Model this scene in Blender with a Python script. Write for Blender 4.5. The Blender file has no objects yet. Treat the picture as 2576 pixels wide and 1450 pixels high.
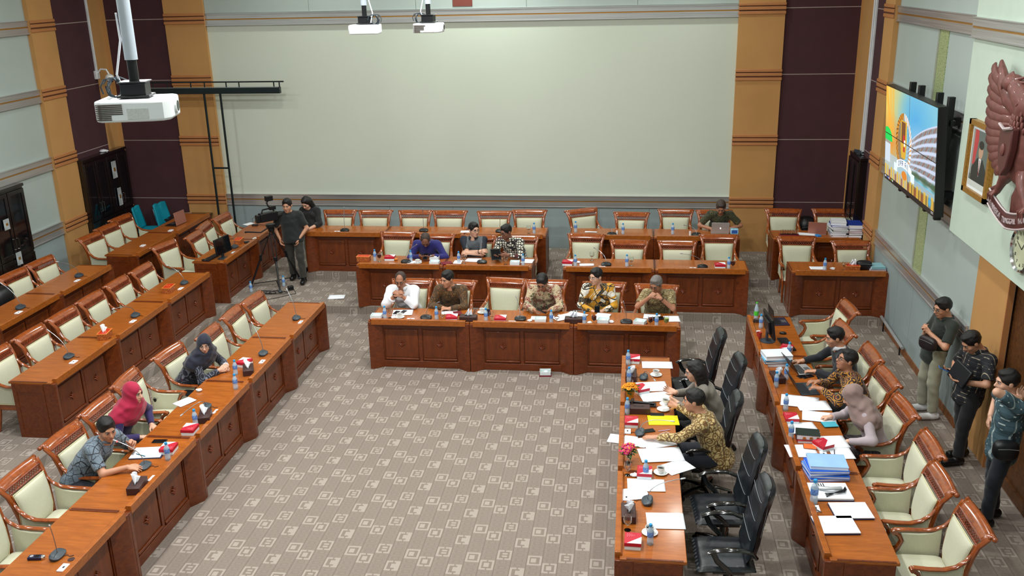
import bpy, bmesh, math, random
import numpy as np
from mathutils import Matrix, Vector

C = bpy.context.scene.collection
SC = bpy.context.scene
PI = math.pi
R = math.radians
random.seed(7)

# ------------------------------------------------------------------ camera
CAM = (0.965, -18.142, 5.467)
YAW, PIT, ROL = -0.1321, -0.3200, -0.0231
F_PX = 2365.0
cp, sp, cy, sy = math.cos(PIT), math.sin(PIT), math.cos(YAW), math.sin(YAW)
fwd = Vector((sy * cp, cy * cp, sp)); rgt = Vector((cy, -sy, 0)); upv = rgt.cross(fwd)
rr = rgt * math.cos(ROL) + upv * math.sin(ROL); uu = -rgt * math.sin(ROL) + upv * math.cos(ROL)
cam_d = bpy.data.cameras.new('camera'); cam = bpy.data.objects.new('camera', cam_d); C.objects.link(cam)
M = Matrix(((rr.x, uu.x, -fwd.x, CAM[0]), (rr.y, uu.y, -fwd.y, CAM[1]), (rr.z, uu.z, -fwd.z, CAM[2]), (0, 0, 0, 1)))
cam.matrix_world = M
cam_d.sensor_width = 36; cam_d.lens = F_PX / 2576 * 36; cam_d.clip_start = 0.05
SC.camera = cam

# ------------------------------------------------------------------ view and world
SC.view_settings.view_transform = 'Standard'
SC.view_settings.look = 'None'
SC.view_settings.gamma = 1
SC.view_settings.use_curve_mapping = False
SC.view_settings.exposure = -0.06
wd = bpy.data.worlds.new('room air'); SC.world = wd; wd.use_nodes = True
wd.node_tree.nodes['Background'].inputs[0].default_value = (0.72, 0.80, 0.80, 1)
wd.node_tree.nodes['Background'].inputs[1].default_value = 0.03

XL, XR, YF, CEIL = -9.51, 5.02, -21.5, 6.9
T1, T2 = 0.135, 0.27

# ------------------------------------------------------------------ ceiling lights of the hall
def area(name, loc, size, power, col=(1, 0.97, 0.92), rot=(0, 0, 0), sizey=None, spread=180):
    d = bpy.data.lights.new(name, 'AREA'); d.energy = power; d.size = size; d.color = col
    d.shape = 'RECTANGLE' if sizey else 'DISK'
    if sizey: d.size_y = sizey
    d.spread = R(spread)
    o = bpy.data.objects.new(name, d); C.objects.link(o); o.location = loc; o.rotation_euler = rot
    return o
LAMPS = []
for gx in (-7.2, -3.9, -0.6, 2.7):
    for gy in (-16.5, -12.8, -9.2, -5.6):
        LAMPS.append((gx, gy))
for i, (gx, gy) in enumerate(LAMPS):
    w = {-7.2: 70, -3.9: 150, -0.6: 165, 2.7: 72}[gx]
    w *= {-16.5: 0.42, -12.8: 0.75, -9.2: 1.10, -5.6: 0.62}[gy]
    area('ceiling_lamp', (gx, gy, CEIL - 0.06), 0.42, w, (0.985, 1.0, 0.985))
for gx, pw in ((-4.95, 40), (-1.75, 130), (2.0, 40)):
    d = area('wall_washer', (gx, -0.95, CEIL - 0.08), 0.22, pw, (0.93, 1.0, 0.93), rot=(R(-14), 0, 0))
area('bulkhead_washer', (3.9, -7.6, CEIL - 0.08), 0.25, 12, (0.86, 1.0, 0.92), rot=(0, R(-8), 0))

# ------------------------------------------------------------------ node helper
class S:
    """a socket with arithmetic"""
    def __init__(s, nt, k): s.nt, s.k = nt, k
    def _m(s, op, b=None, c=None):
        n = s.nt.nodes.new('ShaderNodeMath'); n.operation = op
        for i, v in enumerate((s, b, c)):
            if v is None: continue
            if isinstance(v, S): s.nt.links.new(v.k, n.inputs[i])
            else: n.inputs[i].default_value = v
        return S(s.nt, n.outputs[0])
    def __add__(s, o): return s._m('ADD', o)
    def __sub__(s, o): return s._m('SUBTRACT', o)
    def __mul__(s, o): return s._m('MULTIPLY', o)
    def __truediv__(s, o): return s._m('DIVIDE', o)
    def lt(s, o): return s._m('LESS_THAN', o)
    def gt(s, o): return s._m('GREATER_THAN', o)
    def floor(s): return s._m('FLOOR')
    def fract(s): return s._m('FRACT')
    def abs(s): return s._m('ABSOLUTE')
    def mod(s, o): return s._m('FLOORED_MODULO', o)
    def max(s, o): return s._m('MAXIMUM', o)
    def min(s, o): return s._m('MINIMUM', o)
    def sin(s): return s._m('SINE')
def new_mat(name):
    m = bpy.data.materials.new(name); m.use_nodes = True
    nt = m.node_tree; b = nt.nodes['Principled BSDF']
    return m, nt, b
def srgb(r, g, b):
    f = lambda c: (c / 255 / 12.92) if c / 255 <= 0.04045 else ((c / 255 + 0.055) / 1.055) ** 2.4
    return (f(r), f(g), f(b), 1)
def coords(nt, kind='Object', scale=(1, 1, 1), rot=(0, 0, 0)):
    t = nt.nodes.new('ShaderNodeTexCoord'); mp = nt.nodes.new('ShaderNodeMapping')
    nt.links.new(t.outputs[kind], mp.inputs[0]); mp.inputs['Scale'].default_value = scale; mp.inputs['Rotation'].default_value = rot
    return mp.outputs[0]
def xyz(nt, vec):
    n = nt.nodes.new('ShaderNodeSeparateXYZ'); nt.links.new(vec, n.inputs[0])
    return [S(nt, o) for o in n.outputs]
def noise(nt, vec, scale, detail=3, rough=0.5, dist=0.0):
    n = nt.nodes.new('ShaderNodeTexNoise'); nt.links.new(vec, n.inputs['Vector'])
    n.inputs['Scale'].default_value = scale; n.inputs['Detail'].default_value = detail
    n.inputs['Roughness'].default_value = rough; n.inputs['Distortion'].default_value = dist
    return S(nt, n.outputs[0])
def voro(nt, vec, scale, feature='F1', out=0, rnd=1.0):
    n = nt.nodes.new('ShaderNodeTexVoronoi'); n.feature = feature; nt.links.new(vec, n.inputs['Vector'])
    n.inputs['Scale'].default_value = scale; n.inputs['Randomness'].default_value = rnd
    return S(nt, n.outputs[out])
def ramp(nt, fac, stops, const=False):
    n = nt.nodes.new('ShaderNodeValToRGB'); nt.links.new(fac.k, n.inputs[0])
    if const: n.color_ramp.interpolation = 'CONSTANT'
    e = n.color_ramp.elements
    e[0].position, e[0].color = stops[0]; e[1].position, e[1].color = stops[1]
    for p, c in stops[2:]:
        k = e.new(p); k.color = c
    return n.outputs[0]
def mix(nt, fac, a, b):
    n = nt.nodes.new('ShaderNodeMix'); n.data_type = 'RGBA'
    if isinstance(fac, S): nt.links.new(fac.k, n.inputs[0])
    else: n.inputs[0].default_value = fac
    for i, v in ((6, a), (7, b)):
        if isinstance(v, (tuple, list)): n.inputs[i].default_value = v
        else: nt.links.new(v, n.inputs[i])
    return n.outputs[2]
def bump(nt, b, h, strength=0.2, dist=0.01):
    n = nt.nodes.new('ShaderNodeBump'); n.inputs['Strength'].default_value = strength; n.inputs['Distance'].default_value = dist
    nt.links.new(h.k, n.inputs['Height']); nt.links.new(n.outputs[0], b.inputs['Normal'])
MATS = {}
def plain(name, col, rough=0.5, metal=0.0, var=0.06, nscale=6.0, coat=0.0, emit=0.0, sheen=0.0, trans=0.0, ior=1.45, bmp=0.0, alpha=1.0):
    if name in MATS: return MATS[name]
    m, nt, b = new_mat(name)
    c = srgb(*col)
    v = coords(nt)
    n = noise(nt, v, nscale, 3)
    dk = tuple(x * (1 - var) for x in c[:3]) + (1,); lt = tuple(min(1, x * (1 + var)) for x in c[:3]) + (1,)
    nt.links.new(ramp(nt, n, [(0.3, dk), (0.7, lt)]), b.inputs['Base Color'])
    b.inputs['Roughness'].default_value = rough; b.inputs['Metallic'].default_value = metal
    b.inputs['Coat Weight'].default_value = coat; b.inputs['Coat Roughness'].default_value = 0.08
    b.inputs['Sheen Weight'].default_value = sheen
    b.inputs['Transmission Weight'].default_value = trans; b.inputs['IOR'].default_value = ior
    b.inputs['Alpha'].default_value = alpha
    if emit:
        b.inputs['Emission Color'].default_value = c; b.inputs['Emission Strength'].default_value = emit
    if bmp: bump(nt, b, noise(nt, v, nscale * 25, 2), bmp, 0.004)
    MATS[name] = m
    return m
def wood(name, dark, light, rough=0.28, coat=0.5, scale=(1.2, 9, 9), diamond=False):
    m, nt, b = new_mat(name)
    v = coords(nt, scale=scale)
    n = noise(nt, v, 2.6, 6, 0.6, 0.8)
    col = ramp(nt, n, [(0.28, srgb(*dark)), (0.62, srgb(*light)), (0.8, srgb(*[min(255, c * 1.1) for c in light]))])
    if diamond:
        x, y, z = xyz(nt, coords(nt))
        # quarter-matched veneer: each panel is 0.54 wide, 0.5 high
        a = ((x / 0.54).fract() - 0.5).abs() * 2.0
        c = ((z - 0.36) / 0.5).abs() * 2.0
        q = (a + c).lt(0.86)
        col = mix(nt, q * 0.42, col, srgb(*[min(255, c * 1.22) for c in light]))
    nt.links.new(col, b.inputs['Base Color'])
    b.inputs['Roughness'].default_value = rough; b.inputs['Coat Weight'].default_value = coat; b.inputs['Coat Roughness'].default_value = 0.12
    b.inputs['Specular IOR Level'].default_value = 0.4
    MATS[name] = m
    return m

# ------------------------------------------------------------------ mesh builder
class MB:
    def __init__(s): s.v = []; s.f = []; s.M = Matrix.Identity(4)
    def add(s, vs, fs):
        o = len(s.v); s.v += [tuple(s.M @ Vector(p)) for p in vs]; s.f += [tuple(i + o for i in f) for f in fs]; return s
    def box(s, x0, x1, y0, y1, z0, z1):
        vs = [(x, y, z) for z in (z0, z1) for y in (y0, y1) for x in (x0, x1)]
        return s.add(vs, [(0, 2, 3, 1), (4, 5, 7, 6), (0, 1, 5, 4), (2, 6, 7, 3), (0, 4, 6, 2), (1, 3, 7, 5)])
    def cbox(s, c, d, rz=0, rx=0, ry=0):
        old = s.M; s.M = old @ Matrix.Translation(c) @ Matrix.Rotation(rz, 4, 'Z') @ Matrix.Rotation(ry, 4, 'Y') @ Matrix.Rotation(rx, 4, 'X')
        s.box(-d[0] / 2, d[0] / 2, -d[1] / 2, d[1] / 2, -d[2] / 2, d[2] / 2); s.M = old; return s
    def prism(s, poly, a0, a1, axis='Z', top=None):
        """polygon extruded along an axis; top = another polygon of same length"""
        n = len(poly); top = top or poly
        def P(p, h): return {'Z': (p[0], p[1], h), 'Y': (p[0], h, p[1]), 'X': (h, p[0], p[1])}[axis]
        vs = [P(p, a0) for p in poly] + [P(p, a1) for p in top]
        fs = [tuple(range(n))[::-1], tuple(range(n, 2 * n))] + [(i, (i + 1) % n, n + (i + 1) % n, n + i) for i in range(n)]
        if axis == 'Y': fs = [f[::-1] for f in fs]
        return s.add(vs, fs)
    def sweep(s, pts, ra, rb=None, n=8, up=(0, 0, 1), sq=0.0, closed=False):
        """tube along pts; ra across, rb along up; lists allowed; sq squares the section"""
        pts = [Vector(p) for p in pts]; N = len(pts)
        ra = list(ra) if isinstance(ra, (list, tuple)) else [ra] * N
        rb = ra if rb is None else (list(rb) if isinstance(rb, (list, tuple)) else [rb] * N)
        up = Vector(up); vs = []; fs = []
        for i, p in enumerate(pts):
            t = (pts[(i + 1) % N] - pts[i - 1]) if closed else (pts[min(i + 1, N - 1)] - pts[max(i - 1, 0)])
            t.normalize(); a = t.cross(up)
            if a.length < 1e-4: a = t.cross(Vector((1, 0.01, 0)))
            a.normalize(); b = a.cross(t)
            for k in range(n):
                th = 2 * PI * (k + 0.5) / n; c, d = math.cos(th), math.sin(th)
                if sq:
                    m_ = max(abs(c), abs(d)); c, d = c * (1 - sq) + c / m_ * sq, d * (1 - sq) + d / m_ * sq
                vs.append(p + a * c * ra[i] + b * d * rb[i])
        for i in range(N if closed else N - 1):
            j = (i + 1) % N
            for k in range(n): fs.append((i * n + k, i * n + (k + 1) % n, j * n + (k + 1) % n, j * n + k))
        if not closed: fs += [tuple(range(n))[::-1], tuple((N - 1) * n + k for k in range(n))]
        return s.add([tuple(p) for p in vs], fs)
    def lathe(s, prof, n=16, c=(0, 0, 0), cap=True):
        vs = []; fs = []
        for r, z in prof:
            for k in range(n): vs.append((c[0] + r * math.cos(2 * PI * k / n), c[1] + r * math.sin(2 * PI * k / n), c[2] + z))
        for i in range(len(prof) - 1):
            for k in range(n): fs.append((i * n + k, i * n + (k + 1) % n, (i + 1) * n + (k + 1) % n, (i + 1) * n + k))
        if cap: fs += [tuple(range(n))[::-1], tuple((len(prof) - 1) * n + k for k in range(n))]
        return s.add(vs, fs)
    def ball(s, c, r, n=12, m=8):
        r = (r, r, r) if isinstance(r, (int, float)) else r
        prof = [(math.sin(PI * i / m) , -math.cos(PI * i / m)) for i in range(m + 1)]
        vs = []; fs = []
        for a, z in prof:
            for k in range(n): vs.append((c[0] + r[0] * a * math.cos(2 * PI * k / n), c[1] + r[1] * a * math.sin(2 * PI * k / n), c[2] + r[2] * z))
        for i in range(m):
            for k in range(n): fs.append((i * n + k, i * n + (k + 1) % n, (i + 1) * n + (k + 1) % n, (i + 1) * n + k))
        return s.add(vs, fs)
    def grid(s, fn, nu, nv):
        vs = [fn(i / nu, j / nv) for j in range(nv + 1) for i in range(nu + 1)]
        fs = [(j * (nu + 1) + i, j * (nu + 1) + i + 1, (j + 1) * (nu + 1) + i + 1, (j + 1) * (nu + 1) + i) for j in range(nv) for i in range(nu)]
        return s.add(vs, fs)
    def mesh(s, name, m, smooth=True, angle=38):
        me = bpy.data.meshes.new(name); me.from_pydata(s.v, [], s.f); me.validate()
        bm = bmesh.new(); bm.from_mesh(me); bmesh.ops.remove_doubles(bm, verts=bm.verts, dist=1e-6)
        bmesh.ops.recalc_face_normals(bm, faces=bm.faces); bm.to_mesh(me); bm.free()
        if smooth:
            me.shade_smooth(); me.set_sharp_from_angle(angle=R(angle))
        if m: me.materials.append(m)
        return me
    def build(s, name, m, parent=None, bevel=0, seg=2, solid=0, **kw):
        o = bpy.data.objects.new(name, s.mesh(name, m, **kw)); C.objects.link(o)
        if parent: o.parent = parent
        if solid:
            md = o.modifiers.new('solid', 'SOLIDIFY'); md.thickness = solid; md.offset = 0
        if bevel:
            md = o.modifiers.new('bevel', 'BEVEL'); md.width = bevel; md.segments = seg; md.limit_method = 'ANGLE'; md.angle_limit = R(40)
        return o

def thing(name, label, cat, loc=(0, 0, 0), rz=0, group=None):
    o = bpy.data.objects.new(name, None); C.objects.link(o); o.empty_display_size = 0.1
    o.location = loc; o.rotation_euler = (0, 0, rz); o['label'] = label; o['category'] = cat
    if group: o['group'] = group
    return o
def tag(o, label, cat, group=None, loc=None, rz=None):
    o['label'] = label; o['category'] = cat
    if group: o['group'] = group
    if loc is not None: o.location = loc
    if rz is not None: o.rotation_euler = (0, 0, rz)
    return o
def struct(o):
    o['kind'] = 'structure'; return o
def dup(root, loc, rz, label, group=None):
    r = root.copy(); C.objects.link(r); r.location = loc; r.rotation_euler = (0, 0, rz); r['label'] = label
    if group: r['group'] = group
    for ch in list(root.children):
        c = ch.copy(); C.objects.link(c); c.parent = r
        for g in list(ch.children):
            d = g.copy(); C.objects.link(d); d.parent = c
    return r
PROTO = {}
def place(key, maker, loc, rz, label, group=None):
    """the first call uses the built thing itself, later ones copy it"""
    if key not in PROTO:
        o = maker(); PROTO[key] = o
        o.location = loc; o.rotation_euler = (0, 0, rz); o['label'] = label
        if group: o['group'] = group
        return o
    return dup(PROTO[key], loc, rz, label, group)

# ------------------------------------------------------------------ materials of the room
def carpet():
    m, nt, b = new_mat('patterned carpet')
    v = coords(nt); X, Y, Z = xyz(nt, v)
    u = X / 0.1535; i = u.floor(); a = (u.fract() - 0.5) * 0.1535; j = i.mod(4.0)
    # phase of the motif column by column
    off = j.lt(0.5) * -8.73 + (j.gt(0.5) * j.lt(1.5)) * -8.845 + (j.gt(1.5) * j.lt(2.5)) * -8.665 + j.gt(2.5) * -8.945
    d = ((Y - Z - off) / 0.5055 + 0.5).fract() * 0.5055 - 0.25275
    aa, dd = a.abs(), d.abs()
    inm = dd.lt(0.08) * aa.lt(0.0705)
    box = (aa / 0.0705).max(dd / 0.08)
    shift = (j - 1.5) * 0.007
    ring = box.gt(0.70) * (aa.gt(0.007) + j.lt(0.5)).min(1.0)
    blk = (a - shift).abs().lt(0.026) * (dd.lt(0.034) - (j.gt(1.5) * j.lt(2.5)) * dd.lt(0.008)).max(0.0)
    solid = (j.gt(2.5)) * a.gt(0.026) * dd.lt(0.08)
    motif = (ring + blk + solid).min(1.0) * inm
    # hatched squares between the motifs
    e = (dd - 0.08) / 0.0864; el = (e.fract() - 0.5).abs() * 2.0; al = aa / 0.0705
    sq = el.max(al)
    hz = (sq.gt(0.62) + sq.lt(0.33)).min(1.0)
    line = (X / 0.0118).fract().lt(0.5) * (Y / 0.0085).fract().lt(0.72)
    hatch = hz * line * dd.gt(0.08) * aa.lt(0.069)
    nz = noise(nt, v, 900, 1); big = noise(nt, v, 0.7, 3)
    base = mix(nt, big, srgb(128, 116, 107), srgb(138, 126, 117))
    c1 = mix(nt, hatch * 0.75, base, srgb(154, 145, 134))
    c2 = mix(nt, motif * 0.95, c1, srgb(170, 160, 150))
    c3 = mix(nt, nz * 0.25, c2, srgb(118, 108, 100))
    gap = aa.gt(0.0725) + (el.gt(0.95) * dd.gt(0.08))
    c4 = mix(nt, gap.min(1.0) * 0.35, c3, srgb(96, 86, 80))
    nt.links.new(c4, b.inputs['Base Color']); b.inputs['Roughness'].default_value = 0.95
    b.inputs['Specular IOR Level'].default_value = 0.1
    bump(nt, b, nz, 0.25, 0.004)
    return m
M_CARPET = carpet()
M_WALL = plain('screen wall paint', (206, 214, 200), 0.75, var=0.02, nscale=0.6)
M_PANEL = plain('pale grey laminate', (172, 184, 180), 0.55, var=0.03, nscale=1.2)
M_DADO = plain('blue grey laminate', (152, 166, 168), 0.5, var=0.05, nscale=1.5)
M_ORANGE = plain('tan wall fabric', (190, 142, 86), 0.85, var=0.05, nscale=2, bmp=0.1)
M_MAROON = plain('aubergine wall fabric', (72, 42, 48), 0.9, var=0.08, nscale=3, bmp=0.15)
M_GROOVE = plain('pale groove trim', (170, 155, 150), 0.6)
M_OMOLD = plain('tan moulding', (180, 120, 72), 0.6, var=0.04)
M_DGAP = plain('dark seam', (92, 56, 34), 0.8)
M_CEIL = plain('ceiling paint', (225, 226, 220), 0.9)
def steel():
    m, nt, b = new_mat('brushed steel band')
    v = coords(nt, scale=(0.25, 0.25, 30)); n = noise(nt, v, 3, 2)
    nt.links.new(ramp(nt, n, [(0.3, srgb(172, 170, 170)), (0.7, srgb(204, 203, 203))]), b.inputs['Base Color'])
    b.inputs['Metallic'].default_value = 0.6; b.inputs['Roughness'].default_value = 0.28
    return m
M_STEEL = steel()
M_GOLD = plain('gold inlay strip', (178, 128, 60), 0.35, metal=0.6)

GZ = [1.25, 2.452, 3.652, 4.826]        # heights of the moulding lines
def wallbox(name, x0, x1, y0, y1, z0, z1, m, bevel=0):
    return struct(MB().box(x0, x1, y0, y1, z0, z1).build(name, m, bevel=bevel))
# floor and the two carpeted tiers
struct(MB().box(XL, XR + 0.14, YF, 0.0, -0.1, 0.0).build('floor', M_CARPET, smooth=False))
t1 = MB(); t1.prism([(XL, YF), (-5.97, YF), (-5.97, -3.36), (XR, -3.36), (XR, 0), (XL, 0)], 0.0, T1)
struct(t1.build('floor_tier', M_CARPET, smooth=False))
struct(MB().box(-5.08, XR, -1.87, 0, T1, T2).build('floor_upper_tier', M_CARPET, smooth=False))
struct(MB().box(XL, -7.53, YF, 0, T1, T2).build('floor_left_upper_tier', M_CARPET, smooth=False))
struct(MB().box(XL - 0.2, XR + 1.6, YF, 0.2, CEIL, CEIL + 0.1).build('ceiling', M_CEIL))
struct(MB().box(XL - 0.2, XR + 1.6, YF - 0.1, YF, -0.1, CEIL).build('wall_front', M_PANEL))
struct(MB().box(XL - 0.12, XL, YF, 0.12, -0.1, CEIL).build('wall_left', M_PANEL))
struct(MB().box(XL - 0.12, XR + 0.12, 0.0, 0.12, -0.1, CEIL).build('wall_back', M_WALL))
rw = MB().box(XR, XR + 0.12, -6.98, 0.12, -0.1, CEIL).box(XR, XR + 0.12, YF, -10.6, -0.1, CEIL).box(XR, XR + 0.12, -10.6, -6.98, 2.4, CEIL)
struct(rw.build('wall_right', M_PANEL))

def band(name, axis, at, a0, a1, zc, out):
    """steel band with a gold line; axis 'y' = on the back wall (at = y), 'x' = on a side wall"""
    b = MB(); g = MB(); lo, hi = zc - 0.105, zc + 0.10
    s_ = -1 if out < 0 else 1
    for m_, d0, d1, z0, z1 in ((b, 0, 0.035, lo, zc - 0.012), (b, 0, 0.035, zc + 0.012, hi), (g, 0, 0.028, zc - 0.012, zc + 0.012), (b, 0, 0.05, lo - 0.015, lo), (b, 0, 0.05, hi, hi + 0.012)):
        p, q = sorted((at, at + s_ * d1))
        if axis == 'y': m_.box(a0, a1, p, q, z0, z1)
        else: m_.box(p, q, a0, a1, z0, z1)
    o = struct(b.build(name, M_STEEL)); g.build('gold_inlay', M_GOLD, o)
def column(name, axis, at, a0, a1, out, depth=0.08, z0=0.0):
    """tan pilaster with three moulded ribs at each line height"""
    s_ = -1 if out < 0 else 1
    def bx(m_, d0, d1, z0, z1, e=0):
        p, q = sorted((at + s_ * d0, at + s_ * d1))
        if axis == 'y': m_.box(a0 - e, a1 + e, p, q, z0, z1)
        else: m_.box(p, q, a0 - e, a1 + e, z0, z1)
    b = MB(); bx(b, 0, depth, z0, CEIL)
    o = struct(b.build(name, M_ORANGE))
    ribs = MB(); gaps = MB()
    for g in GZ:
        for dz, h in ((0.075, 0.03), (0.005, 0.036), (-0.075, 0.036)):
            bx(ribs, depth, depth + 0.022, g + dz - h / 2 - 0.01, g + dz + h / 2 + 0.01, 0.012)
        for dz in (0.045, -0.035): bx(gaps, depth, depth + 0.004, g + dz - 0.012, g + dz + 0.012, 0.002)
    ribs.build('moulding', M_OMOLD, o, bevel=0.008); gaps.build('shadow_gap', M_DGAP, o)
    return o
def maroon(name, axis, at, a0, a1, out):
    s_ = -1 if out < 0 else 1; b = MB(); g = MB()
    zs = [0] + GZ + [CEIL]
    for k in range(5):
        p, q = sorted((at, at + s_ * 0.03))
        z0, z1 = zs[k] + (0.008 if k else 0), zs[k + 1] - (0.008 if k < 4 else 0)
        if axis == 'y': b.box(a0, a1, p, q, z0, z1)
        else: b.box(p, q, a0, a1, z0, z1)
    p, q = sorted((at, at + s_ * 0.026))
    for z in GZ:
        if axis == 'y': g.box(a0, a1, p, q, z - 0.008, z + 0.008)
        else: g.box(p, q, a0, a1, z - 0.008, z + 0.008)
    o = struct(b.build(name, M_MAROON)); g.build('groove_trim', M_GROOVE, o)
# back wall, left to right
wallbox('trim_1', XL, -9.40, -0.05, 0, 0, CEIL, M_ORANGE)
maroon('trim_2', 'y', 0, -9.40, -8.156, -1)
column('trim_3', 'y', 0, -8.156, -7.34, -1)
band('trim_4', 'y', 0, -7.34, 2.82, 1.235, -1)
band('trim_5', 'y', 0, -7.34, 2.82, 4.80, -1)
column('trim_6', 'y', 0, 2.82, 3.635, -1)
maroon('trim_7', 'y', 0, 3.635, 4.95, -1)
wallbox('trim_8', 4.95, XR, -0.05, 0, 0, CEIL, M_ORANGE)
# joints of the laminate panels, upper and lower
for nm, z0, z1, m_, xs in (('trim_9', T1, 1.10, M_DADO, [-7.34, -5.4, -3.9, -2.6, -1.15, 0.32, 1.3, 2.82]), ('trim_10', 4.92, CEIL, M_PANEL, [-7.34, -5.24, -3.15, -1.05, 1.0, 2.82])):
    b = MB()
    for k in range(len(xs) - 1): b.box(xs[k] + 0.004, xs[k + 1] - 0.004, -0.018, 0, z0, z1)
    struct(b.build(nm, m_))
# left wall
wallbox('trim_11', XL, XL + 0.03, -0.50, 0, 0, CEIL, M_ORANGE)
maroon('trim_12', 'x', XL, -1.73, -0.50, 1)
column('trim_13', 'x', XL, -2.43, -1.73, 1)
for k, g in enumerate(GZ): band('trim_%d' % (14 + k), 'x', XL, YF, -2.43, g - 0.01, 1)
b = MB(); ys = [-2.43, -4.9, -7.4, -9.9, -12.4, -14.9, -17.4, YF]
for k in range(7): b.box(XL, XL + 0.015, ys[k + 1] + 0.004, ys[k] - 0.004, T1, 1.12)
struct(b.build('trim_18', M_DADO))
# right wall
wallbox('trim_19', XR - 0.03, XR, -0.95, 0, 0, CEIL, M_ORANGE)
maroon('trim_20', 'x', XR, -1.78, -0.95, -1)
column('trim_21', 'x', XR, -2.375, -1.78, -1)
for k, (g, y0) in enumerate(((1.235, -6.95), (2.44, -6.22), (3.64, -6.22), (4.80, -6.22))):
    band('trim_%d' % (22 + k), 'x', XR, y0, -2.375, g, -1)
b = MB(); ys = [-2.375, -3.9, -4.7, -5.5, -6.98]
for k in range(4): b.box(XR - 0.015, XR, ys[k + 1] + 0.004, ys[k] - 0.004, 0.1, 1.12)
struct(b.build('trim_26', M_DADO))
wallbox('baseboard_right', XR - 0.03, XR, -6.98, -2.375, 0.0, 0.10, wood('skirting wood', (96, 56, 26), (150, 92, 48), 0.5, 0.1))
# strip of speckled glass between the bands
def glassstrip():
    m, nt, b = new_mat('speckled green glass'); v = coords(nt)
    n = voro(nt, v, 60); nt.links.new(ramp(nt, n, [(0.25, srgb(120, 134, 96)), (0.45, srgb(166, 180, 132))]), b.inputs['Base Color'])
    b.inputs['Roughness'].default_value = 0.25; return m
MG = glassstrip()
b = MB()
for z0, z1 in ((1.345, 2.33), (2.55, 3.53), (3.75, 4.69)): b.box(XR - 0.012, XR, -4.9, -4.55, z0, z1)
wallg = struct(b.build('trim_27', MG))
b = MB()
for z0, z1 in ((1.345, 2.33), (2.55, 3.53), (3.75, 4.69)): b.box(XR - 0.02, XR, -4.55, -4.49, z0, z1)
struct(b.build('trim_28', plain('strip frame', (150, 156, 138), 0.5)))
# bulkhead above the doorway
M_BULK = plain('bulkhead paint', (192, 208, 194), 0.8, var=0.02)
wallbox('trim_29', 4.88, XR, YF, -6.25, 2.36, CEIL, M_BULK)
band('trim_30', 'x', 4.88, YF, -6.25, 4.80, -1)
b = MB().box(XR - 0.005, XR + 0.05, -7.95, -6.98, 0.0, 2.36)
door = struct(b.build('door_1', M_ORANGE, bevel=0.004))
MB().box(XR - 0.015, XR + 0.05, -7.965, -7.945, 0, 2.36).build('door_stile', M_OMOLD, door)
DW = wood('dark doorway timber', (60, 34, 16), (96, 58, 26), 0.5, 0.1)
b = MB().box(XR + 0.08, XR + 0.14, -10.6, -7.9, 0, 2.4)
struct(b.build('wall_recess', DW))
b = MB().box(XR + 0.05, XR + 0.08, -10.6, -7.97, 1.02, 1.12).box(XR + 0.05, XR + 0.08, -10.6, -7.97, 0.0, 0.12)
struct(b.build('trim_31', DW))
# white cable ducts in the corners
M_DUCT = plain('white plastic duct', (224, 228, 232), 0.4)
b = MB().box(4.95, 4.99, -0.99, -0.93, 2.36, CEIL).box(4.955, 4.99, -1.10, -1.05, 2.36, CEIL)
tag(b.build('cable_duct', M_DUCT, bevel=0.005), 'pair of white cable ducts running down the right rear corner to the dark cabinet', 'cable duct')
b = MB().box(XL + 0.03, XL + 0.07, -0.56, -0.52, 3.86, CEIL)
tag(b.build('cable_duct', M_DUCT, bevel=0.005), 'white cable duct running down the left rear corner to the dome camera', 'cable duct')
# balcony parapet from which the hall is seen
struct(MB().box(XL, XR, -16.62, -16.30, 2.9, 3.94).box(XL, XR, YF, -16.30, 2.7, 2.9).build('wall_balcony', M_PANEL))
# ceiling fixtures
def lamp_fix():
    t = thing('downlight', 'round white ceiling downlight', 'ceiling light')
    MB().lathe([(0.21, 0), (0.25, 0), (0.25, 0.05), (0.21, 0.05), (0.21, 0)], 24, cap=False).build('rim', M_CEIL, t)
    MB().lathe([(0.0001, 0.045), (0.205, 0.045), (0.205, 0.05), (0.0001, 0.05)], 24).build('diffuser', plain('lit diffuser', (255, 250, 240), 0.5, emit=3), t)
    return t
for k, (gx, gy) in enumerate(LAMPS):
    place('downlight', lamp_fix, (gx, gy, CEIL - 0.055), 0, 'round white ceiling downlight, %s column from the left wall, %s row from the balcony' % (('first', 'second', 'third', 'fourth')[k // 4], ('first', 'second', 'third', 'fourth')[k % 4]), 'ceiling downlights')

# ------------------------------------------------------------------ desks
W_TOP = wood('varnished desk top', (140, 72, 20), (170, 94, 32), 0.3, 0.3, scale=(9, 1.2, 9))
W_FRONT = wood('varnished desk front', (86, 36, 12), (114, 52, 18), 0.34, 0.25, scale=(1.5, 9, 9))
W_VEN = wood('quartered veneer', (84, 36, 12), (112, 52, 18), 0.36, 0.2, scale=(6, 6, 1.6), diamond=True)
W_CHAIR = wood('glossy chair wood', (116, 52, 18), (156, 78, 30), 0.16, 0.9, scale=(5, 5, 3))
W_DARKC = wood('shaded lattice wood', (92, 36, 18), (130, 58, 28), 0.3, 0.5, scale=(5, 5, 3))

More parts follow.
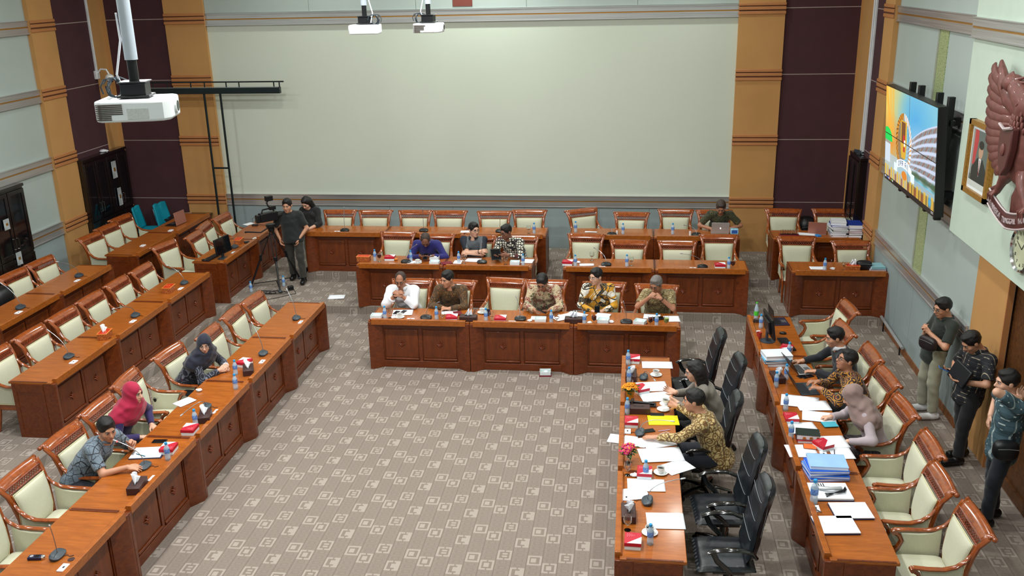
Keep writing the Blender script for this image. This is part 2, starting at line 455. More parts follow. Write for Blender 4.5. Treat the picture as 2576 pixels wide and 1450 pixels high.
DD = 0.61          # desk depth
def make_desk():
    t = thing('desk', '', 'desk')
    W = 1.494; x0 = 0.003
    # top board with a raised ledge along the front
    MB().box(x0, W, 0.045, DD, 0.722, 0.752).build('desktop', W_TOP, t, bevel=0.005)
    MB().prism([(0.0, 0.786), (0.052, 0.786), (0.068, 0.752), (0.068, 0.722), (0.012, 0.696), (0.0, 0.70)], x0 + 0.05, W - 0.05, 'X').build('front_ledge', W_TOP, t, bevel=0.004)
    for s in (x0, W - 0.02): MB().box(s, s + 0.02, 0.10, DD - 0.03, 0.752, 0.757).build('edge_strip', W_FRONT, t)
    for s in (0, 1):
        q = [(x0, 0.0), (x0 + 0.045, 0.0), (x0 + 0.19, 0.10), (x0 + 0.19, 0.16), (x0, 0.16)]
        if s: q = [(1.5 - x, y) for x, y in q][::-1]
        MB().prism(q, 0.0, 0.735).build('corner_post', W_FRONT, t, bevel=0.004)
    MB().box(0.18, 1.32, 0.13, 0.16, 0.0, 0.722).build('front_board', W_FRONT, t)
    b = MB().box(0.18, 1.32, 0.10, 0.131, 0.0, 0.105).box(0.18, 1.32, 0.105, 0.131, 0.62, 0.722).box(0.725, 0.775, 0.112, 0.131, 0.10, 0.63)
    b.box(0.18, 0.205, 0.112, 0.131, 0.10, 0.63).box(1.295, 1.32, 0.112, 0.131, 0.10, 0.63)
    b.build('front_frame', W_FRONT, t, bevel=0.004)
    for cx in (0.465, 1.035):
        p = thing_part('front_panel', MB().box(-0.245, 0.245, -0.012, 0.0, -0.22, 0.22), W_VEN, t, (cx, 0.13, 0.37), bevel=0.006)
        m = MB()
        m.box(-0.25, 0.25, -0.030, 0.0, -0.252, -0.222)
        m.build('panel_moulding', W_FRONT, p, bevel=0.006)
        r = MB()
        for k in range(8):
            an = k * PI / 4; rr_ = 0.026 if k % 2 else 0.036
            r.sweep([(0, -0.012, 0), (rr_ * math.cos(an), -0.026, rr_ * math.sin(an)), (rr_ * 1.5 * math.cos(an), -0.014, rr_ * 1.5 * math.sin(an))], [0.007, 0.008, 0.003], n=5)
        r.ball((0, -0.022, 0), 0.011, 8, 6)
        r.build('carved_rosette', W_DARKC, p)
    for s in (x0, W - 0.03): 
        MB().box(s, s + 0.03, 0.16, DD - 0.03, 0.0, 0.722).build('side_panel', W_FRONT, t, bevel=0.003)
    for s in (x0 - 0.006, W):
        e = MB(); e.box(s, s + 0.006, 0.16, DD - 0.04, 0.0, 0.1).box(s, s + 0.006, 0.16, DD - 0.04, 0.62, 0.72).box(s, s + 0.006, 0.16, 0.20, 0.1, 0.62).box(s, s + 0.006, DD - 0.09, DD - 0.04, 0.1, 0.62)
        e.build('side_frame', W_FRONT, t)
    MB().box(0.04, 1.46, 0.30, 0.56, 0.60, 0.62).build('book_shelf', W_FRONT, t)
    return t
def thing_part(name, mb, m, parent, loc, **kw):
    o = mb.build(name, m, parent, **kw); o.location = loc; return o
def desk(x, y, z, rz, label, group):
    return place('desk', make_desk, (x, y, z), rz, label, group)
G = 'panelled desks in the front row facing the camera'
for k, w in enumerate(('left', 'middle', 'right')):
    desk(-2.824 + 1.5 * k, -5.69, 0, 0, 'carved wooden desk, %s of the three joined desks in front of the five seated men' % w, G)
G = 'panelled desks in the second row facing the camera'
for k, n in enumerate(('left desk of the second row, with the red patterned tissue box on its corner', 'wooden desk in the second row before the man with crossed arms')):
    desk(-3.658 + 1.5 * k, -3.39, T1, 0, n, G)
for k, n in enumerate(('empty-seated desk in the second row, left of the pair right of the gap', 'empty-seated desk in the second row, right of the pair before the tan pilaster')):
    desk(-0.145 + 1.5 * k, -3.39, T1, 0, n, G)
desk(3.52, -3.39, T1, 0, 'second row desk against the right wall, holding a black bag and folders', G)
G = 'panelled desks in the rear row facing the camera'
for k, n in enumerate(('rear row desk at the far left beside the two standing people', 'rear row desk behind the man in the blue shirt', 'rear row desk behind the man in the black and white shirt')):
    desk(-5.059 + 1.5 * k, -1.886, T2, 0, n, G)
for k, n in enumerate(('rear row desk just right of the gap, in front of the turned armchair', 'rear row desk with the silver laptop before the man in green')):
    desk(-0.143 + 1.5 * k, -1.886, T2, 0, n, G)
desk(3.42, -1.886, T2, 0, 'rear row desk by the right wall piled with files', G)
H = PI / 2
G = 'panelled desks in the left front row'
for k, n in enumerate(('farthest desk of the left front row, nearest the step', 'left front row desk with the stacked water bottles, beside the woman in the navy headscarf', 'left front row desk before the woman in the crimson headscarf', 'left front row desk before the man speaking into a microphone', 'nearest desk of the left front row, with the voice recorder')):
    desk(-3.69, -6.43 - 1.497 * k, 0, H, n, G)
G = 'panelled desks in the left second row'
for k, n in enumerate(('farthest desk of the left second row, with a closed red tissue box', 'middle desk of the left second row, under the bent microphone', 'nearest desk of the left second row, with its end panel in view')):
    desk(-5.975, -5.43 - 1.5 * k, T1, H, n, G)
G = 'panelled desks in the left rear row'
for k, n in enumerate(('farther desk of the left rear row by the grey wall', 'nearer desk of the left rear row at the edge of the picture', 'out of the way third desk of the left rear row, cut off by the picture edge')):
    if k < 2: desk(-7.63, -5.55 - 1.5 * k, T2, H, n, G)
G = 'panelled desks in the far left corner'
for k, n in enumerate(('desk beside the television camera with the back-turned monitor on it', 'far desk beside the television camera, running to the back wall')):
    desk(-5.985, -3.34 + 1.5 * k, T1, H, n, G)
for k, n in enumerate(('desk in the far left corner before the tan pilaster, white socket plate on it', 'far left corner desk with the rose-coloured laptop, close to the back wall')):
    desk(-7.52, -3.45 + 1.5 * k, T2, H, n, G)
G = 'panelled desks of the chair in front of the black armchairs'
for k, n in enumerate(('farthest desk of the line with black chairs, before the long-haired woman', 'desk of the line with black chairs before the man in gold batik', 'nearest desk of the line with black chairs, with a goblet at its edge')):
    desk(0.872, -6.748 - 1.5 * k, 0, -H, n, G)
G = 'panelled desks of the right row in front of cream armchairs'
for k, n in enumerate(('farthest desk of the right row, with the monitor and keyboard', 'right row desk before the men in the dark jacket and brown batik', 'right row desk before the woman in the taupe headscarf', 'nearest desk of the right row, with two white pads')):
    desk(2.63, -5.10 - 1.5 * k, 0, -H, n, G)

# ------------------------------------------------------------------ cream armchairs
def fabric(name, col, stripe=0.04):
    m, nt, b = new_mat(name); v = coords(nt, scale=(60, 60, 8)); n = noise(nt, v, 3, 3)
    w = noise(nt, coords(nt), 3.0, 2)
    c = mix(nt, n, srgb(*[c * 0.93 for c in col]), srgb(*[min(255, c * 1.04) for c in col]))
    c = mix(nt, w * 0.25, c, srgb(col[0] * 0.9, col[1] * 0.92, col[2] * 0.82))
    nt.links.new(c, b.inputs['Base Color']); b.inputs['Roughness'].default_value = 0.6; b.inputs['Sheen Weight'].default_value = 0.2
    MATS[name] = m; return m
F_CREAM = fabric('cream striped upholstery', (204, 203, 180))
F_PIPE = plain('cream piping', (216, 206, 160), 0.5)
def lerp(a, b, t): return a + (b - a) * t
def make_armchair():
    t = thing('armchair', '', 'armchair')
    # stiles: rear legs running up into the curved back
    st = [(0.235, 0.30, 0.0), (0.235, 0.25, 0.2), (0.235, 0.22, 0.42), (0.24, 0.225, 0.60), (0.262, 0.250, 0.76), (0.278, 0.285, 0.88), (0.31, 0.345, 0.975)]
    for s in (-1, 1):
        MB().sweep([(s * x, y, z) for x, y, z in st], [0.018, 0.02, 0.024, 0.026, 0.026, 0.026, 0.022], [0.022, 0.024, 0.027, 0.026, 0.024, 0.02, 0.014], n=8, up=(0, 1, 0), sq=0.5).build('rear_leg', W_CHAIR, t)
    # crest: a board curving back into a roll with turned ends
    def crest(u, v):
        prof = [(0.305, 0.920), (0.312, 0.932), (0.322, 0.945), (0.335, 0.958), (0.352, 0.971), (0.372, 0.982), (0.388, 0.985)]
        a = u * 6; i = min(5, int(a)); f = a - i
        y, z = lerp(prof[i][0], prof[i + 1][0], f), lerp(prof[i][1], prof[i + 1][1], f)
        hw = 0.280 + 0.032 * (u ** 1.3)
        x = (v * 2 - 1) * hw
        return (x, y - 0.02 * (1 - (x / 0.31) ** 2) * 0 + 0.018 * (1 - (v * 2 - 1) ** 2), z)
    MB().grid(crest, 10, 12).build('crest_rail', W_CHAIR, t, solid=0.028)
    r = MB().sweep([(-0.322, 0.385, 0.975), (-0.16, 0.398, 0.978), (0, 0.404, 0.979), (0.16, 0.398, 0.978), (0.322, 0.385, 0.975)], 0.019, n=12)
    r.build('crest_roll', W_CHAIR, t)
    for s in (-1, 1):
        MB().lathe([(0.001, -0.01), (0.014, -0.008), (0.022, 0.0), (0.024, 0.01), (0.017, 0.016), (0.017, 0.02), (0.022, 0.026)], 12).build('finial', W_CHAIR, t).matrix_local = Matrix.Translation((s * 0.333, 0.385, 0.975)) @ Matrix.Rotation(-s * PI / 2, 4, 'Y')
    # lattice band under the crest
    la = MB(); yy = lambda z: 0.272 + (z - 0.86) * 0.5
    for k in range(13):
        x = -0.247 + 0.494 * k / 13
        for (x0, x1) in ((x, x + 0.045), (x + 0.045, x)):
            la.sweep([(x0, yy(0.880) - 0.006, 0.880), (x1, yy(0.924) - 0.006, 0.924)], 0.0045, n=4, up=(0, 1, 0))
    la.sweep([(-0.268, yy(0.874), 0.874), (0.268, yy(0.874), 0.874)], 0.011, n=6, sq=0.5).sweep([(-0.277, yy(0.928), 0.928), (0.277, yy(0.928), 0.928)], 0.011, n=6, sq=0.5)
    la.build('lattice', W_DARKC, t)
    def trap(u, v, off, bulge):
        z = lerp(0.44, 0.866, v); hw = lerp(0.198, 0.243, min(1, v * 1.0)); 
        if v < 0.22: hw *= lerp(0.86, 1, v / 0.22)
        x = (u * 2 - 1) * hw; y = lerp(0.205, 0.268, v ** 2)
        e = (1 - (u * 2 - 1) ** 6) * (1 - (v * 2 - 1) ** 6)
        return (x, y + off - bulge * e, z)
    MB().grid(lambda u, v: trap(u, v, -0.012, 0.03), 14, 14).grid(lambda u, v: trap(u, v, 0.028, -0.008), 6, 6).build('back_cushion', F_CREAM, t, solid=0.012)
    # wooden surround of the cushion
    fr = MB()
    fr.sweep([(-0.165, 0.212, 0.435), (0, 0.212, 0.43), (0.165, 0.212, 0.435)], 0.016, n=6, sq=0.4)
    for s in (-1, 1): fr.sweep([(s * 0.165, 0.212, 0.435), (s * 0.218, 0.21, 0.52), (s * 0.253, 0.262, 0.87)], 0.014, n=6, sq=0.4)
    fr.build('back_frame', W_CHAIR, t)
    pp = [trap(u, v, -0.02, 0.0) for u, v in ((0, 0.02), (0, 0.22), (0, 0.6), (0, 1), (0.5, 1), (1, 1), (1, 0.6), (1, 0.22), (1, 0.02), (0.5, 0.02))]
    MB().sweep(pp, 0.0045, n=5, closed=True).build('piping', F_PIPE, t)
    # arms
    for s in (-1, 1):
        a = MB()
        a.sweep([(s * 0.262, 0.255, 0.80), (s * 0.270, 0.20, 0.725), (s * 0.285, 0.12, 0.672), (s * 0.30, 0.02, 0.655), (s * 0.30, -0.10, 0.655), (s * 0.29, -0.215, 0.657), (s * 0.285, -0.235, 0.64)], [0.016, 0.02, 0.024, 0.027, 0.028, 0.027, 0.024], [0.016, 0.017, 0.017, 0.016, 0.016, 0.017, 0.012], n=8, sq=0.45)
        a.sweep([(s * 0.315, -0.228, 0.636), (s * 0.26, -0.228, 0.636)], 0.021, n=10)
        o = a.build('armrest', W_CHAIR, t)
        MB().sweep([(s * 0.288, -0.215, 0.63), (s * 0.288, -0.175, 0.60), (s * 0.285, -0.15, 0.55), (s * 0.28, -0.175, 0.49), (s * 0.272, -0.225, 0.43), (s * 0.265, -0.245, 0.38)], 0.018, [0.022, 0.02, 0.02, 0.022, 0.024, 0.024], n=8, up=(0, 1, 0), sq=0.4).build('arm_support', W_CHAIR, t)
        q = [(0.185, 0.70), (0.10, 0.648), (0.0, 0.635), (-0.165, 0.635), (-0.13, 0.55), (-0.165, 0.46), (-0.20, 0.41), (0.19, 0.41)]
        p = MB().prism(q, s * 0.288, s * 0.262, 'X').build('side_panel', F_CREAM, t, bevel=0.008)
        MB().sweep([(s * 0.292, y, z) for y, z in q], 0.004, n=5, closed=True).build('piping', F_PIPE, p)
        MB().sweep([(s * 0.255, -0.235, 0.0), (s * 0.262, -0.24, 0.2), (s * 0.262, -0.235, 0.40)], [0.016, 0.02, 0.026], n=8, up=(0, 1, 0), sq=0.5).build('front_leg', W_CHAIR, t)
    MB().prism([(-0.265, -0.235), (-0.15, -0.262), (0.15, -0.262), (0.265, -0.235), (0.25, 0.235), (-0.25, 0.235)], 0.31, 0.395).build('seat_frame', W_CHAIR, t, bevel=0.01)
    def seat(u, v):
        x = (u * 2 - 1); y = (v * 2 - 1)
        e = (1 - abs(x) ** 5) * (1 - abs(y) ** 5)
        return (x * 0.258, -0.02 + y * 0.232 - 0.028 * (1 - x * x) * (v < 0.5) * (1 - v * 2), 0.392 + 0.075 * max(0, e) ** 0.45)
    MB().grid(seat, 16, 16).build('seat_cushion', F_CREAM, t)
    return t
L0, L1, L2 = 0.0, T1, T2
CH = [
 # x, y of the crest, tier, turn, label
 (-4.70, -5.41, 0, 85, 'farthest armchair of the left front row, nearest the step'),
 (-4.76, -6.04, 0, 91, 'second armchair from the step in the left front row'),
 (-4.76, -6.81, 0, 91, 'armchair just beyond the woman in the navy headscarf, left front row'),
 (-4.98, -7.53, 0, 84, 'armchair the woman in the navy headscarf sits in'),
 (-5.10, -8.40, 0, 95, 'empty armchair between the women in navy and crimson headscarves'),
 (-5.03, -9.15, 0, 90, 'armchair behind the woman in the crimson headscarf'),
 (-5.01, -9.87, 0, 88, 'armchair behind the man speaking into the microphone'),
 (-4.98, -10.68, 0, 90, 'empty armchair with its seat in view, left of the brown tissue box'),
 (-4.95, -11.42, 0, 90, 'nearest armchair of the left front row, mostly cut by the picture corner'),
 (-6.96, -4.44, 1, 90, 'farthest armchair of the left second row'),
 (-6.99, -5.15, 1, 91, 'second armchair from the far end of the left second row'),
 (-6.99, -5.90, 1, 90, 'third armchair of the left second row, level with the bent microphone'),
 (-6.99, -6.62, 1, 89, 'armchair behind the white-topped red tissue box, left second row'),
 (-7.00, -7.36, 1, 90, 'armchair behind the microphone with the round grey base, left second row'),
 (-7.02, -8.08, 1, 90, 'nearest armchair of the left second row, cut by the left picture edge'),
 (-7.28, -3.02, 1, 78, 'armchair in the left aisle at the near end of the monitor desk'),
 (-7.03, -2.36, 1, 91, 'armchair beside the back-turned monitor, left of the television camera'),
 (-7.15, -1.66, 1, 96, 'middle armchair of the three left of the television camera'),
 (-7.10, -0.98, 1, 86, 'armchair close to the dark pole stand, farthest of the three'),
 (-8.61, -4.57, 2, 86, 'armchair in front of the grey wall panel, left rear row'),
 (-8.64, -5.25, 2, 86, 'armchair beside the dark cabinet at the left picture edge'),
 (-8.65, -3.02, 2, 84, 'nearest armchair of the three in the far left corner'),
 (-8.70, -2.36, 2, 84, 'middle armchair of the three in the far left corner'),
 (-8.80, -1.69, 2, 84, 'armchair in front of the two turquoise chairs'),
 (-4.62, -0.98, 2, 2, 'first armchair of the rear row, right of the woman in black'),
 (-3.92, -0.98, 2, 2, 'second armchair from the left in the rear row'),
 (-3.14, -0.97, 2, 2, 'third armchair from the left in the rear row, behind the microphone'),
 (-2.47, -0.97, 2, 2, 'fourth armchair from the left in the rear row'),
 (-1.61, -0.98, 2, 2, 'redder rear row armchair behind the man with crossed arms'),
 (-0.96, -0.86, 2, 2, 'rear row armchair just left of the gap between the desks'),
 (0.0, -0.76, 2, 27, 'rear row armchair turned askew, right of the gap'),
 (0.96, -0.98, 2, -2, 'lower rear row armchair between the askew one and the gap'),
 (1.78, -0.72, 2, -1, 'rear row armchair left of the man with the silver laptop'),
 (2.48, -0.74, 2, 1, 'armchair of the man with the silver laptop'),
 (3.75, -0.62, 2, -2, 'rear row armchair right of the tan pilaster'),
 (4.60, -0.60, 2, -1, 'rear row armchair behind the piled files'),
 (-3.22, -2.06, 1, -1, 'empty armchair left of the man in the blue shirt'),
 (-2.48, -2.16, 1, 1, 'armchair of the man in the blue shirt'),
 (-1.72, -2.23, 1, 2, 'armchair of the man with crossed arms'),
 (-0.97, -2.23, 1, 1, 'armchair of the man in the black and white shirt'),
 (0.18, -2.06, 1, -3, 'second row armchair right of the gap, beside a snack box'),
 (0.93, -2.45, 1, -2, 'second row armchair pulled close to the desk, left of two low ones'),
 (1.74, -2.45, 1, 0, 'second row armchair pulled close to the desk, right of two low ones'),
 (2.47, -2.01, 1, 0, 'higher second row armchair behind the red drink near the pilaster'),
 (3.77, -2.08, 1, -1, 'second row armchair by the right aisle, left of the wall pair'),
 (4.62, -2.32, 1, 2, 'second row armchair behind the black bag near the right wall'),
 (-2.43, -4.38, 0, 3, 'armchair of the man in the white shirt'),
 (-1.73, -4.40, 0, -3, 'armchair of the man in dark brown batik'),
 (-0.95, -4.27, 0, -6, 'empty armchair in the middle of the front row of seated men'),
 (-0.33, -4.32, 0, 2, 'armchair of the man in red and green batik'),
 (0.57, -4.37, 0, -1, 'armchair of the man in yellow, black and white batik'),
 (1.36, -4.45, 0, -4, 'armchair of the grey-haired man'),
 (4.05, -5.24, 0, -84, 'farthest armchair of the right row, below the second row desk'),
 (3.82, -6.10, 0, -83, 'second armchair of the right row, behind the man in the dark jacket'),
 (3.98, -6.93, 0, -87, 'armchair behind the man in brown batik with glasses'),
 (3.99, -7.66, 0, -85, 'right row armchair just beyond the woman in the taupe headscarf'),
 (3.97, -8.45, 0, -85, 'armchair of the woman in the taupe headscarf'),
 (4.00, -9.33, 0, -90, 'empty right row armchair, farthest of the three nearest the camera'),
 (3.90, -10.0, 0, -90, 'empty right row armchair, middle of the three nearest the camera'),
 (3.98, -10.70, 0, -89, 'nearest right row armchair, with its whole seat in view'),
]
for x, y, tr, an, lab in CH:
    a = R(an); fx, fy = math.sin(a), -math.cos(a)
    place('armchair', make_armchair, (x + fx * 0.39, y + fy * 0.39, (0, T1, T2)[tr]), a, 'cream and wood ' + lab , 'cream armchairs with wooden frames')

# ------------------------------------------------------------------ black leather chairs
def leather():
    m, nt, b = new_mat('black leather'); v = coords(nt)
    n = noise(nt, v, 5, 4); nt.links.new(ramp(nt, n, [(0.3, srgb(16, 20, 25)), (0.7, srgb(30, 36, 42))]), b.inputs['Base Color'])
    b.inputs['Roughness'].default_value = 0.38
    bump(nt, b, voro(nt, v, 260), 0.08, 0.003); bump(nt, b, noise(nt, v, 14, 3), 0.35, 0.01)
    MATS['leather'] = m; return m
M_LEA = leather(); M_LACQ = plain('black lacquered arm', (16, 17, 18), 0.15, coat=1.0); M_STITCH = plain('grey stitching', (130, 136, 140), 0.6)
def make_exec():
    t = thing('office_chair', '', 'office chair')
    sec = [(0.50, 0.16, 0.21), (0.58, 0.19, 0.255), (0.70, 0.215, 0.265), (0.84, 0.235, 0.255), (0.98, 0.265, 0.245), (1.10, 0.30, 0.235), (1.18, 0.325, 0.21), (1.225, 0.34, 0.16)]
    def back(u, v, s, th):
        a = v * 7; i = min(6, int(a)); f = a - i
        z, y, hw = (lerp(sec[i][k], sec[i + 1][k], f) for k in range(3))
        x = u * 2 - 1
        e = (1 - abs(x) ** 4) ** 0.5 * min(1, (1 - v) * 9) ** 0.5 * min(1, v * 9) ** 0.5
        rib = 0.006 * abs(math.sin(v * 5.2 * PI)) if s < 0 else 0
        wing = 0.03 * abs(x) ** 3
        return (x * hw, y - wing + s * (th * e + rib), z)
    MB().grid(lambda u, v: back(u, v, -1, 0.05), 16, 26).grid(lambda u, v: back(u, v, 1, 0.05), 16, 14).build('backrest', M_LEA, t)
    for zz in (0.72, 0.86, 1.0):
        v = (zz - 0.5) / 0.725
        MB().sweep([(lambda p: (p[0], p[1] - 0.004, p[2] + 0.05 * abs(u * 2 - 1) ** 2))(back(u, v, -1, 0.05)) for u in [k / 12 for k in range(1, 12)]], 0.0025, n=4).build('seam', M_STITCH, t)
    MB().sweep([(0.20, 0.30, 1.19), (0.235, 0.27, 1.0), (0.245, 0.235, 0.8)], 0.002, n=4).build('seam', M_STITCH, t)
    def seat(u, v, s):
        x = u * 2 - 1; y = v * 2 - 1
        e = (max(0, 1 - abs(x) ** 6) * max(0, 1 - abs(y) ** 6)) ** 0.5
        pleat = 0.006 * abs(math.sin(u * 4 * PI)) * e if s > 0 else 0
        return (x * 0.265, -0.04 + y * 0.26, 0.455 + s * 0.055 * e - 0.02 * (y < -0.4) * (-y - 0.4) - pleat)
    MB().grid(lambda u, v: seat(u, v, 1), 20, 18).grid(lambda u, v: seat(u, v, -1), 10, 10).build('seat', M_LEA, t)
    for s in (-1, 1):
        MB().sweep([(s * 0.265, 0.21, 0.60), (s * 0.285, 0.17, 0.665), (s * 0.30, 0.08, 0.70), (s * 0.305, -0.04, 0.705), (s * 0.30, -0.15, 0.69), (s * 0.295, -0.21, 0.66)], [0.02, 0.026, 0.03, 0.032, 0.03, 0.022], [0.018, 0.018, 0.016, 0.016, 0.016, 0.014], n=10, sq=0.3).build('armrest', M_LACQ, t)
        MB().sweep([(s * 0.298, -0.17, 0.67), (s * 0.295, -0.13, 0.58), (s * 0.285, -0.05, 0.50), (s * 0.25, 0.0, 0.43)], [0.016] * 4, [0.024, 0.026, 0.026, 0.022], n=8, up=(0, 1, 0), sq=0.3).build('arm_support', M_LACQ, t)
    MB().lathe([(0.045, 0.30), (0.03, 0.30), (0.03, 0.12), (0.05, 0.12), (0.05, 0.07), (0.03, 0.07)], 14).cbox((0, 0, 0.365), (0.28, 0.28, 0.05)).build('gas_column', M_LACQ, t)
    for k in range(5):
        a = 2 * PI * k / 5 + 0.3; c, s = math.cos(a), math.sin(a)
        leg = MB().sweep([(0, 0, 0.11), (0.15 * c, 0.15 * s, 0.105), (0.29 * c, 0.29 * s, 0.07)], [0.03, 0.026, 0.018], [0.02, 0.016, 0.012], n=8, sq=0.4).build('leg', M_LACQ, t)
        MB().sweep([(0.29 * c - 0.022 * s, 0.29 * s + 0.022 * c, 0.03), (0.29 * c + 0.022 * s, 0.29 * s - 0.022 * c, 0.03)], 0.03, n=12).build('caster', M_LACQ, leg)
    return t
for x, y, an, lab in ((2.12, -6.97, -88, 'farthest black leather office chair, beyond the long-haired woman'), (2.27, -7.78, -84, 'black leather office chair behind the long-haired woman'), (2.13, -8.86, -92, 'black leather office chair of the man in gold batik'), (2.24, -9.86, -86, 'empty black leather office chair, second nearest the camera'), (2.21, -10.64, -88, 'nearest empty black leather office chair, seat in full view')):
    a = R(an)
    place('exec', make_exec, (x + math.sin(a) * 0.33, y - math.cos(a) * 0.33, 0), a, lab, 'black leather office chairs')

# ------------------------------------------------------------------ small things on the desks
M_GLASS = plain('clear glass', (248, 252, 252), 0.02, trans=1.0, var=0.0)
M_PET = plain('clear bottle plastic', (206, 228, 246), 0.12, var=0.0, alpha=0.55)
M_CAP = plain('sky blue cap', (40, 150, 214), 0.4)
M_LABEL = plain('bottle label', (96, 136, 200), 0.4, var=0.6, nscale=60)
M_TEA = plain('dark red drink', (92, 22, 14), 0.1)
M_LIME = plain('pale lime drink', (170, 184, 96), 0.2)
M_CHINA = plain('white china', (238, 240, 238), 0.2, coat=0.5)
M_COFFEE = plain('black coffee', (36, 24, 18), 0.15)
M_WHITE = plain('white paper', (240, 243, 250), 0.7, var=0.01)
M_CARD = plain('white card', (226, 236, 240), 0.6, var=0.02)
M_RED = plain('crimson card', (186, 24, 48), 0.45, var=0.1, nscale=40)
M_DKRED = plain('dark red card', (120, 20, 34), 0.5)
M_TRAY = plain('tray lining', (196, 214, 208), 0.5)
M_BROWN = plain('dark brown leatherette', (62, 38, 36), 0.45, bmp=0.1)
M_BLACK = plain('black plastic', (20, 21, 24), 0.35)
M_DK = plain('dark slate plastic', (52, 62, 70), 0.4)
M_GREY = plain('grey metal', (160, 164, 168), 0.3, metal=0.8)
M_SILVER = plain('silver aluminium', (188, 190, 192), 0.35, metal=0.5)
M_ROSE = plain('rose gold aluminium', (168, 112, 96), 0.4, metal=0.3)
M_KEYS = plain('dark keys', (34, 36, 42), 0.5)
M_LCD = plain('black glass screen', (14, 16, 20), 0.08)
M_RING = plain('red lit ring', (255, 60, 60), 0.4, emit=4)
M_CHROME = plain('chrome', (214, 216, 220), 0.12, metal=1.0)
def batik_box():
    m, nt, b = new_mat('red carved pattern'); v = coords(nt)
    n = voro(nt, v, 70, 'DISTANCE_TO_EDGE'); nt.links.new(ramp(nt, n, [(0.08, srgb(196, 120, 50)), (0.14, srgb(120, 28, 22))]), b.inputs['Base Color'])
    b.inputs['Roughness'].default_value = 0.5; return m
M_CARVE = batik_box(); M_ORED = plain('orange red lacquer', (200, 48, 22), 0.4); M_OEDGE = plain('orange gold edge', (222, 132, 56), 0.45)
def make_bottle():
    t = thing('water_bottle', '', 'bottle')
    MB().lathe([(0.001, 0), (0.026, 0), (0.029, 0.006), (0.029, 0.05), (0.026, 0.07), (0.0285, 0.085), (0.0285, 0.13), (0.024, 0.15), (0.014, 0.172), (0.012, 0.182)], 14).build('bottle_body', M_PET, t)
    MB().lathe([(0.0292, 0.082), (0.0295, 0.084), (0.0295, 0.128), (0.0292, 0.13)], 14, cap=False).build('label_band', M_LABEL, t)
    MB().lathe([(0.001, 0.18), (0.0155, 0.18), (0.0155, 0.2), (0.013, 0.203), (0.001, 0.203)], 12).build('cap', M_CAP, t)
    return t
def goblet(kind):
    def mk():
        t = thing('goblet', '', 'goblet')
        MB().lathe([(0.03, 0.0), (0.03, 0.003), (0.006, 0.01), (0.005, 0.05), (0.018, 0.062), (0.036, 0.085), (0.039, 0.11), (0.034, 0.15), (0.032, 0.15), (0.037, 0.11), (0.034, 0.087), (0.001, 0.066)], 16).build('glass_bowl', M_GLASS, t)
        if kind: MB().lathe([(0.001, 0.068), (0.018, 0.072), (0.033, 0.089), (0.036, 0.11), (0.035, 0.125), (0.001, 0.125)], 14).build('drink', M_TEA if kind == 'red' else M_LIME, t)
        return t
    return mk
def make_cup():
    t = thing('coffee_cup', '', 'cup')
    s = MB().lathe([(0.001, 0.004), (0.045, 0.003), (0.07, 0.014), (0.072, 0.017), (0.044, 0.008), (0.001, 0.008)], 20).build('saucer', M_CHINA, t)
    MB().lathe([(0.001, 0.01), (0.02, 0.01), (0.024, 0.016), (0.037, 0.045), (0.041, 0.07), (0.038, 0.07), (0.034, 0.045), (0.001, 0.02)], 18).build('bowl', M_CHINA, t)
    MB().lathe([(0.001, 0.052), (0.035, 0.052), (0.001, 0.053)], 14).build('coffee', M_COFFEE, t)
    MB().sweep([(0.036, 0, 0.06), (0.052, 0, 0.062), (0.06, 0, 0.048), (0.05, 0, 0.03), (0.032, 0, 0.026)], 0.004, n=6, up=(0, 1, 0)).build('handle', M_CHINA, t)
    MB().sweep([(-0.055, -0.02, 0.017), (-0.02, -0.05, 0.02), (0.02, -0.058, 0.02)], 0.0025, n=5).build('teaspoon', M_CHROME, t)
    return t
def make_saucer():
    t = thing('saucer', '', 'saucer')
    MB().lathe([(0.001, 0.004), (0.045, 0.003), (0.072, 0.014), (0.074, 0.017), (0.044, 0.008), (0.001, 0.008)], 20).build('plate', M_CHINA, t)
    return t
def make_snack():
    t = thing('snack_box', '', 'snack box')
    MB().box(-0.082, 0.082, -0.07, 0.07, 0, 0.045).build('tray', M_CARD, t, bevel=0.002)
    lid = MB().box(-0.085, 0.085, -0.073, 0.073, 0.036, 0.07).build('lid', M_RED, t, bevel=0.002)
    MB().prism([(-0.02, 0.073), (0.085, 0.073), (0.085, -0.05)], 0.0705, 0.072).build('white_corner', M_WHITE, lid)
    w = MB()
    for k in range(5):
        w.sweep([(-0.07 + 0.006 * k + 0.012 * i, -0.05 + 0.016 * k + 0.006 * math.sin(i * 2.1 + k), 0.0712) for i in range(6 - k)], 0.0018, 0.0006, n=4)
    w.build('script_print', plain('pink print', (236, 150, 160), 0.6), lid)
    return t
def make_tray():
    t = thing('snack_tray', '', 'snack tray')
    MB().box(-0.088, 0.088, -0.073, 0.073, 0, 0.018).build('lid_underneath', M_DKRED, t, bevel=0.002)
    b = MB(); z0, z1 = 0.018, 0.07
    b.box(-0.08, 0.08, -0.066, 0.066, z0, z0 + 0.003).box(-0.08, 0.08, -0.066, -0.063, z0, z1).box(-0.08, 0.08, 0.063, 0.066, z0, z1).box(-0.08, -0.077, -0.066, 0.066, z0, z1).box(0.077, 0.08, -0.066, 0.066, z0, z1)
    b.build('tray', M_CARD, t)
    MB().box(-0.076, 0.076, -0.062, 0.062, z0 + 0.003, z0 + 0.03).build('lining', M_TRAY, t)
    MB().ball((0.01, 0.0, z0 + 0.035), (0.035, 0.028, 0.018), 8, 6).build('crumpled_wrap', M_CARD, t)
    return t
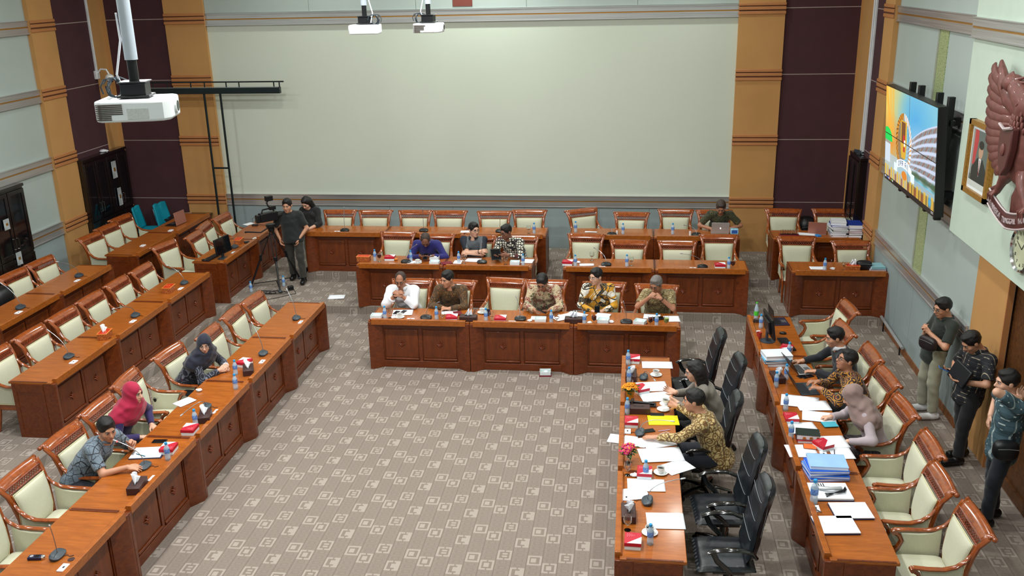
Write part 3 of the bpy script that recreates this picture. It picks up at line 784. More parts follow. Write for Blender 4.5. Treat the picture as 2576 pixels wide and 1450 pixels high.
def crumple(c, r, seed, n=9, m=6):
    rnd = random.Random(seed); b = MB(); b.ball(c, r, n, m)
    b.v = [(c[0] + (x - c[0]) * rnd.uniform(0.7, 1.25), c[1] + (y - c[1]) * rnd.uniform(0.7, 1.25), max(0.001, c[2] + (z - c[2]) * rnd.uniform(0.7, 1.25))) for x, y, z in b.v]
    return b
def tissue_box(kind):
    def mk():
        t = thing('tissue_box', '', 'tissue box')
        if kind in 'be':
            MB().box(-0.125, 0.125, -0.065, 0.065, 0, 0.075).build('box', M_BROWN, t, bevel=0.006)
            MB().box(-0.06, 0.06, -0.008, 0.008, 0.0752, 0.0765).build('slot', M_BLACK, t)
        else:
            MB().box(-0.11, 0.11, -0.065, 0.065, 0, 0.082).build('box', M_CARVE, t, bevel=0.004)
            MB().box(-0.115, 0.115, -0.07, 0.07, 0.082, 0.09).build('rim', M_OEDGE, t, bevel=0.002)
            MB().box(-0.10, 0.10, -0.055, 0.055, 0.09, 0.092).build('lid', M_ORED, t)
            MB().lathe([(0.026, 0), (0.032, 0), (0.032, 0.003), (0.026, 0.003), (0.026, 0)], 16, (0, 0, 0.0915), cap=False).build('ring', M_OEDGE, t)
        if kind in ('b', 'rw'):
            b = MB(); pts = [(-0.06, -0.005), (-0.03, 0.012), (0.0, -0.01), (0.035, 0.012), (0.06, 0.0)]
            def f(u, v):
                i = min(3, int(u * 4)); q = u * 4 - i
                x, y = lerp(pts[i][0], pts[i + 1][0], q), lerp(pts[i][1], pts[i + 1][1], q)
                return (x * (1 - 0.55 * v) + 0.02 * v, y * (1 + 3 * v), 0.076 + (0.014 if kind == 'rw' else 0) + v * (0.075 + 0.02 * math.sin(u * 9)))
            b.grid(f, 12, 5).build('tissue', M_WHITE, t, solid=0.002)
        return t
    return mk
def make_plate():
    t = thing('socket_plate', '', 'socket plate')
    MB().box(-0.055, 0.055, -0.035, 0.035, 0, 0.012).build('plate', M_WHITE, t, bevel=0.003)
    MB().box(-0.012, 0.012, -0.008, 0.008, 0.0121, 0.0135).build('socket', M_BLACK, t)
    return t
def make_phone(m):
    def mk():
        t = thing('smartphone', '', 'phone')
        MB().box(-0.038, 0.038, -0.076, 0.076, 0, 0.009).build('casing', m, t, bevel=0.003)
        MB().box(-0.034, 0.034, -0.07, 0.07, 0.0091, 0.0098).build('screen', M_LCD, t)
        return t
    return mk
_seed = [0]
def paper_sheet(w, d, curl, label, x, y, z, rot, pad=False):
    _seed[0] += 1; rnd = random.Random(_seed[0])
    if pad:
        t = thing('writing_pad', label, 'pad', (x, y, z), R(rot))
        MB().box(-w / 2, w / 2, -d / 2, d / 2, 0, 0.016).build('navy_back', plain('navy card', (24, 30, 66), 0.5), t, bevel=0.002)
        MB().box(-w / 2 + 0.002, w / 2 - 0.002, -d / 2 + 0.004, d / 2 + 0.003, 0.016, 0.024).build('sheets', M_WHITE, t)
        return t
    a, b_, c = rnd.uniform(0.3, 1) * curl, rnd.uniform(0, 6), rnd.uniform(0.3, 1)
    b = MB().grid(lambda u, v: ((u - 0.5) * w, (v - 0.5) * d, 0.0035 + a * (0.5 + 0.5 * math.sin(b_ + u * 3 + v * 2 * c)) + 0.0004), 8, 8)
    o = b.build('paper_sheet', M_WHITE, None, solid=0.003)
    return tag(o, label, 'paper', None, (x, y, z + 0.0005 * (_seed[0] % 7)), R(rot))
KIND = {'bottle': (make_bottle, 'water bottles'), 'goblet': (goblet(''), 'goblets'), 'goblet_red': (goblet('red'), 'goblets'), 'goblet_lime': (goblet('lime'), 'goblets'),
        'cup': (make_cup, 'coffee cups'), 'saucer': (make_saucer, 'coffee cups'), 'snack': (make_snack, 'snack boxes'), 'tray': (make_tray, 'open snack trays'),
        'tissue_b': (tissue_box('b'), 'tissue boxes'), 'tissue_e': (tissue_box('e'), 'tissue boxes'), 'tissue_r': (tissue_box('r'), 'tissue boxes'), 'tissue_rw': (tissue_box('rw'), 'tissue boxes'),
        'plate': (make_plate, 'white socket plates'), 'phone': (make_phone(M_BLACK), 'phones on the desks'), 'phone_b': (make_phone(M_BROWN), 'phones on the desks')}
def put_item(it):
    k, x, y, z, rot, lab = it[:6]
    if k in ('paper', 'pad'):
        return paper_sheet(it[6], it[7], 0.006, lab, x, y, z, rot, k == 'pad')
    if k == 'wrapper':
        m = M_OEDGE if 'gold' in lab else (M_WHITE if 'white' in lab or 'napkin' in lab else M_CARD)
        return tag(crumple((0, 0, 0.018), (0.04, 0.03, 0.02), int(abs(x * 1000))).build('crumpled_wrapper', m), lab, 'wrapper', None, (x, y, z), 0)
    if k == 'goblet' and 'lime' in lab: k = 'goblet_lime'
    mk, g = KIND[k]
    key = k + ('_tall' if lab.startswith('tall') else '')
    o = place(key, mk, (x, y, z), R(rot), lab, g)
    if lab.startswith('large water'): o.scale = (1.25, 1.25, 1.25)
    return o
def put_mic(base, tip, rot, lab, lit=False):
    t = thing('desk_microphone', lab, 'microphone', base, 0, 'gooseneck desk microphones')
    a = R(rot); ca, sa = math.cos(a), math.sin(a)
    d = Vector(tip) - Vector(base)
    if rot == 0: m = M_BLACK
    else: m = M_DK
    prof = []
    n = 20
    def ring(sx, sy, z, tilt):
        out = []
        for k in range(n):
            th = 2 * PI * k / n; x = sx * math.copysign(abs(math.cos(th)) ** 0.8, math.cos(th)); y = sy * math.copysign(abs(math.sin(th)) ** 0.7, math.sin(th))
            zz = z + tilt * (-y / sy) * 0.012
            out.append((x * ca - y * sa, x * sa + y * ca, zz))
        return out
    rings = [ring(0.078, 0.045, 0.0, 0), ring(0.086, 0.052, 0.016, 0), ring(0.085, 0.053, 0.03, -1), ring(0.066, 0.04, 0.042, -1)]
    vs = [p for r in rings for p in r]; fs = [tuple(range(n))[::-1], tuple(3 * n + k for k in range(n))]
    for i in range(3): fs += [(i * n + k, i * n + (k + 1) % n, (i + 1) * n + (k + 1) % n, (i + 1) * n + k) for k in range(n)]
    MB().add(vs, fs).build('base', m, t)
    # a neck rising first, then bending to the tip
    p0 = Vector((0, 0, 0.038)); p3 = Vector(d); L = (p3 - p0).length
    p1 = p0 + Vector((0, 0, L * 0.42)) * (1.0 if d.z > 0.15 else 0.75); p2 = p3 - (p3 - p1) * 0.35
    pts = [tuple(p0 * (1 - s) ** 3 + p1 * 3 * s * (1 - s) ** 2 + p2 * 3 * s * s * (1 - s) + p3 * s ** 3) for s in [k / 12 for k in range(13)]]
    MB().sweep(pts, 0.0042, n=6).build('gooseneck', M_GREY, t)
    q = (p3 - Vector(pts[-3])).normalized()
    MB().sweep([tuple(p3 - q * 0.012), tuple(p3 - q * 0.004), tuple(p3 + q * 0.03), tuple(p3 + q * 0.036)], [0.005, 0.0085, 0.0085, 0.004], n=8).build('capsule', M_SILVER if rot else M_GREY, t)
    if lit: MB().sweep([tuple(p3 - q * 0.012), tuple(p3 - q * 0.004)], 0.0092, n=10).build('lit_ring', M_RING, t)
    if rot:
        k = 1 if rot > 0 else -1
        MB().sweep([(0.04 * k, 0.0, 0.012), (0.075 * k, 0.03, 0.006), (0.10 * k, 0.01, 0.004), (0.13 * k, 0.03, 0.004)], 0.003, n=5).build('cable', M_BLACK, t)
    return t

def laptop(label, loc, rot, lidm, basem, open_deg=105, w=0.31, d=0.215, apple=False, dark_screen=True):
    """hinge towards local +y is away from the user; the user sits at local -y... the lid stands at +y"""
    t = thing('laptop', label, 'laptop', loc, R(rot))
    b = MB().box(-w / 2, w / 2, -d / 2, d / 2, 0, 0.014).build('base', basem, t, bevel=0.003)
    k = MB()
    for r in range(5):
        for c in range(13): k.box(-w * 0.44 + c * w * 0.88 / 13, -w * 0.44 + (c + 0.82) * w * 0.88 / 13, -d * 0.02 + r * d * 0.09, -d * 0.02 + (r + 0.8) * d * 0.09, 0.014, 0.0155)
    k.build('keyboard', M_KEYS, b); MB().box(-0.05, 0.05, -d * 0.42, -d * 0.1, 0.014, 0.0146).build('touchpad', M_GREY, b)
    l = MB().box(-w / 2, w / 2, 0, 0.007, 0, d).build('lid', lidm, t, bevel=0.002)
    l.location = (0, d / 2, 0.012); l.rotation_euler = (R(-(open_deg - 90)), 0, 0)
    MB().box(-w / 2 + 0.008, w / 2 - 0.008, -0.0012, 0, 0.012, d - 0.008).build('screen', M_LCD if dark_screen else plain('lit screen', (120, 150, 180), 0.3, emit=0.8), l)
    if apple:
        a = MB(); pts = []
        for i in range(20):
            th = 2 * PI * i / 20; r = 0.013 * (1 - 0.12 * math.cos(2 * th) * (math.sin(th) > 0))
            x, z = r * math.cos(th), r * math.sin(th)
            if x > 0.007 and abs(z) < 0.006: x = 0.007 - (0.006 - abs(z)) * 0.3
            pts.append((x, z + d * 0.5))
        a.prism(pts, 0.0072, 0.008, 'Y'); a.prism([(0.002, d * 0.5 + 0.014), (0.008, d * 0.5 + 0.019), (0.004, d * 0.5 + 0.022)], 0.0072, 0.008, 'Y')
        a.build('fruit_logo', plain('lit white logo', (250, 250, 250), 0.4, emit=1.5), l)
    return t
def monitor(label, loc, rot, w=0.47, h=0.29):
    t = thing('computer_monitor', label, 'monitor', loc, R(rot))
    MB().lathe([(0.001, 0), (0.1, 0), (0.1, 0.008), (0.03, 0.014), (0.001, 0.014)], 20).box(-0.03, 0.03, 0.0, 0.025, 0.01, 0.2).build('stand', M_DK, t)
    s = MB().box(-w / 2, w / 2, -0.045, -0.015, 0, h).cbox((0, 0.0, h * 0.5), (w * 0.6, 0.03, h * 0.6)).build('screen_housing', M_BLACK, t, bevel=0.006)
    s.location = (0, 0, 0.09); s.rotation_euler = (R(-8), 0, 0)
    MB().box(-w / 2 + 0.012, w / 2 - 0.012, -0.0465, -0.045, 0.02, h - 0.012).build('screen', M_LCD, s)
    return t
def keyboard(label, loc, rot):
    t = thing('keyboard', label, 'keyboard', loc, R(rot))
    b = MB().box(-0.22, 0.22, -0.065, 0.065, 0, 0.018).build('case', M_BLACK, t, bevel=0.003)
    k = MB()
    for r in range(5):
        for c in range(18): k.box(-0.21 + c * 0.0235, -0.21 + c * 0.0235 + 0.019, -0.055 + r * 0.022, -0.055 + r * 0.022 + 0.018, 0.018, 0.022)
    k.build('keys', M_KEYS, t); return t
def mouse(label, loc, rot, m):
    b = MB().ball((0, 0, 0.012), (0.03, 0.05, 0.022), 14, 8); b.v = [(x, y, max(0, z)) for x, y, z in b.v]
    return tag(b.build('computer_mouse', m), label, 'mouse', None, loc, R(rot))
def book(label, loc, rot, w, d, h, col, cat='book', name='book'):
    t = thing(name, label, cat, loc, R(rot))
    m = plain('cover %d %d %d' % col, col, 0.45)
    MB().box(-w / 2, w / 2, -d / 2, d / 2, 0, 0.003).box(-w / 2, w / 2, -d / 2, d / 2, h - 0.003, h).box(-w / 2, w / 2, -d / 2, -d / 2 + 0.004, 0, h).build('cover', m, t)
    MB().box(-w / 2 + 0.004, w / 2 - 0.004, -d / 2 + 0.004, d / 2 - 0.004, 0.003, h - 0.003).build('pages', M_WHITE, t)
    return t

# ------------------------------------------------------------------ people: smooth signed-distance bodies turned into meshes
import openvdb as vdb
V = lambda *a: np.array(a[0] if len(a) == 1 else a, dtype=float)
def nrm(a): a = np.asarray(a, float); return a / (np.linalg.norm(a) + 1e-9)
class P:
    """one primitive: f(points)->distance inside its box"""
    def __init__(s, lo, hi, f, sub=False, k=None): s.lo, s.hi, s.f, s.sub, s.k = lo, hi, f, sub, k
def cone(a, b, ra, rb, side=None, fx=1.0, clip=None, k=None, sub=False):
    a, b = V(a), V(b); ab = b - a; L2 = ab @ ab + 1e-12
    m = max(ra, rb) * max(1, fx) + 0.05; lo, hi = np.minimum(a, b) - m, np.maximum(a, b) + m
    sd = nrm(side) if side is not None else None
    def f(X, Y, Z):
        px, py, pz = X - a[0], Y - a[1], Z - a[2]
        t = np.clip((px * ab[0] + py * ab[1] + pz * ab[2]) / L2, 0, 1)
        dx, dy, dz = px - t * ab[0], py - t * ab[1], pz - t * ab[2]
        q = dx * dx + dy * dy + dz * dz
        if sd is not None:
            c = dx * sd[0] + dy * sd[1] + dz * sd[2]; q = q - c * c + (c / fx) ** 2
        d = np.sqrt(np.maximum(q, 1e-12)) - (ra + (rb - ra) * t)
        if clip is not None:
            for cpt, cn in clip: d = np.maximum(d, (X - cpt[0]) * cn[0] + (Y - cpt[1]) * cn[1] + (Z - cpt[2]) * cn[2])
        return d
    return P(lo, hi, f, sub, k)
def ell(c, r, M=None, clip=None, k=None, sub=False):
    c = V(c); r = V(r); M = np.eye(3) if M is None else M
    m = max(r) + 0.05; lo, hi = c - m, c + m
    def f(X, Y, Z):
        px, py, pz = X - c[0], Y - c[1], Z - c[2]
        q = [px * M[0, i] + py * M[1, i] + pz * M[2, i] for i in range(3)]
        k0 = np.sqrt(sum((q[i] / r[i]) ** 2 for i in range(3)) + 1e-12); k1 = np.sqrt(sum((q[i] / r[i] ** 2) ** 2 for i in range(3)) + 1e-12)
        d = k0 * (k0 - 1) / k1
        if clip is not None:
            for cpt, cn in clip: d = np.maximum(d, (X - cpt[0]) * cn[0] + (Y - cpt[1]) * cn[1] + (Z - cpt[2]) * cn[2])
        return d
    return P(lo, hi, f, sub, k)
BG = 0.05
def sdf_object(name, prims, m, parent, res=0.008, k=0.02, fold=0.0, fscale=22.0, cuts=(), adapt=0.0):
    pos = [p for p in prims if not p.sub]
    lo = np.min([p.lo for p in pos], axis=0); hi = np.max([p.hi for p in pos], axis=0)
    lo = np.floor(lo / res) * res; n = np.ceil((hi - lo) / res).astype(int) + 1
    A = np.full(n, BG, np.float32)
    ax = [lo[i] + res * np.arange(n[i], dtype=np.float32) for i in range(3)]
    for p in prims:
        i0 = np.maximum(0, np.floor((p.lo - lo) / res).astype(int)); i1 = np.minimum(n, np.ceil((p.hi - lo) / res).astype(int) + 1)
        if np.any(i1 <= i0): continue
        sl = tuple(slice(i0[j], i1[j]) for j in range(3))
        X = ax[0][sl[0]][:, None, None]; Y = ax[1][sl[1]][None, :, None]; Z = ax[2][sl[2]][None, None, :]
        d = p.f(X, Y, Z).astype(np.float32); B = A[sl]; kk = p.k if p.k is not None else k
        if p.sub: d = -d; h = np.clip(0.5 - 0.5 * (d - B) / (kk * -1), 0, 1) if False else None
        if p.sub: A[sl] = np.maximum(B, d)
        else:
            h = np.clip(0.5 + 0.5 * (B - d) / kk, 0, 1)
            A[sl] = B * (1 - h) + d * h - kk * h * (1 - h)
    if cuts or fold:
        X = ax[0][:, None, None]; Y = ax[1][None, :, None]; Z = ax[2][None, None, :]
        if fold:
            w = np.sin(X * fscale + 3.1 * np.sin(Z * fscale * 0.7)) * np.sin(Y * fscale * 1.1 + 2.0 * np.sin(X * fscale * 0.5 + Z * fscale * 0.4)) + 0.6 * np.sin(Z * fscale * 1.6 + 4 * np.sin(X * 9 + Y * 11))
            A += (fold * w).astype(np.float32)
        for cpt, cn in cuts: A = np.maximum(A, ((X - cpt[0]) * cn[0] + (Y - cpt[1]) * cn[1] + (Z - cpt[2]) * cn[2]).astype(np.float32))
    A = np.clip(A, -BG, BG)
    g = vdb.FloatGrid(BG); g.copyFromArray(np.ascontiguousarray(A)); pts, tris, quads = g.convertToPolygons(0.0, adapt)
    pts = pts * res + lo
    nf = len(tris) + len(quads)
    me = bpy.data.meshes.new(name); me.vertices.add(len(pts)); me.vertices.foreach_set('co', pts.astype(np.float32).ravel())
    tris, quads = tris[:, ::-1], quads[:, ::-1]
    idx = np.concatenate([tris.ravel(), quads.ravel()]).astype(np.int32)
    me.loops.add(len(idx)); me.loops.foreach_set('vertex_index', idx)
    st = np.concatenate([np.arange(len(tris)) * 3, len(tris) * 3 + np.arange(len(quads)) * 4]).astype(np.int32)
    me.polygons.add(nf); me.polygons.foreach_set('loop_start', st)
    me.update(calc_edges=True); me.validate(); me.shade_smooth(); me.materials.append(m)
    o = bpy.data.objects.new(name, me); C.objects.link(o); o.parent = parent
    return o

def rotm(yaw, pitch=0, roll=0):
    """columns right(left-hand side of the person), forward, up; yaw like chairs: 0 looks to -y; pitch down positive"""
    a = R(yaw); f = V(math.sin(a), -math.cos(a), 0); l = V(math.cos(a), math.sin(a), 0); u = V(0, 0, 1)
    p = R(pitch); f2 = f * math.cos(p) - u * math.sin(p); u2 = u * math.cos(p) + f * math.sin(p)
    r = R(roll); l2 = l * math.cos(r) + u2 * math.sin(r); u3 = u2 * math.cos(r) - l * math.sin(r)
    return np.stack([l2, f2, u3], axis=1)
def skin_mat(name, col):
    if name in MATS: return MATS[name]
    m, nt, b = new_mat(name); v = coords(nt); n = noise(nt, v, 16, 3)
    nt.links.new(mix(nt, n, srgb(*[c * 0.93 for c in col]), srgb(*[min(255, c * 1.05) for c in col])), b.inputs['Base Color'])
    b.inputs['Roughness'].default_value = 0.48; b.inputs['Subsurface Weight'].default_value = 0.06
    b.inputs['Subsurface Radius'].default_value = (0.02, 0.008, 0.004); b.inputs['Subsurface Scale'].default_value = 0.5
    MATS[name] = m; return m
SKIN = {'tan': skin_mat('tan skin', (198, 144, 114)), 'light': skin_mat('light skin', (216, 168, 142)), 'brown': skin_mat('brown skin', (176, 122, 94)), 'dark': skin_mat('deep brown skin', (140, 94, 74))}
HAIRM = {'black': plain('black hair', (18, 16, 17), 0.42, var=0.3, nscale=60, bmp=0.4), 'grey': plain('grey cropped hair', (118, 112, 108), 0.6, var=0.3, nscale=120, bmp=0.3), 'stubble': plain('shaved hair', (66, 54, 48), 0.7, var=0.2, nscale=150)}
M_EYEW = plain('eye white', (226, 220, 212), 0.3); M_IRIS = plain('dark iris', (24, 16, 12), 0.2); M_LIP = plain('lips', (140, 70, 66), 0.5)
M_BROW = plain('eyebrow', (26, 20, 18), 0.7); M_SHOE = plain('black shoe leather', (20, 20, 22), 0.35); M_SHOEW = plain('white sneaker', (225, 226, 228), 0.5)
def hand(W, d, palm, side, curl=0.5, spread=0.12):
    """prims of a hand with five fingers; d forward, palm = direction the palm faces, side +1 if the thumb lies towards cross(d, palm)"""
    d = nrm(d); palm = nrm(V(palm) - (V(palm) @ d) * d); lat = np.cross(d, palm) * side
    pr = [cone(W, W + d * 0.03, 0.026, 0.024, palm, 0.75, k=0.012), cone(W + d * 0.03 + lat * 0.012, W + d * 0.082 + lat * 0.016, 0.024, 0.021, palm, 0.52, k=0.012), cone(W + d * 0.03 - lat * 0.014, W + d * 0.078 - lat * 0.02, 0.022, 0.018, palm, 0.52, k=0.012)]
    for off, L, r in ((0.030, 0.070, 0.0088), (0.0105, 0.078, 0.009), (-0.0095, 0.073, 0.0088), (-0.028, 0.058, 0.0078)):
        base = W + d * (0.082 if off > 0 else 0.078) + lat * off
        dd = nrm(d + lat * off * spread * 20)
        c1, c2 = curl * 0.9, curl * 2.0
        q1 = nrm(dd * math.cos(c1) + palm * math.sin(c1)); q2 = nrm(dd * math.cos(c2) + palm * math.sin(c2))
        m1 = base + q1 * L * 0.5; m2 = m1 + q2 * L * 0.5
        pr += [cone(base, m1, r, r * 0.95, k=0.003), cone(m1, m2, r * 0.95, r * 0.75, k=0.003)]
    tb = W + d * 0.028 + lat * 0.028; t1 = nrm(d * 0.75 + lat * 0.65 + palm * 0.35); t2_ = nrm(d * 1.0 + lat * 0.2 + palm * (0.2 + curl * 0.5))
    tm = tb + t1 * 0.04
    pr += [cone(tb, tm, 0.0135, 0.011, k=0.006), cone(tm, tm + t2_ * 0.032, 0.0105, 0.0085, k=0.003)]
    return pr
def elbow(S_, W, l1, l2, pole):
    D = W - S_; L = np.linalg.norm(D); Lm = (l1 + l2) * 0.985
    if L > Lm: W = S_ + D / L * Lm; D = W - S_; L = Lm
    a = (l1 * l1 - l2 * l2 + L * L) / (2 * L); h = math.sqrt(max(0, l1 * l1 - a * a)); n = D / L
    pl = V(pole) - (V(pole) @ n) * n
    return S_ + n * a + nrm(pl) * h, W
def person(label, org, yaw, head, hyaw=None, hpitch=5, seat=0.47, stand=False, hl=None, hr=None, dl=None, dr=None, palm_l=(0, 0, -1), palm_r=(0, 0, -1), curl=0.5, curl_r=None,
           pole_l=None, pole_r=None, skin='tan', hair='short', hcol='black', shirt=None, sleeve='short', collar=True, pants=None, glasses=False, female=False, hijab=None, hroll=0,
           girth=1.0, shoes='black', placket=None, watch=None, jacket=None, knees=None, mask=None, capr=False, res=0.0075, feet=None, tail=0.0):
    """org = floor point under the hips (x, y, z of the floor); head = head centre; hands = wrist positions, all in room coordinates"""
    org = V(org); t = thing('person', label, 'person', tuple(org))
    A3 = rotm(yaw); LF, FW, UP = A3[:, 0], A3[:, 1], A3[:, 2]
    hyaw = yaw if hyaw is None else hyaw
    Hc = V(head) - org; HM = rotm(hyaw, hpitch, hroll); hx, hf, hu = HM[:, 0], HM[:, 1], HM[:, 2]
    hs = 1.0 if female else 1.05
    hp = lambda x, y, z: Hc + (hx * x + hf * y + hu * z) * hs
    hipz = (0.93 if stand else seat + 0.10)
    hips = V(0, 0, hipz)
    nb = hp(0, -0.035, -0.110) + V(0, 0, -0.040) - FW * 0.012           # neck base
    spine = nb - hips; sh = 0.158 if female else 0.178
    tor = nrm(spine); LFt = LF
    shl = nb + LFt * sh - tor * 0.045; shr = nb - LFt * sh - tor * 0.045
    if np.linalg.norm(spine) > 0.62: hips = nb - tor * 0.60
    mid = hips * 0.5 + nb * 0.5 - FW * 0.02; chest = hips * 0.2 + nb * 0.8 - FW * 0.012
    g = girth * (0.9 if female else 1.0)
    l1, l2 = 0.275, 0.245
    B = []        # skin
    B += [ell(hp(0, -0.012, 0.03), (0.074 * hs, 0.094 * hs, 0.088 * hs), HM), ell(hp(0, 0.028, -0.035), (0.060 * hs, 0.062 * hs, 0.078 * hs), HM, k=0.03), ell(hp(0, 0.055, -0.092), (0.026, 0.024, 0.02), HM, k=0.03)]
    B += [ell(hp(s * 0.038, 0.056, -0.022), (0.024, 0.022, 0.022), HM, k=0.02) for s in (-1, 1)]
    B += [ell(hp(0, 0.076, 0.030), (0.045, 0.014, 0.012), HM, k=0.015)]
    B += [ell(hp(s * 0.031, 0.093, 0.008), (0.017, 0.014, 0.011), HM, sub=True) for s in (-1, 1)]
    B += [cone(hp(0, 0.078, 0.018), hp(0, 0.104, -0.022), 0.010, 0.014, k=0.010), ell(hp(0.012, 0.092, -0.028), (0.009, 0.010, 0.008), HM, k=0.006), ell(hp(-0.012, 0.092, -0.028), (0.009, 0.010, 0.008), HM, k=0.006)]
    B += [ell(hp(0, 0.086, -0.055), (0.024, 0.011, 0.010), HM, k=0.008)]
    if not hijab: B += [ell(hp(s * 0.077, -0.008, 0.0), (0.010, 0.021, 0.031), HM, k=0.006) for s in (-1, 1)]
    B += [cone(hp(0, -0.025, -0.06), nb, 0.054 * (0.88 if female else 1), 0.060 * (0.88 if female else 1), k=0.03)]
    B += [cone(nb - tor * 0.03, chest, 0.07, 0.095, LF, 1.5, k=0.04), cone(chest, hips, 0.10 * g, 0.11 * g, LF, 1.35, k=0.04)]
    # arms
    dfl = lambda sgn: (LF * sgn * 0.9 - V(0, 0, 0.8) - FW * 0.3)
    arms = {}
    for key, S_, Wt, pole, sgn in (('l', shl, hl, pole_l, 1), ('r', shr, hr, pole_r, -1)):
        if Wt is None:
            Wt = S_ + LF * sgn * 0.06 - V(0, 0, 0.49) + FW * 0.05 if stand else hips + FW * 0.30 + LF * sgn * 0.12 + V(0, 0, 0.10)
        else: Wt = V(Wt) - org
        E_, W_ = elbow(S_, Wt, l1, l2, pole if pole is not None else dfl(sgn))
        arms[key] = (S_, E_, W_)
        B += [cone(S_, E_, 0.048 * g, 0.039, k=0.03), cone(E_, W_, 0.039, 0.0265, k=0.015)]
        d = dl if key == 'l' else dr
        d = nrm(W_ - E_) if d is None else nrm(V(d)); pm = V(palm_l if key == 'l' else palm_r)
        lat = np.cross(d, nrm(pm - (pm @ d) * d)); inward = -LF * sgn
        B += hand(W_, d, pm, 1 if lat @ inward > 0 else -1, curl if (key == 'l' or curl_r is None) else curl_r)
    # legs
    hw = 0.085; legs = []
    for sgn in (1, -1):
        h_ = hips + LF * sgn * hw - V(0, 0, 0.02)
        if stand:
            ft = (feet[0] if sgn > 0 else feet[1]) if feet else None
            an = (V(ft) - org + V(0, 0, 0.09)) if ft is not None else V(0, 0, 0.09) + LF * sgn * 0.10
            kn = h_ * 0.5 + an * 0.5 + FW * 0.03
        else:
            kn = h_ + FW * 0.42 + V(0, 0, -0.03) + LF * sgn * 0.05
            an = V(kn[0], kn[1], 0.09) + FW * (0.02 if knees is None else knees)
        legs.append((h_, kn, an)); toe = an + FW * 0.17 - V(0, 0, 0.055)
        B += [cone(h_, kn, 0.078 * g, 0.055, k=0.03), cone(kn, an, 0.054, 0.037, k=0.02), cone(an - V(0, 0, 0.045), toe, 0.035, 0.028, LF, 1.2, k=0.02)]
    sdf_object('body', B, SKIN[skin], t, res=min(res, 0.0065), k=0.02)
    # shoes
    for h_, kn, an in legs:
        toe = an + FW * 0.165 - V(0, 0, 0.045); heel = an - FW * 0.045 - V(0, 0, 0.045)
        if shoes: sdf_object('shoe', [cone(heel, toe, 0.046, 0.041, LF, 1.05), cone(an, an - V(0, 0, 0.04), 0.045, 0.05)], M_SHOEW if shoes == 'white' else M_SHOE, t, res=0.008, k=0.02, cuts=[(V(0, 0, 0.004), V(0, 0, -1))])
    # trousers
    if pants:
        L_ = []
        for h_, kn, an in legs:
            end = an - nrm(an - kn) * (0.02 if capr is False else -0.0) if not capr else kn + (an - kn) * 0.62
            ax_ = nrm(end - kn)
            L_ += [cone(h_, kn, 0.092 * g, 0.073, k=0.03), cone(kn, end, 0.070, 0.062, k=0.03, clip=[(end, ax_)])]
        L_ += [cone(hips + LF * 0.05 - FW * 0.01, hips - LF * 0.05 - FW * 0.01, 0.098 * g, 0.098 * g, UP, 1.0, k=0.03), cone(hips - FW * 0.01, hips + tor * 0.03 - FW * 0.01, 0.096 * g, 0.090 * g, LF, 1.35, k=0.03)]
        sdf_object('trousers', L_, pants, t, res=0.010, k=0.03, fold=0.0035, fscale=22)
    # shirt
    S_ = [cone(nb - tor * 0.055, chest, 0.075, 0.112 * g, LF, 1.5, k=0.05), cone(chest, mid, 0.115 * g, 0.120 * g, LF, 1.32, k=0.04), cone(mid, hips - tor * (0.03 + tail), 0.122 * g, 0.136 * g, LF, 1.3, k=0.04)]
    if female: S_ += [ell(chest - tor * 0.06 + FW * 0.085 + LF * s * 0.06, (0.06, 0.055, 0.06), k=0.03) for s in (-1, 1)]
    S_ += [cone(nb + LF * s * 0.03 - tor * 0.03, nb + LF * s * (sh - 0.01) - tor * 0.045, 0.052, 0.058 * g, k=0.04) for s in (-1, 1)]
    SM = []
    for key in 'lr':
        a, e, w = arms[key]
        if sleeve in ('long', 'puffy'):
            wi = 0.012 if sleeve == 'puffy' else 0; end = e + (w - e) * (0.93 if sleeve == 'long' else 0.62)
            S_ += [cone(a, e, 0.062 * g + wi, 0.052 + wi, k=0.04), cone(e, end, 0.052 + wi, 0.038 + wi * 1.5, k=0.02, clip=[(end, nrm(w - e))])]
        elif sleeve == '34':
            end = e + (w - e) * 0.45; S_ += [cone(a, e, 0.060 * g, 0.054, k=0.04), cone(e, end, 0.054, 0.048, k=0.02, clip=[(end, nrm(w - e))])]
        else:
            end = a + (e - a) * 0.80; S_ += [cone(a, end, 0.063 * g, 0.062, k=0.04, clip=[(end, nrm(e - a))])]
    hem = hips - tor * (0.09 + tail)
    sdf_object('shirt' if not female else 'blouse', S_ + [ell(nb + tor * 0.045 + FW * 0.01, (0.062, 0.062, 0.06), sub=True)], shirt, t, res=res, k=0.03, fold=0.0038, fscale=21, cuts=[(hem, -tor)])
    if collar:
        c = MB(); n_ = 18; q = []
        for i in range(n_ + 1):
            th = R(22) + (2 * PI - R(44)) * i / n_
            q.append((th, 0.060 + 0.004 * math.cos(th)))
        for layer, (dz0, dr0, dz1, dr1) in enumerate(((0.0, 0.0, 0.032, -0.002), (0.032, 0.0, -0.006, 0.018))):
            pts = []
            for th, r in q:
                dirv = FW * math.cos(th) + LF * math.sin(th); tip = 0.034 * max(0, math.cos(th)) ** 4 if layer else 0
                c0 = nb + tor * (0.014 + dz0) + dirv * (r * 1.16 + dr0); c1 = nb + tor * (0.014 + dz1 - tip) + dirv * (r * 1.16 + dr1 + tip * 0.8)
                pts.append((c0, c1))
            vs = [tuple(x) for p_ in pts for x in p_]; c.add(vs, [(2 * i, 2 * i + 1, 2 * i + 3, 2 * i + 2) for i in range(n_)])
        c.build('collar', shirt if collar is True else collar, t, solid=0.004)
    if placket:
        a = nb + FW * 0.06 - tor * 0.02; pts = [a] + [hips + spine * s + FW * (0.128 * g + (0.004 if s < .7 else -0.012)) for s in (0.78, 0.6, 0.4, 0.2)]
        MB().sweep([tuple(p_) for p_ in pts], 0.016, 0.006, n=6, up=tuple(FW)).build('placket', placket, t)
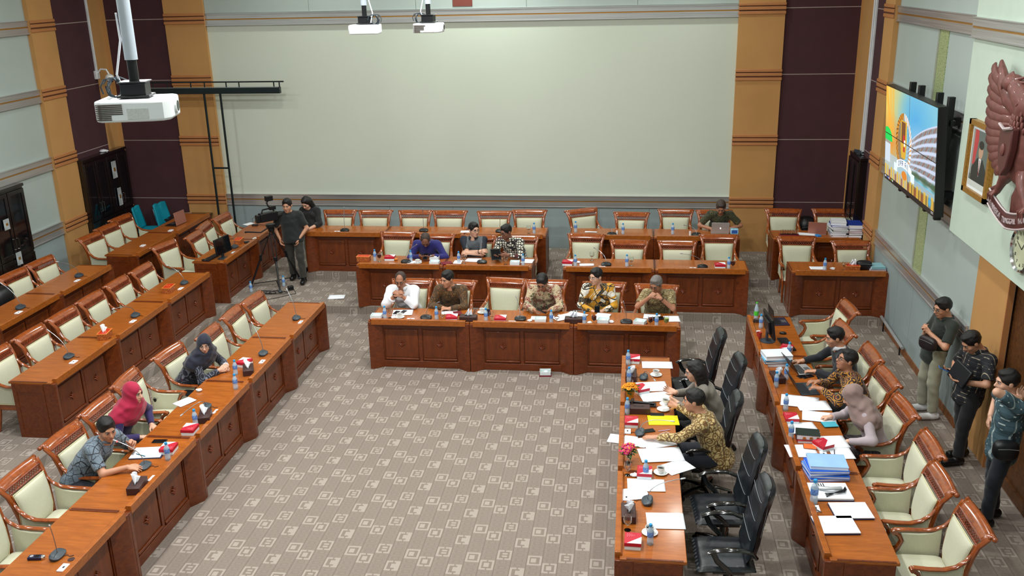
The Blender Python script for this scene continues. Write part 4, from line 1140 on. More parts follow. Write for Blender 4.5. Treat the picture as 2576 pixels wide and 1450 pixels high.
    # face details
    if not mask:
        for s in (-1, 1):
            e = MB().ball((0, 0, 0), 0.0115, 10, 8).build('eye', M_EYEW, t); e.location = tuple(hp(s * 0.031, 0.0765, 0.008))
            i_ = MB().ball((0, 0, 0), 0.006, 8, 6).build('iris', M_IRIS, e); i_.location = tuple(hf * 0.0075 - hu * 0.002)
            MB().sweep([tuple(hp(s * x, y, z)) for x, y, z in ((0.014, 0.094, 0.027), (0.032, 0.091, 0.033), (0.050, 0.077, 0.028))], [0.0035, 0.004, 0.002], n=5).build('eyebrow', M_BROW, t)
            MB().sweep([tuple(hp(s * x, y, z)) for x, y, z in ((0.016, 0.090, 0.012), (0.031, 0.0905, 0.0165), (0.046, 0.078, 0.012))], [0.0022, 0.0026, 0.0018], n=5).build('eyelid', M_BROW, t)
        MB().sweep([tuple(hp(x, y, z)) for x, y, z in ((-0.022, 0.086, -0.057), (-0.009, 0.0965, -0.054), (0, 0.0965, -0.0555), (0.009, 0.0965, -0.054), (0.022, 0.086, -0.057))], [0.002, 0.0048, 0.005, 0.0048, 0.002], n=6).build('mouth', M_LIP, t)
    if glasses:
        gm = M_BLACK if glasses != 'clear' else M_GREY
        for s in (-1, 1):
            pts = [tuple(hp(s * (0.033 + 0.021 * math.cos(a_)), 0.099 - 0.012 * max(0, math.cos(a_)), 0.004 + 0.017 * math.sin(a_))) for a_ in [2 * PI * k / 14 for k in range(14)]]
            fr = MB().sweep(pts, 0.0022 if glasses != 'clear' else 0.0014, n=5, closed=True)
            fr.sweep([tuple(hp(s * 0.054, 0.090, 0.008)), tuple(hp(s * 0.074, 0.03, 0.008)), tuple(hp(s * 0.078, -0.01, 0.004))], 0.002, n=5)
            if s > 0: fr.sweep([tuple(hp(-0.012, 0.102, 0.006)), tuple(hp(0.012, 0.102, 0.006))], 0.002, n=5)
            fr.build('glasses', gm, t)
    if mask: pass
    # hair
    HM_ = HAIRM[hcol]
    if hair in ('short', 'thin', 'long') and not hijab:
        e = 0.008 if hair != 'thin' else 0.003
        Hh = [ell(hp(0, -0.018, 0.040), ((0.076 + e) * hs, (0.092 + e) * hs, (0.086 + e * 1.3) * hs), HM)]
        if hair != 'thin': Hh += [ell(hp(0, 0.035, 0.098), (0.055, 0.045, 0.028), HM, k=0.02)]
        # the face is cut free
        Hh += [ell(hp(0, 0.098, -0.010) if hair != 'thin' else hp(0, 0.075, 0.045), (0.066 * hs, 0.056, 0.088) if hair != 'thin' else (0.058, 0.085, 0.095), HM, sub=True)]
        cuts = []
        if hair != 'long':
            nrmv = nrm(-hu * 1.0 + hf * -0.55 * -1)       # lower edge slopes down to the nape
            cuts = [(hp(0, 0.02, -0.004), nrm(-hu + hf * 0.62))]
            Hh += [ell(hp(s * 0.086, 0.01, -0.035), (0.02, 0.028, 0.04), HM, sub=True) for s in (-1, 1)]
            if hair == 'short' and False: pass
        else:
            Hh = [Hh[0], Hh[1]] + [cone(hp(s * 0.045, -0.035, 0.02), hp(s * 0.065, -0.055, -0.14 - 0.05), 0.055, 0.042, hf, 1.1, k=0.03) for s in (-1, 1)] + [cone(hp(0, -0.06, 0), hp(0, -0.085, -0.24), 0.06, 0.045, hx, 1.6, k=0.03)]
            Hh += [cone(hp(s * 0.07, 0.0, 0.0), hp(s * 0.078, -0.01, -0.16), 0.026, 0.022, k=0.02) for s in (-1, 1)]
            Hh += [ell(hp(0, 0.085, -0.03), (0.064, 0.07, 0.098), HM, sub=True)]
        sdf_object('hair', Hh, HM_, t, res=0.006, k=0.015, fold=0.0018, fscale=70, cuts=cuts)
    if hijab:
        Hj = [ell(hp(0, -0.015, 0.035), (0.090, 0.110, 0.104), HM), cone(hp(0, 0.0, -0.05), nb + tor * 0.01, 0.088, 0.10, LF, 1.1, k=0.05), cone(nb + tor * 0.01, nb - tor * 0.10 + FW * 0.02, 0.105, 0.125, LF, 1.75, k=0.06), cone(nb - tor * 0.05 - FW * 0.03, nb - tor * 0.15 - FW * 0.05, 0.10, 0.115, LF, 1.75, k=0.06)]
        Hj += [cone(nb - tor * 0.03 + FW * 0.07, nb - tor * 0.25 + FW * 0.10 + LF * 0.02, 0.045, 0.03, LF, 2.0, k=0.05)]
        Hj += [cone(nb - tor * 0.02, nb + LF * s * (sh + 0.01) - tor * 0.10, 0.085, 0.088, k=0.05) for s in (-1, 1)]
        Hj += [ell(hp(0, 0.105, -0.018), (0.056, 0.060, 0.076), HM, sub=True)]
        sdf_object('headscarf', Hj, hijab, t, res=0.008, k=0.03, fold=0.0045, fscale=30, cuts=[(nb - tor * (0.30), -tor)])
    if watch:
        a, e, w = arms[watch[0]]; ax_ = nrm(w - e); p_ = w - ax_ * 0.02; u_ = nrm(np.cross(ax_, V(0, 0.3, 1))); v_ = np.cross(ax_, u_)
        MB().sweep([tuple(p_ + (u_ * math.cos(th) + v_ * math.sin(th)) * 0.032) for th in [2 * PI * k / 16 for k in range(16)]], 0.010, 0.004, n=6, up=tuple(ax_), closed=True).build('wristwatch', watch[1], t)
    return t

ITEMS = [
('bottle', -2.587, -5.577, 0.752, 0, 'water bottle between the open snack tray and the papers of the man in white'),
('bottle', -1.823, -5.552, 0.752, 0, 'water bottle with blue cap in front of the man in dark brown batik'),
('bottle', -1.092, -5.577, 0.752, 0, 'water bottle with blue cap in front of the empty armchair, by a dark mug'),
('bottle', -0.148, -5.596, 0.752, 0, 'water bottle beside the white tray before the man in red and green batik'),
('bottle', 0.326, -5.632, 0.752, 0, 'water bottle with blue cap just right of the white-filled dark tissue box'),
('bottle', 1.337, -5.644, 0.752, 0, 'water bottle with blue cap between the red drink and the lime glass'),
('bottle', -3.391, -3.105, 0.887, 0, 'water bottle between the red patterned tissue box and a red drink, second row'),
('bottle', -2.754, -3.138, 0.887, 0, 'water bottle in front of the left hand of the man in the blue shirt'),
('bottle', -1.922, -3.156, 0.887, 0, 'water bottle in front of the man with crossed arms'),
('bottle', -0.818, -3.249, 0.887, 0, 'water bottle beside the open white tray, before the man in black and white'),
('bottle', 0.052, -3.252, 0.887, 0, 'water bottle right of the snack box at the gap, second row'),
('bottle', 0.898, -3.202, 0.887, 0, 'water bottle alone before the armchair pulled close, second row'),
('bottle', 2.537, -3.26, 0.887, 0, 'water bottle beside the red drink at the right end of the second row'),
('bottle', -0.791, -1.698, 1.022, 0, 'water bottle at the right end of the left rear desks'),
('bottle', -0.046, -1.563, 1.022, 0, 'water bottle in front of the askew rear row armchair'),
('bottle', 0.812, -1.67, 1.022, 0, 'water bottle right of the microphone on the rear desk, right of the gap'),
('bottle', 1.696, -1.632, 1.022, 0, 'water bottle left of the white pill bottle on the rear desk'),
('bottle', 4.046, -3.245, 0.887, 0, 'water bottle beside white paper on the second row desk near the right wall'),
('bottle', 4.149, -1.471, 1.022, 0, 'water bottle left of the rose-coloured laptop, rear row desk by the right wall'),
('bottle', -3.977, -7.711, 0.752, 0, 'farther of the two water bottles by the woman in the navy headscarf'),
('bottle', -3.798, -8.137, 0.752, 0, 'nearer of the two water bottles by the woman in the navy headscarf'),
('bottle', -3.853, -9.127, 0.752, 0, 'water bottle leaning close to the brown tissue box before the woman in crimson'),
('bottle', -3.792, -9.913, 0.752, 0, 'water bottle in front of the snack box beside the clipboard'),
('bottle', 0.952, -7.032, 0.752, 0, 'water bottle at the far end of the desk line with black chairs'),
('bottle', 0.967, -7.573, 0.752, 0, 'water bottle behind the orange flower pot'),
('bottle', 0.954, -8.451, 0.752, 0, 'water bottle left of the slotted brown tissue box'),
('bottle', 1.147, -9.87, 0.752, 0, 'water bottle in front of the snack box and the coffee cup, under the papers'),
('bottle', 1.176, -10.999, 0.752, 0, 'nearest water bottle on the desks with black chairs, before the last cup'),
('bottle', 2.771, -5.583, 0.752, 0, 'water bottle next to the monitor on the far right row desk'),
('bottle', 2.998, -6.612, 0.752, 0, 'water bottle behind the grey laptop of the man in the dark jacket'),
('bottle', 2.708, -7.578, 0.752, 0, 'water bottle in front of the tall brown tissue box'),
('bottle', 2.856, -7.347, 0.752, 0, 'water bottle right of the tall brown tissue box'),
('bottle', 2.727, -8.205, 0.752, 0, 'water bottle on the white sheets beyond the snack box, right row'),
('bottle', 2.68, -8.9, 0.752, 0, 'water bottle left of the thick dark green book'),
('bottle', 2.69, -10.198, 0.752, 0, 'large water bottle beside the white pad with the telephone tray'),
('goblet_red', -3.304, -3.136, 0.887, 0, 'goblet of dark red drink left of the snack box, second row'),
('goblet_red', 0.462, -5.598, 0.752, 0, 'goblet of dark red drink before the man in yellow batik'),
('goblet_red', 1.252, -5.625, 0.752, 0, 'goblet of dark red drink before the grey-haired man'),
('goblet_red', 2.603, -3.257, 0.887, 0, 'goblet of dark red drink at the right end of the second row'),
('goblet', -2.526, -5.531, 0.752, 0, 'empty goblet beside the phones of the man in white'),
('goblet', -1.731, -5.596, 0.752, 0, 'empty goblet before the man in dark brown batik'),
('goblet', -1.012, -5.572, 0.752, 0, 'empty goblet left of the middle snack box, front row'),
('goblet', -0.068, -5.591, 0.752, 0, 'empty goblet by the loose papers before the man in red and green'),
('goblet', 1.471, -5.623, 0.752, 0, 'goblet with a pale lime drink at the right end of the front row'),
('goblet', -1.833, -3.183, 0.887, 0, 'empty goblet before the man with crossed arms'),
('goblet', -1.119, -3.196, 0.887, 0, 'empty goblet before the man holding the black tablet'),
('goblet', 0.31, -2.897, 0.887, 0, 'goblet behind the paper plate right of the gap, second row'),
('goblet', 0.971, -3.154, 0.887, 0, 'small empty goblet next to the lone water bottle, second row'),
('goblet', -0.89, -1.703, 1.022, 0, 'empty goblet on the rear desk near its right end'),
('goblet', 4.355, -3.228, 0.887, 0, 'empty goblet left of the carved tissue box near the right wall'),
('goblet', 0.971, -9.82, 0.752, 0, 'empty goblet below the pink flowers'),
('goblet', 0.979, -10.798, 0.752, 0, 'empty goblet before the nearest brown tissue box, by the black chairs'),
('cup', -2.384, -5.513, 0.752, 40, 'white cup on a saucer before the man in white'),
('cup', -1.204, -5.231, 0.752, 30, 'white coffee cup on a saucer before the empty middle armchair'),
('cup', -2.618, -3.225, 0.887, 0, 'white cup on a saucer in front of the man in the blue shirt'),
('cup', 1.297, -7.342, 0.752, 60, 'white coffee cup and saucer beside the papers at the far black chair'),
('cup', 1.298, -9.757, 0.752, 60, 'white coffee cup and saucer beside the pink flowers'),
('cup', 1.175, -10.834, 0.752, 60, 'nearest white coffee cup and saucer, behind the last bottle'),
('saucer', 1.361, -8.313, 0.752, 0, 'empty white saucer under the cup held by the man in gold batik'),
('snack', -1.598, -5.554, 0.752, 5, 'red and white snack box beside the dark tissue box, before the man in brown batik'),
('snack', -0.886, -5.557, 0.752, 2, 'red and white snack box in the middle of the front row desks'),
('snack', -3.146, -3.033, 0.887, 3, 'red and white snack box before the empty armchair of the second row'),
('snack', -0.081, -3.164, 0.887, -3, 'red and white snack box on the desk corner at the gap, second row'),
('snack', 2.405, -3.197, 0.887, 0, 'red and white snack box near the right end of the second row'),
('snack', -3.983, -7.407, 0.752, 80, 'red and white snack box behind the brown tissue box of the woman in navy'),
('snack', -3.839, -9.294, 0.752, 92, 'red and white snack box nearest the woman in the crimson headscarf'),
('snack', -3.866, -9.742, 0.752, 95, 'red and white snack box beside the clipboard of the speaking man'),
('snack', 1.028, -6.917, 0.752, -92, 'red and white snack box at the far end of the desks with black chairs'),
('snack', 1.11, -7.839, 0.752, -60, 'tilted red and white snack box right of the orange flowers'),
('snack', 1.002, -8.715, 0.752, -90, 'red and white snack box below the slotted brown tissue box'),
('snack', 1.136, -9.822, 0.752, -92, 'red and white snack box partly under papers by the pink flowers'),
('snack', 1.027, -11.023, 0.752, -92, 'nearest red and white snack box by the black chairs'),
('snack', 2.995, -6.432, 0.752, -110, 'red and white snack box behind the laptop of the man in the dark jacket'),
('snack', 2.742, -8.486, 0.752, -88, 'red and white snack box on the desk beyond the dark green book'),
('snack', 2.974, -9.093, 0.752, -60, 'tilted red snack box lid on papers near the blue folders'),
('tray', -2.712, -5.577, 0.752, 2, 'open white snack tray at the left end of the front row desks'),
('tray', -0.304, -5.568, 0.752, 2, 'open white snack tray before the man in red and green batik'),
('tray', 0.592, -5.541, 0.752, -8, 'open white snack tray before the man in yellow batik'),
('tray', 1.108, -5.571, 0.752, -20, 'turned open white snack tray before the grey-haired man'),
('tray', -2.37, -3.005, 0.887, 0, 'farther open white snack tray right of the man in blue'),
('tray', -2.313, -3.282, 0.887, 0, 'nearer open white snack tray right of the man in blue'),
('tray', -0.956, -3.233, 0.887, 0, 'open white snack tray before the man in black and white'),
('tray', -0.231, -5.713, 0.0, 5, 'open snack tray lying on the carpet before the front desks'),
('tissue_b', -1.353, -5.554, 0.752, 0, 'dark brown tissue box with crumpled tissue over the first desk joint'),
('tissue_b', 0.166, -5.536, 0.752, 0, 'dark brown tissue box packed with white tissue over the second desk joint'),
('tissue_b', -3.841, -7.629, 0.752, 112, 'dark brown tissue box beside the water bottles of the woman in navy'),
('tissue_b', -3.816, -8.96, 0.752, 108, 'dark brown tissue box before the woman in the crimson headscarf'),
('tissue_b', -3.818, -10.504, 0.752, 100, 'brown tissue box in front of the speaking man'),
('tissue_b', 0.995, -7.44, 0.752, -90, 'brown tissue box behind the orange flower pot'),
('tissue_e', 1.085, -8.389, 0.752, 0, 'slotted brown tissue box, empty, by the black pen tray'),
('tissue_b', 0.985, -10.576, 0.752, -88, 'brown tissue box before the nearest goblet by the black chairs'),
('tissue_b', 2.75, -7.367, 0.752, -80, 'tall brown tissue box on the right row'),
('tissue_r', -3.587, -3.115, 0.887, 0, 'closed red patterned tissue box on the left corner of the second row'),
('tissue_rw', 4.473, -3.228, 0.887, 0, 'red patterned tissue box with tissue near the right wall'),
('tissue_r', -6.244, -2.126, 0.887, 95, 'closed red patterned tissue box near the television camera'),
('tissue_rw', -6.171, -6.912, 0.887, 100, 'red patterned tissue box with white tissue on the left second row'),
('tissue_r', -6.225, -4.926, 0.887, 95, 'closed red patterned tissue box on the far desk of the left second row'),
('plate', -2.206, -5.577, 0.752, 0, 'white socket plate before the man in white'),
('plate', -0.714, -5.595, 0.752, 0, 'white socket plate left of the microphone of the man in red and green'),
('plate', 0.785, -5.624, 0.752, 0, 'white socket plate left of the microphone of the grey-haired man'),
('plate', -3.053, -3.289, 0.887, 0, 'white socket plate before the snack box of the second row'),
('plate', -1.547, -3.31, 0.887, 0, 'white socket plate before the man with crossed arms'),
('plate', 0.494, -3.278, 0.887, 0, 'white socket plate left of the microphone right of the gap'),
('plate', 1.967, -3.269, 0.887, 0, 'white socket plate left of the low microphone, second row right'),
('plate', -4.476, -1.744, 1.022, 0, 'white socket plate by the leftmost rear row microphone'),
('plate', -3.78, -5.804, 0.752, 90, 'white socket plate on the farthest left front desk'),
('plate', -3.789, -7.287, 0.752, 90, 'white socket plate beyond the tissue box of the woman in navy'),
('plate', -3.759, -8.776, 0.752, 90, 'white socket plate beside the tissue box before the woman in crimson'),
('plate', -3.756, -10.305, 0.752, 90, 'white socket plate before the speaking man'),
('plate', -3.791, -11.818, 0.752, 90, 'nearest white socket plate on the left front row'),
('plate', -6.091, -4.799, 0.887, 90, 'white socket plate on the far desk of the left second row'),
('plate', -6.101, -6.287, 0.887, 90, 'white socket plate by the bent microphone'),
('plate', -6.108, -7.79, 0.887, 90, 'white socket plate by the round-based microphone, left second row'),
('plate', -7.758, -4.903, 1.022, 90, 'white socket plate on the farther left rear desk'),
('plate', -7.773, -6.393, 1.022, 90, 'white socket plate on the nearer left rear desk'),
('plate', -7.733, -2.849, 1.022, 90, 'white socket plate on the near desk of the far left corner'),
('plate', -7.723, -1.796, 1.022, 90, 'white socket plate at the far end of the left corner desks'),
('plate', -6.077, -2.748, 0.887, 90, 'white socket plate behind the monitor by the television camera'),
('plate', -6.067, -1.785, 0.887, 90, 'white socket plate with a cable under the television camera'),
('plate', 0.963, -7.24, 0.752, -90, 'white socket plate at the far black chair'),
('plate', 0.962, -8.886, 0.752, -90, 'white socket plate by the phone of the man in gold batik'),
('plate', 0.963, -10.256, 0.752, -90, 'white socket plate beyond the nearest tissue box, black chair desks'),
('plate', 2.714, -5.774, 0.752, -90, 'white socket plate beside the monitor on the right row'),
('plate', 2.694, -10.294, 0.752, -90, 'white socket plate with a black stick on it, right row'),
('plate', 2.957, -9.231, 0.752, -90, 'white socket plate before the tilted red snack lid'),
('paper', -2.391, -5.299, 0.752, 8, 'white papers under the two phones of the man in white', 0.3, 0.24),
('paper', -1.696, -5.254, 0.752, 5, 'white notes before the man in dark brown batik', 0.24, 0.16),
('paper', -0.36, -5.406, 0.752, 0, 'white sheet under the hands of the man in red and green batik', 0.2, 0.15),
('paper', -0.0, -5.349, 0.752, 35, 'left loose papers fanned before the man in red and green', 0.3, 0.22),
('paper', 0.184, -5.253, 0.752, -28, 'right loose papers fanned behind the packed tissue box', 0.3, 0.22),
('paper', 0.567, -5.295, 0.752, -12, 'white sheet before the man in yellow batik', 0.21, 0.28),
('paper', 1.281, -5.232, 0.752, -4, 'white sheet under the tablet of the grey-haired man', 0.24, 0.2),
('paper', 1.561, -5.314, 0.752, 4, 'white sheet at the right end of the front row', 0.22, 0.24),
('paper', -2.687, -3.163, 0.887, 8, 'white napkin sheet under the cup of the man in blue', 0.24, 0.16),
('paper', -1.945, -3.124, 0.887, 0, 'white sheet under the bottle of the man with crossed arms', 0.14, 0.2),
('paper', -1.7, -2.994, 0.887, -6, 'printed white sheet before the man with crossed arms', 0.26, 0.21),
('paper', -0.77, -3.016, 0.887, -5, 'white sheet at the right end of the left second row desks', 0.2, 0.22),
('paper', 0.237, -3.17, 0.887, 4, 'folded white napkin on a plate right of the gap', 0.24, 0.12),
('paper', -2.04, -1.626, 1.022, 4, 'folded white papers on the rear desk behind the man with crossed arms', 0.24, 0.14),
('paper', 0.234, -1.568, 1.022, 0, 'white paper roll on the rear desk before the askew armchair', 0.22, 0.07),
('paper', 3.958, -3.149, 0.887, 0, 'white sheet left of the bottle near the right wall', 0.25, 0.16),
('paper', 4.043, -1.556, 1.022, -14, 'white papers on the rear desk left of the rose laptop', 0.3, 0.16),
('paper', -6.619, -0.733, 0.887, 60, 'white sheet near the back end of the television camera desk', 0.2, 0.15),
('paper', -4.2, -2.897, 0.135, 8, 'white sheet lying on the carpeted step left of the second row', 0.29, 0.21),
('paper', -4.256, -8.558, 0.752, 60, 'crumpled white napkin before the woman in the crimson headscarf', 0.22, 0.16),
('paper', 1.318, -7.018, 0.752, -88, 'stacked white sheets at the far black chair', 0.22, 0.38),
('paper', 1.243, -7.692, 0.752, -80, 'white sheets in the hands of the long-haired woman', 0.26, 0.36),
('paper', 1.284, -7.981, 0.752, -75, 'white sheets under the brown phone', 0.24, 0.36),
('paper', 0.911, -9.079, 0.752, -100, 'white sheet hanging over the front ledge before the man in gold batik', 0.2, 0.3),
('paper', 1.054, -9.139, 0.752, -95, 'white booklet with a black clip before the man in gold batik', 0.2, 0.2),
('paper', 1.283, -9.102, 0.752, -70, 'white sheet under the sleeve of the man in gold batik', 0.24, 0.34),
('paper', 1.306, -9.388, 0.752, -80, 'large white sheets before the pink flowers', 0.3, 0.44),
('paper', 1.462, -9.623, 0.752, -55, 'white sheet at the desk edge beside the coffee cup', 0.22, 0.3),
('paper', 1.15, -10.008, 0.752, -88, 'white pad with a dark edge beyond the third microphone', 0.23, 0.36),
('paper', 1.039, -10.181, 0.752, -75, 'white sheet slipping under the white pad, black chair desks', 0.2, 0.26),
('paper', 1.318, -10.625, 0.752, -87, 'nearest stack of white sheets on the black chair desks', 0.26, 0.34),
('paper', 2.921, -7.972, 0.752, -100, 'wide white sheets before the man in brown batik', 0.3, 0.42),
('paper', 3.049, -8.078, 0.752, -85, 'white sheets with a dark edge before the man in brown batik', 0.26, 0.36),
('paper', 3.065, -8.362, 0.752, -100, 'white sheets under the hand of the woman in taupe', 0.26, 0.36),
('paper', 2.83, -8.652, 0.752, -80, 'loose white papers and photos beyond the dark green book', 0.26, 0.32),
('paper', 3.073, -8.953, 0.752, -82, 'white sheet before the armchair of the woman in taupe', 0.26, 0.34),
('paper', 2.745, -9.181, 0.752, -85, 'white papers beside the blue folders', 0.26, 0.3),
('paper', 3.141, -9.199, 0.752, -85, 'white notebook page with a pen at the desk edge, right row', 0.24, 0.22),
('pad', 2.996, -10.321, 0.752, -84, 'farther white pad with a navy back on the nearest right desk', 0.27, 0.34),
('pad', 2.81, -10.574, 0.752, -84, 'nearer white pad with a navy back on the nearest right desk', 0.28, 0.36),
('wrapper', -4.223, -8.234, 0.752, 0, 'crumpled clear wrapper before the woman in the navy headscarf'),
('wrapper', -3.037, -3.063, 0.887, 0, 'crumpled gold wrapper right of the snack box, second row'),
('wrapper', -0.461, -5.545, 0.752, 0, 'crumpled wrapper left of the tray before the man in red and green'),
('wrapper', 0.399, -5.57, 0.752, 0, 'clear plastic wrapper before the man in yellow batik'),
('wrapper', 0.699, -5.517, 0.752, 0, 'crumpled white napkin right of the tray before the man in yellow'),
('wrapper', 0.09, -3.064, 0.887, 0, 'crumpled white napkin by the bottle at the gap, second row'),
('wrapper', 1.035, -9.842, 0.752, 0, 'crumpled white tissue left of the snack box by the pink flowers'),
('wrapper', 4.177, -3.202, 0.887, 0, 'small crumpled napkin near the right wall'),
('wrapper', -2.469, -5.544, 0.752, 0, 'crumpled wrapper left of the cup of the man in white'),
('phone', -2.48, -5.313, 0.752, -8, 'left of two dark phones on the papers of the man in white'),
('phone', -2.387, -5.281, 0.752, -14, 'right of two dark phones on the papers of the man in white'),
('phone', -1.711, -5.238, 0.752, 10, 'dark phone on the notes of the man in brown batik'),
('phone', -4.081, -9.53, 0.752, 95, 'black phone above the clipboard'),
('phone_b', 1.312, -7.979, 0.752, -85, 'phone in a brown case before the long-haired woman'),
('phone', 1.289, -8.444, 0.752, -88, 'dark phone on the yellow envelope'),
('phone', 1.178, -8.853, 0.752, -70, 'black phone lying against the microphone of the man in gold batik'),
('phone', 3.076, -7.235, 0.752, -60, 'farther white-rimmed phone before the man in brown batik'),
('phone', 3.126, -7.243, 0.752, -60, 'nearer white-rimmed phone before the man in brown batik'),
]
MICS = [
((-1.986, -5.529, 0.752), (-1.775, -5.654, 1.052), 0, 'black desk microphone of the man in dark brown batik'),
((-0.605, -5.489, 0.752), (-0.695, -5.184, 0.992), 0, 'black desk microphone standing straight before the man in red and green'),
((0.915, -5.519, 0.752), (0.874, -5.658, 1.112), 0, 'black desk microphone before the grey-haired man'),
((-2.831, -3.194, 0.887), (-2.62, -3.285, 1.227), 0, 'black desk microphone left of the man in the blue shirt'),
((-1.528, -3.149, 0.887), (-1.496, -3.276, 1.267), 0, 'black desk microphone before the man with crossed arms'),
((0.559, -3.175, 0.887), (0.359, -2.908, 1.107), 0, 'black desk microphone bent left, second row right of the gap'),
((2.122, -3.226, 0.887), (1.792, -3.163, 1.107), 0, 'black desk microphone bent far left, right pair of second row chairs'),
((-4.341, -1.696, 1.022), (-4.341, -1.634, 1.442), 0, 'leftmost black desk microphone of the rear row, neck upright'),
((-2.853, -1.632, 1.022), (-2.847, -1.631, 1.422), 0, 'second black desk microphone of the rear row, behind the man in blue'),
((-1.426, -1.628, 1.022), (-1.386, -1.863, 1.322), 0, 'black desk microphone of the rear row beside the man holding a tablet'),
((0.615, -1.761, 1.022), (0.561, -1.373, 1.082), 0, 'black desk microphone of the rear row before the low armchair'),
((2.108, -1.722, 1.022), (1.919, -1.377, 1.122), 0, 'black desk microphone of the rear row left of the silver laptop'),
((-3.897, -5.671, 0.752), (-4.024, -5.598, 1.172), 90, 'farthest grey desk microphone of the left front row'),
((-3.875, -7.034, 0.752), (-4.019, -6.948, 1.152), 90, 'grey desk microphone beyond the woman in the navy headscarf'),
((-3.931, -8.684, 0.752), (-4.03, -9.066, 0.852), 90, 'grey desk microphone drooping toward the woman in crimson'),
((-3.956, -10.088, 0.752), (-4.189, -10.143, 1.072), 90, 'grey desk microphone held by the speaking man, tip lit red'),
((-3.94, -11.663, 0.752), (-3.869, -11.782, 1.132), 90, 'nearest grey desk microphone, beside the voice recorder'),
((-6.155, -4.54, 0.887), (-6.417, -4.524, 1.187), 90, 'grey desk microphone on the far desk of the left second row'),
((-6.177, -6.07, 0.887), (-6.312, -6.368, 1.107), 90, 'grey desk microphone bent low over the left second row'),
((-6.258, -7.642, 0.887), (-6.482, -7.625, 1.247), 90, 'round-based grey desk microphone of the left second row'),
((-7.86, -4.679, 1.022), (-8.064, -4.859, 1.322), 90, 'grey desk microphone on the farther left rear desk'),
((-7.861, -6.21, 1.022), (-8.064, -6.233, 1.402), 90, 'grey desk microphone on the nearer left rear desk'),
((-6.195, -2.419, 0.887), (-6.271, -2.343, 1.307), 90, 'grey desk microphone between the monitor and the television camera'),
((1.145, -7.441, 0.752), (1.265, -7.784, 0.892), -90, 'grey desk microphone lying low at the far black chair'),
((1.095, -8.926, 0.752), (1.42, -9.034, 0.972), -90, 'grey desk microphone under the hand of the man in gold batik'),
((1.158, -10.313, 0.752), (1.472, -10.269, 0.992), -90, 'grey desk microphone nearest the camera on the black chair desks'),
]

for it in ITEMS: put_item(it)
for b_, t_, r_, l_ in MICS: put_mic(b_, t_, r_, l_, lit='tip lit red' in l_)

# ------------------------------------------------------------------ cloth patterns
def batik(name, base, layers, rough=0.75, rot=(0, 0, 0)):
    """layers: (kind, scale, threshold, colour); kinds: blob, cell, edge, flower"""
    m, nt, b = new_mat(name); v = coords(nt, rot=rot); col = srgb(*base)
    for kind, sc, th, c in layers:
        if kind == 'blob': f = noise(nt, v, sc, 2, 0.5, 1.2).gt(th)
        elif kind == 'cell': f = voro(nt, v, sc).lt(th)
        elif kind == 'edge': f = voro(nt, v, sc, 'DISTANCE_TO_EDGE').lt(th)
        elif kind == 'flower': f = ((voro(nt, v, sc) * 26.0).sin() + noise(nt, v, sc * 1.5, 2)).gt(th)
        elif kind == 'geo': f = voro(nt, v, sc, 'DISTANCE_TO_EDGE', rnd=0.25).lt(th)
        col = mix(nt, f, col, srgb(*c))
    nt.links.new(col, b.inputs['Base Color']); b.inputs['Roughness'].default_value = rough; b.inputs['Sheen Weight'].default_value = 0.15
    MATS[name] = m; return m
def check(name, base, line, accent, n=26.0, w=0.12):
    m, nt, b = new_mat(name); v = coords(nt, rot=(0, 0, R(8))); X, Y, Z = xyz(nt, v); a = X + Y
    gx = (a * n).fract().lt(w); gz = (Z * n).fract().lt(w); hx2 = (a * (n / 3)).fract().lt(w * 0.35)
    col = mix(nt, ((gx + gz).min(1.0)) * 0.45, srgb(*base), srgb(*line)); col = mix(nt, gx * gz, col, srgb(*accent)); col = mix(nt, hx2 * 0.6, col, srgb(*accent))
    nt.links.new(col, b.inputs['Base Color']); b.inputs['Roughness'].default_value = 0.8
    MATS[name] = m; return m
def cloth(name, col, var=0.06): return plain(name, col, 0.8, var=var, nscale=10, sheen=0.2)
K_BLACKT = cloth('black trousers cloth', (20, 21, 25)); K_NAVY = cloth('dark navy cloth', (18, 23, 34)); K_KHAKI = cloth('khaki cloth', (148, 146, 122)); K_OLIVE = cloth('dark olive cloth', (52, 50, 44))
M_WATCH = plain('black watch', (18, 18, 20), 0.3)
def twotone():
    m, nt, b = new_mat('grey shirt with navy sleeves'); X, Y, Z = xyz(nt, coords(nt)); f = X.abs().gt(0.135)
    nt.links.new(mix(nt, f, srgb(92, 98, 104), srgb(26, 32, 44)), b.inputs['Base Color']); b.inputs['Roughness'].default_value = 0.8; return m
def tartan_lower():
    return check('dark plaid wool', (50, 44, 50), (86, 72, 74), (120, 110, 112), 22.0, 0.2)
Z0 = 0.0
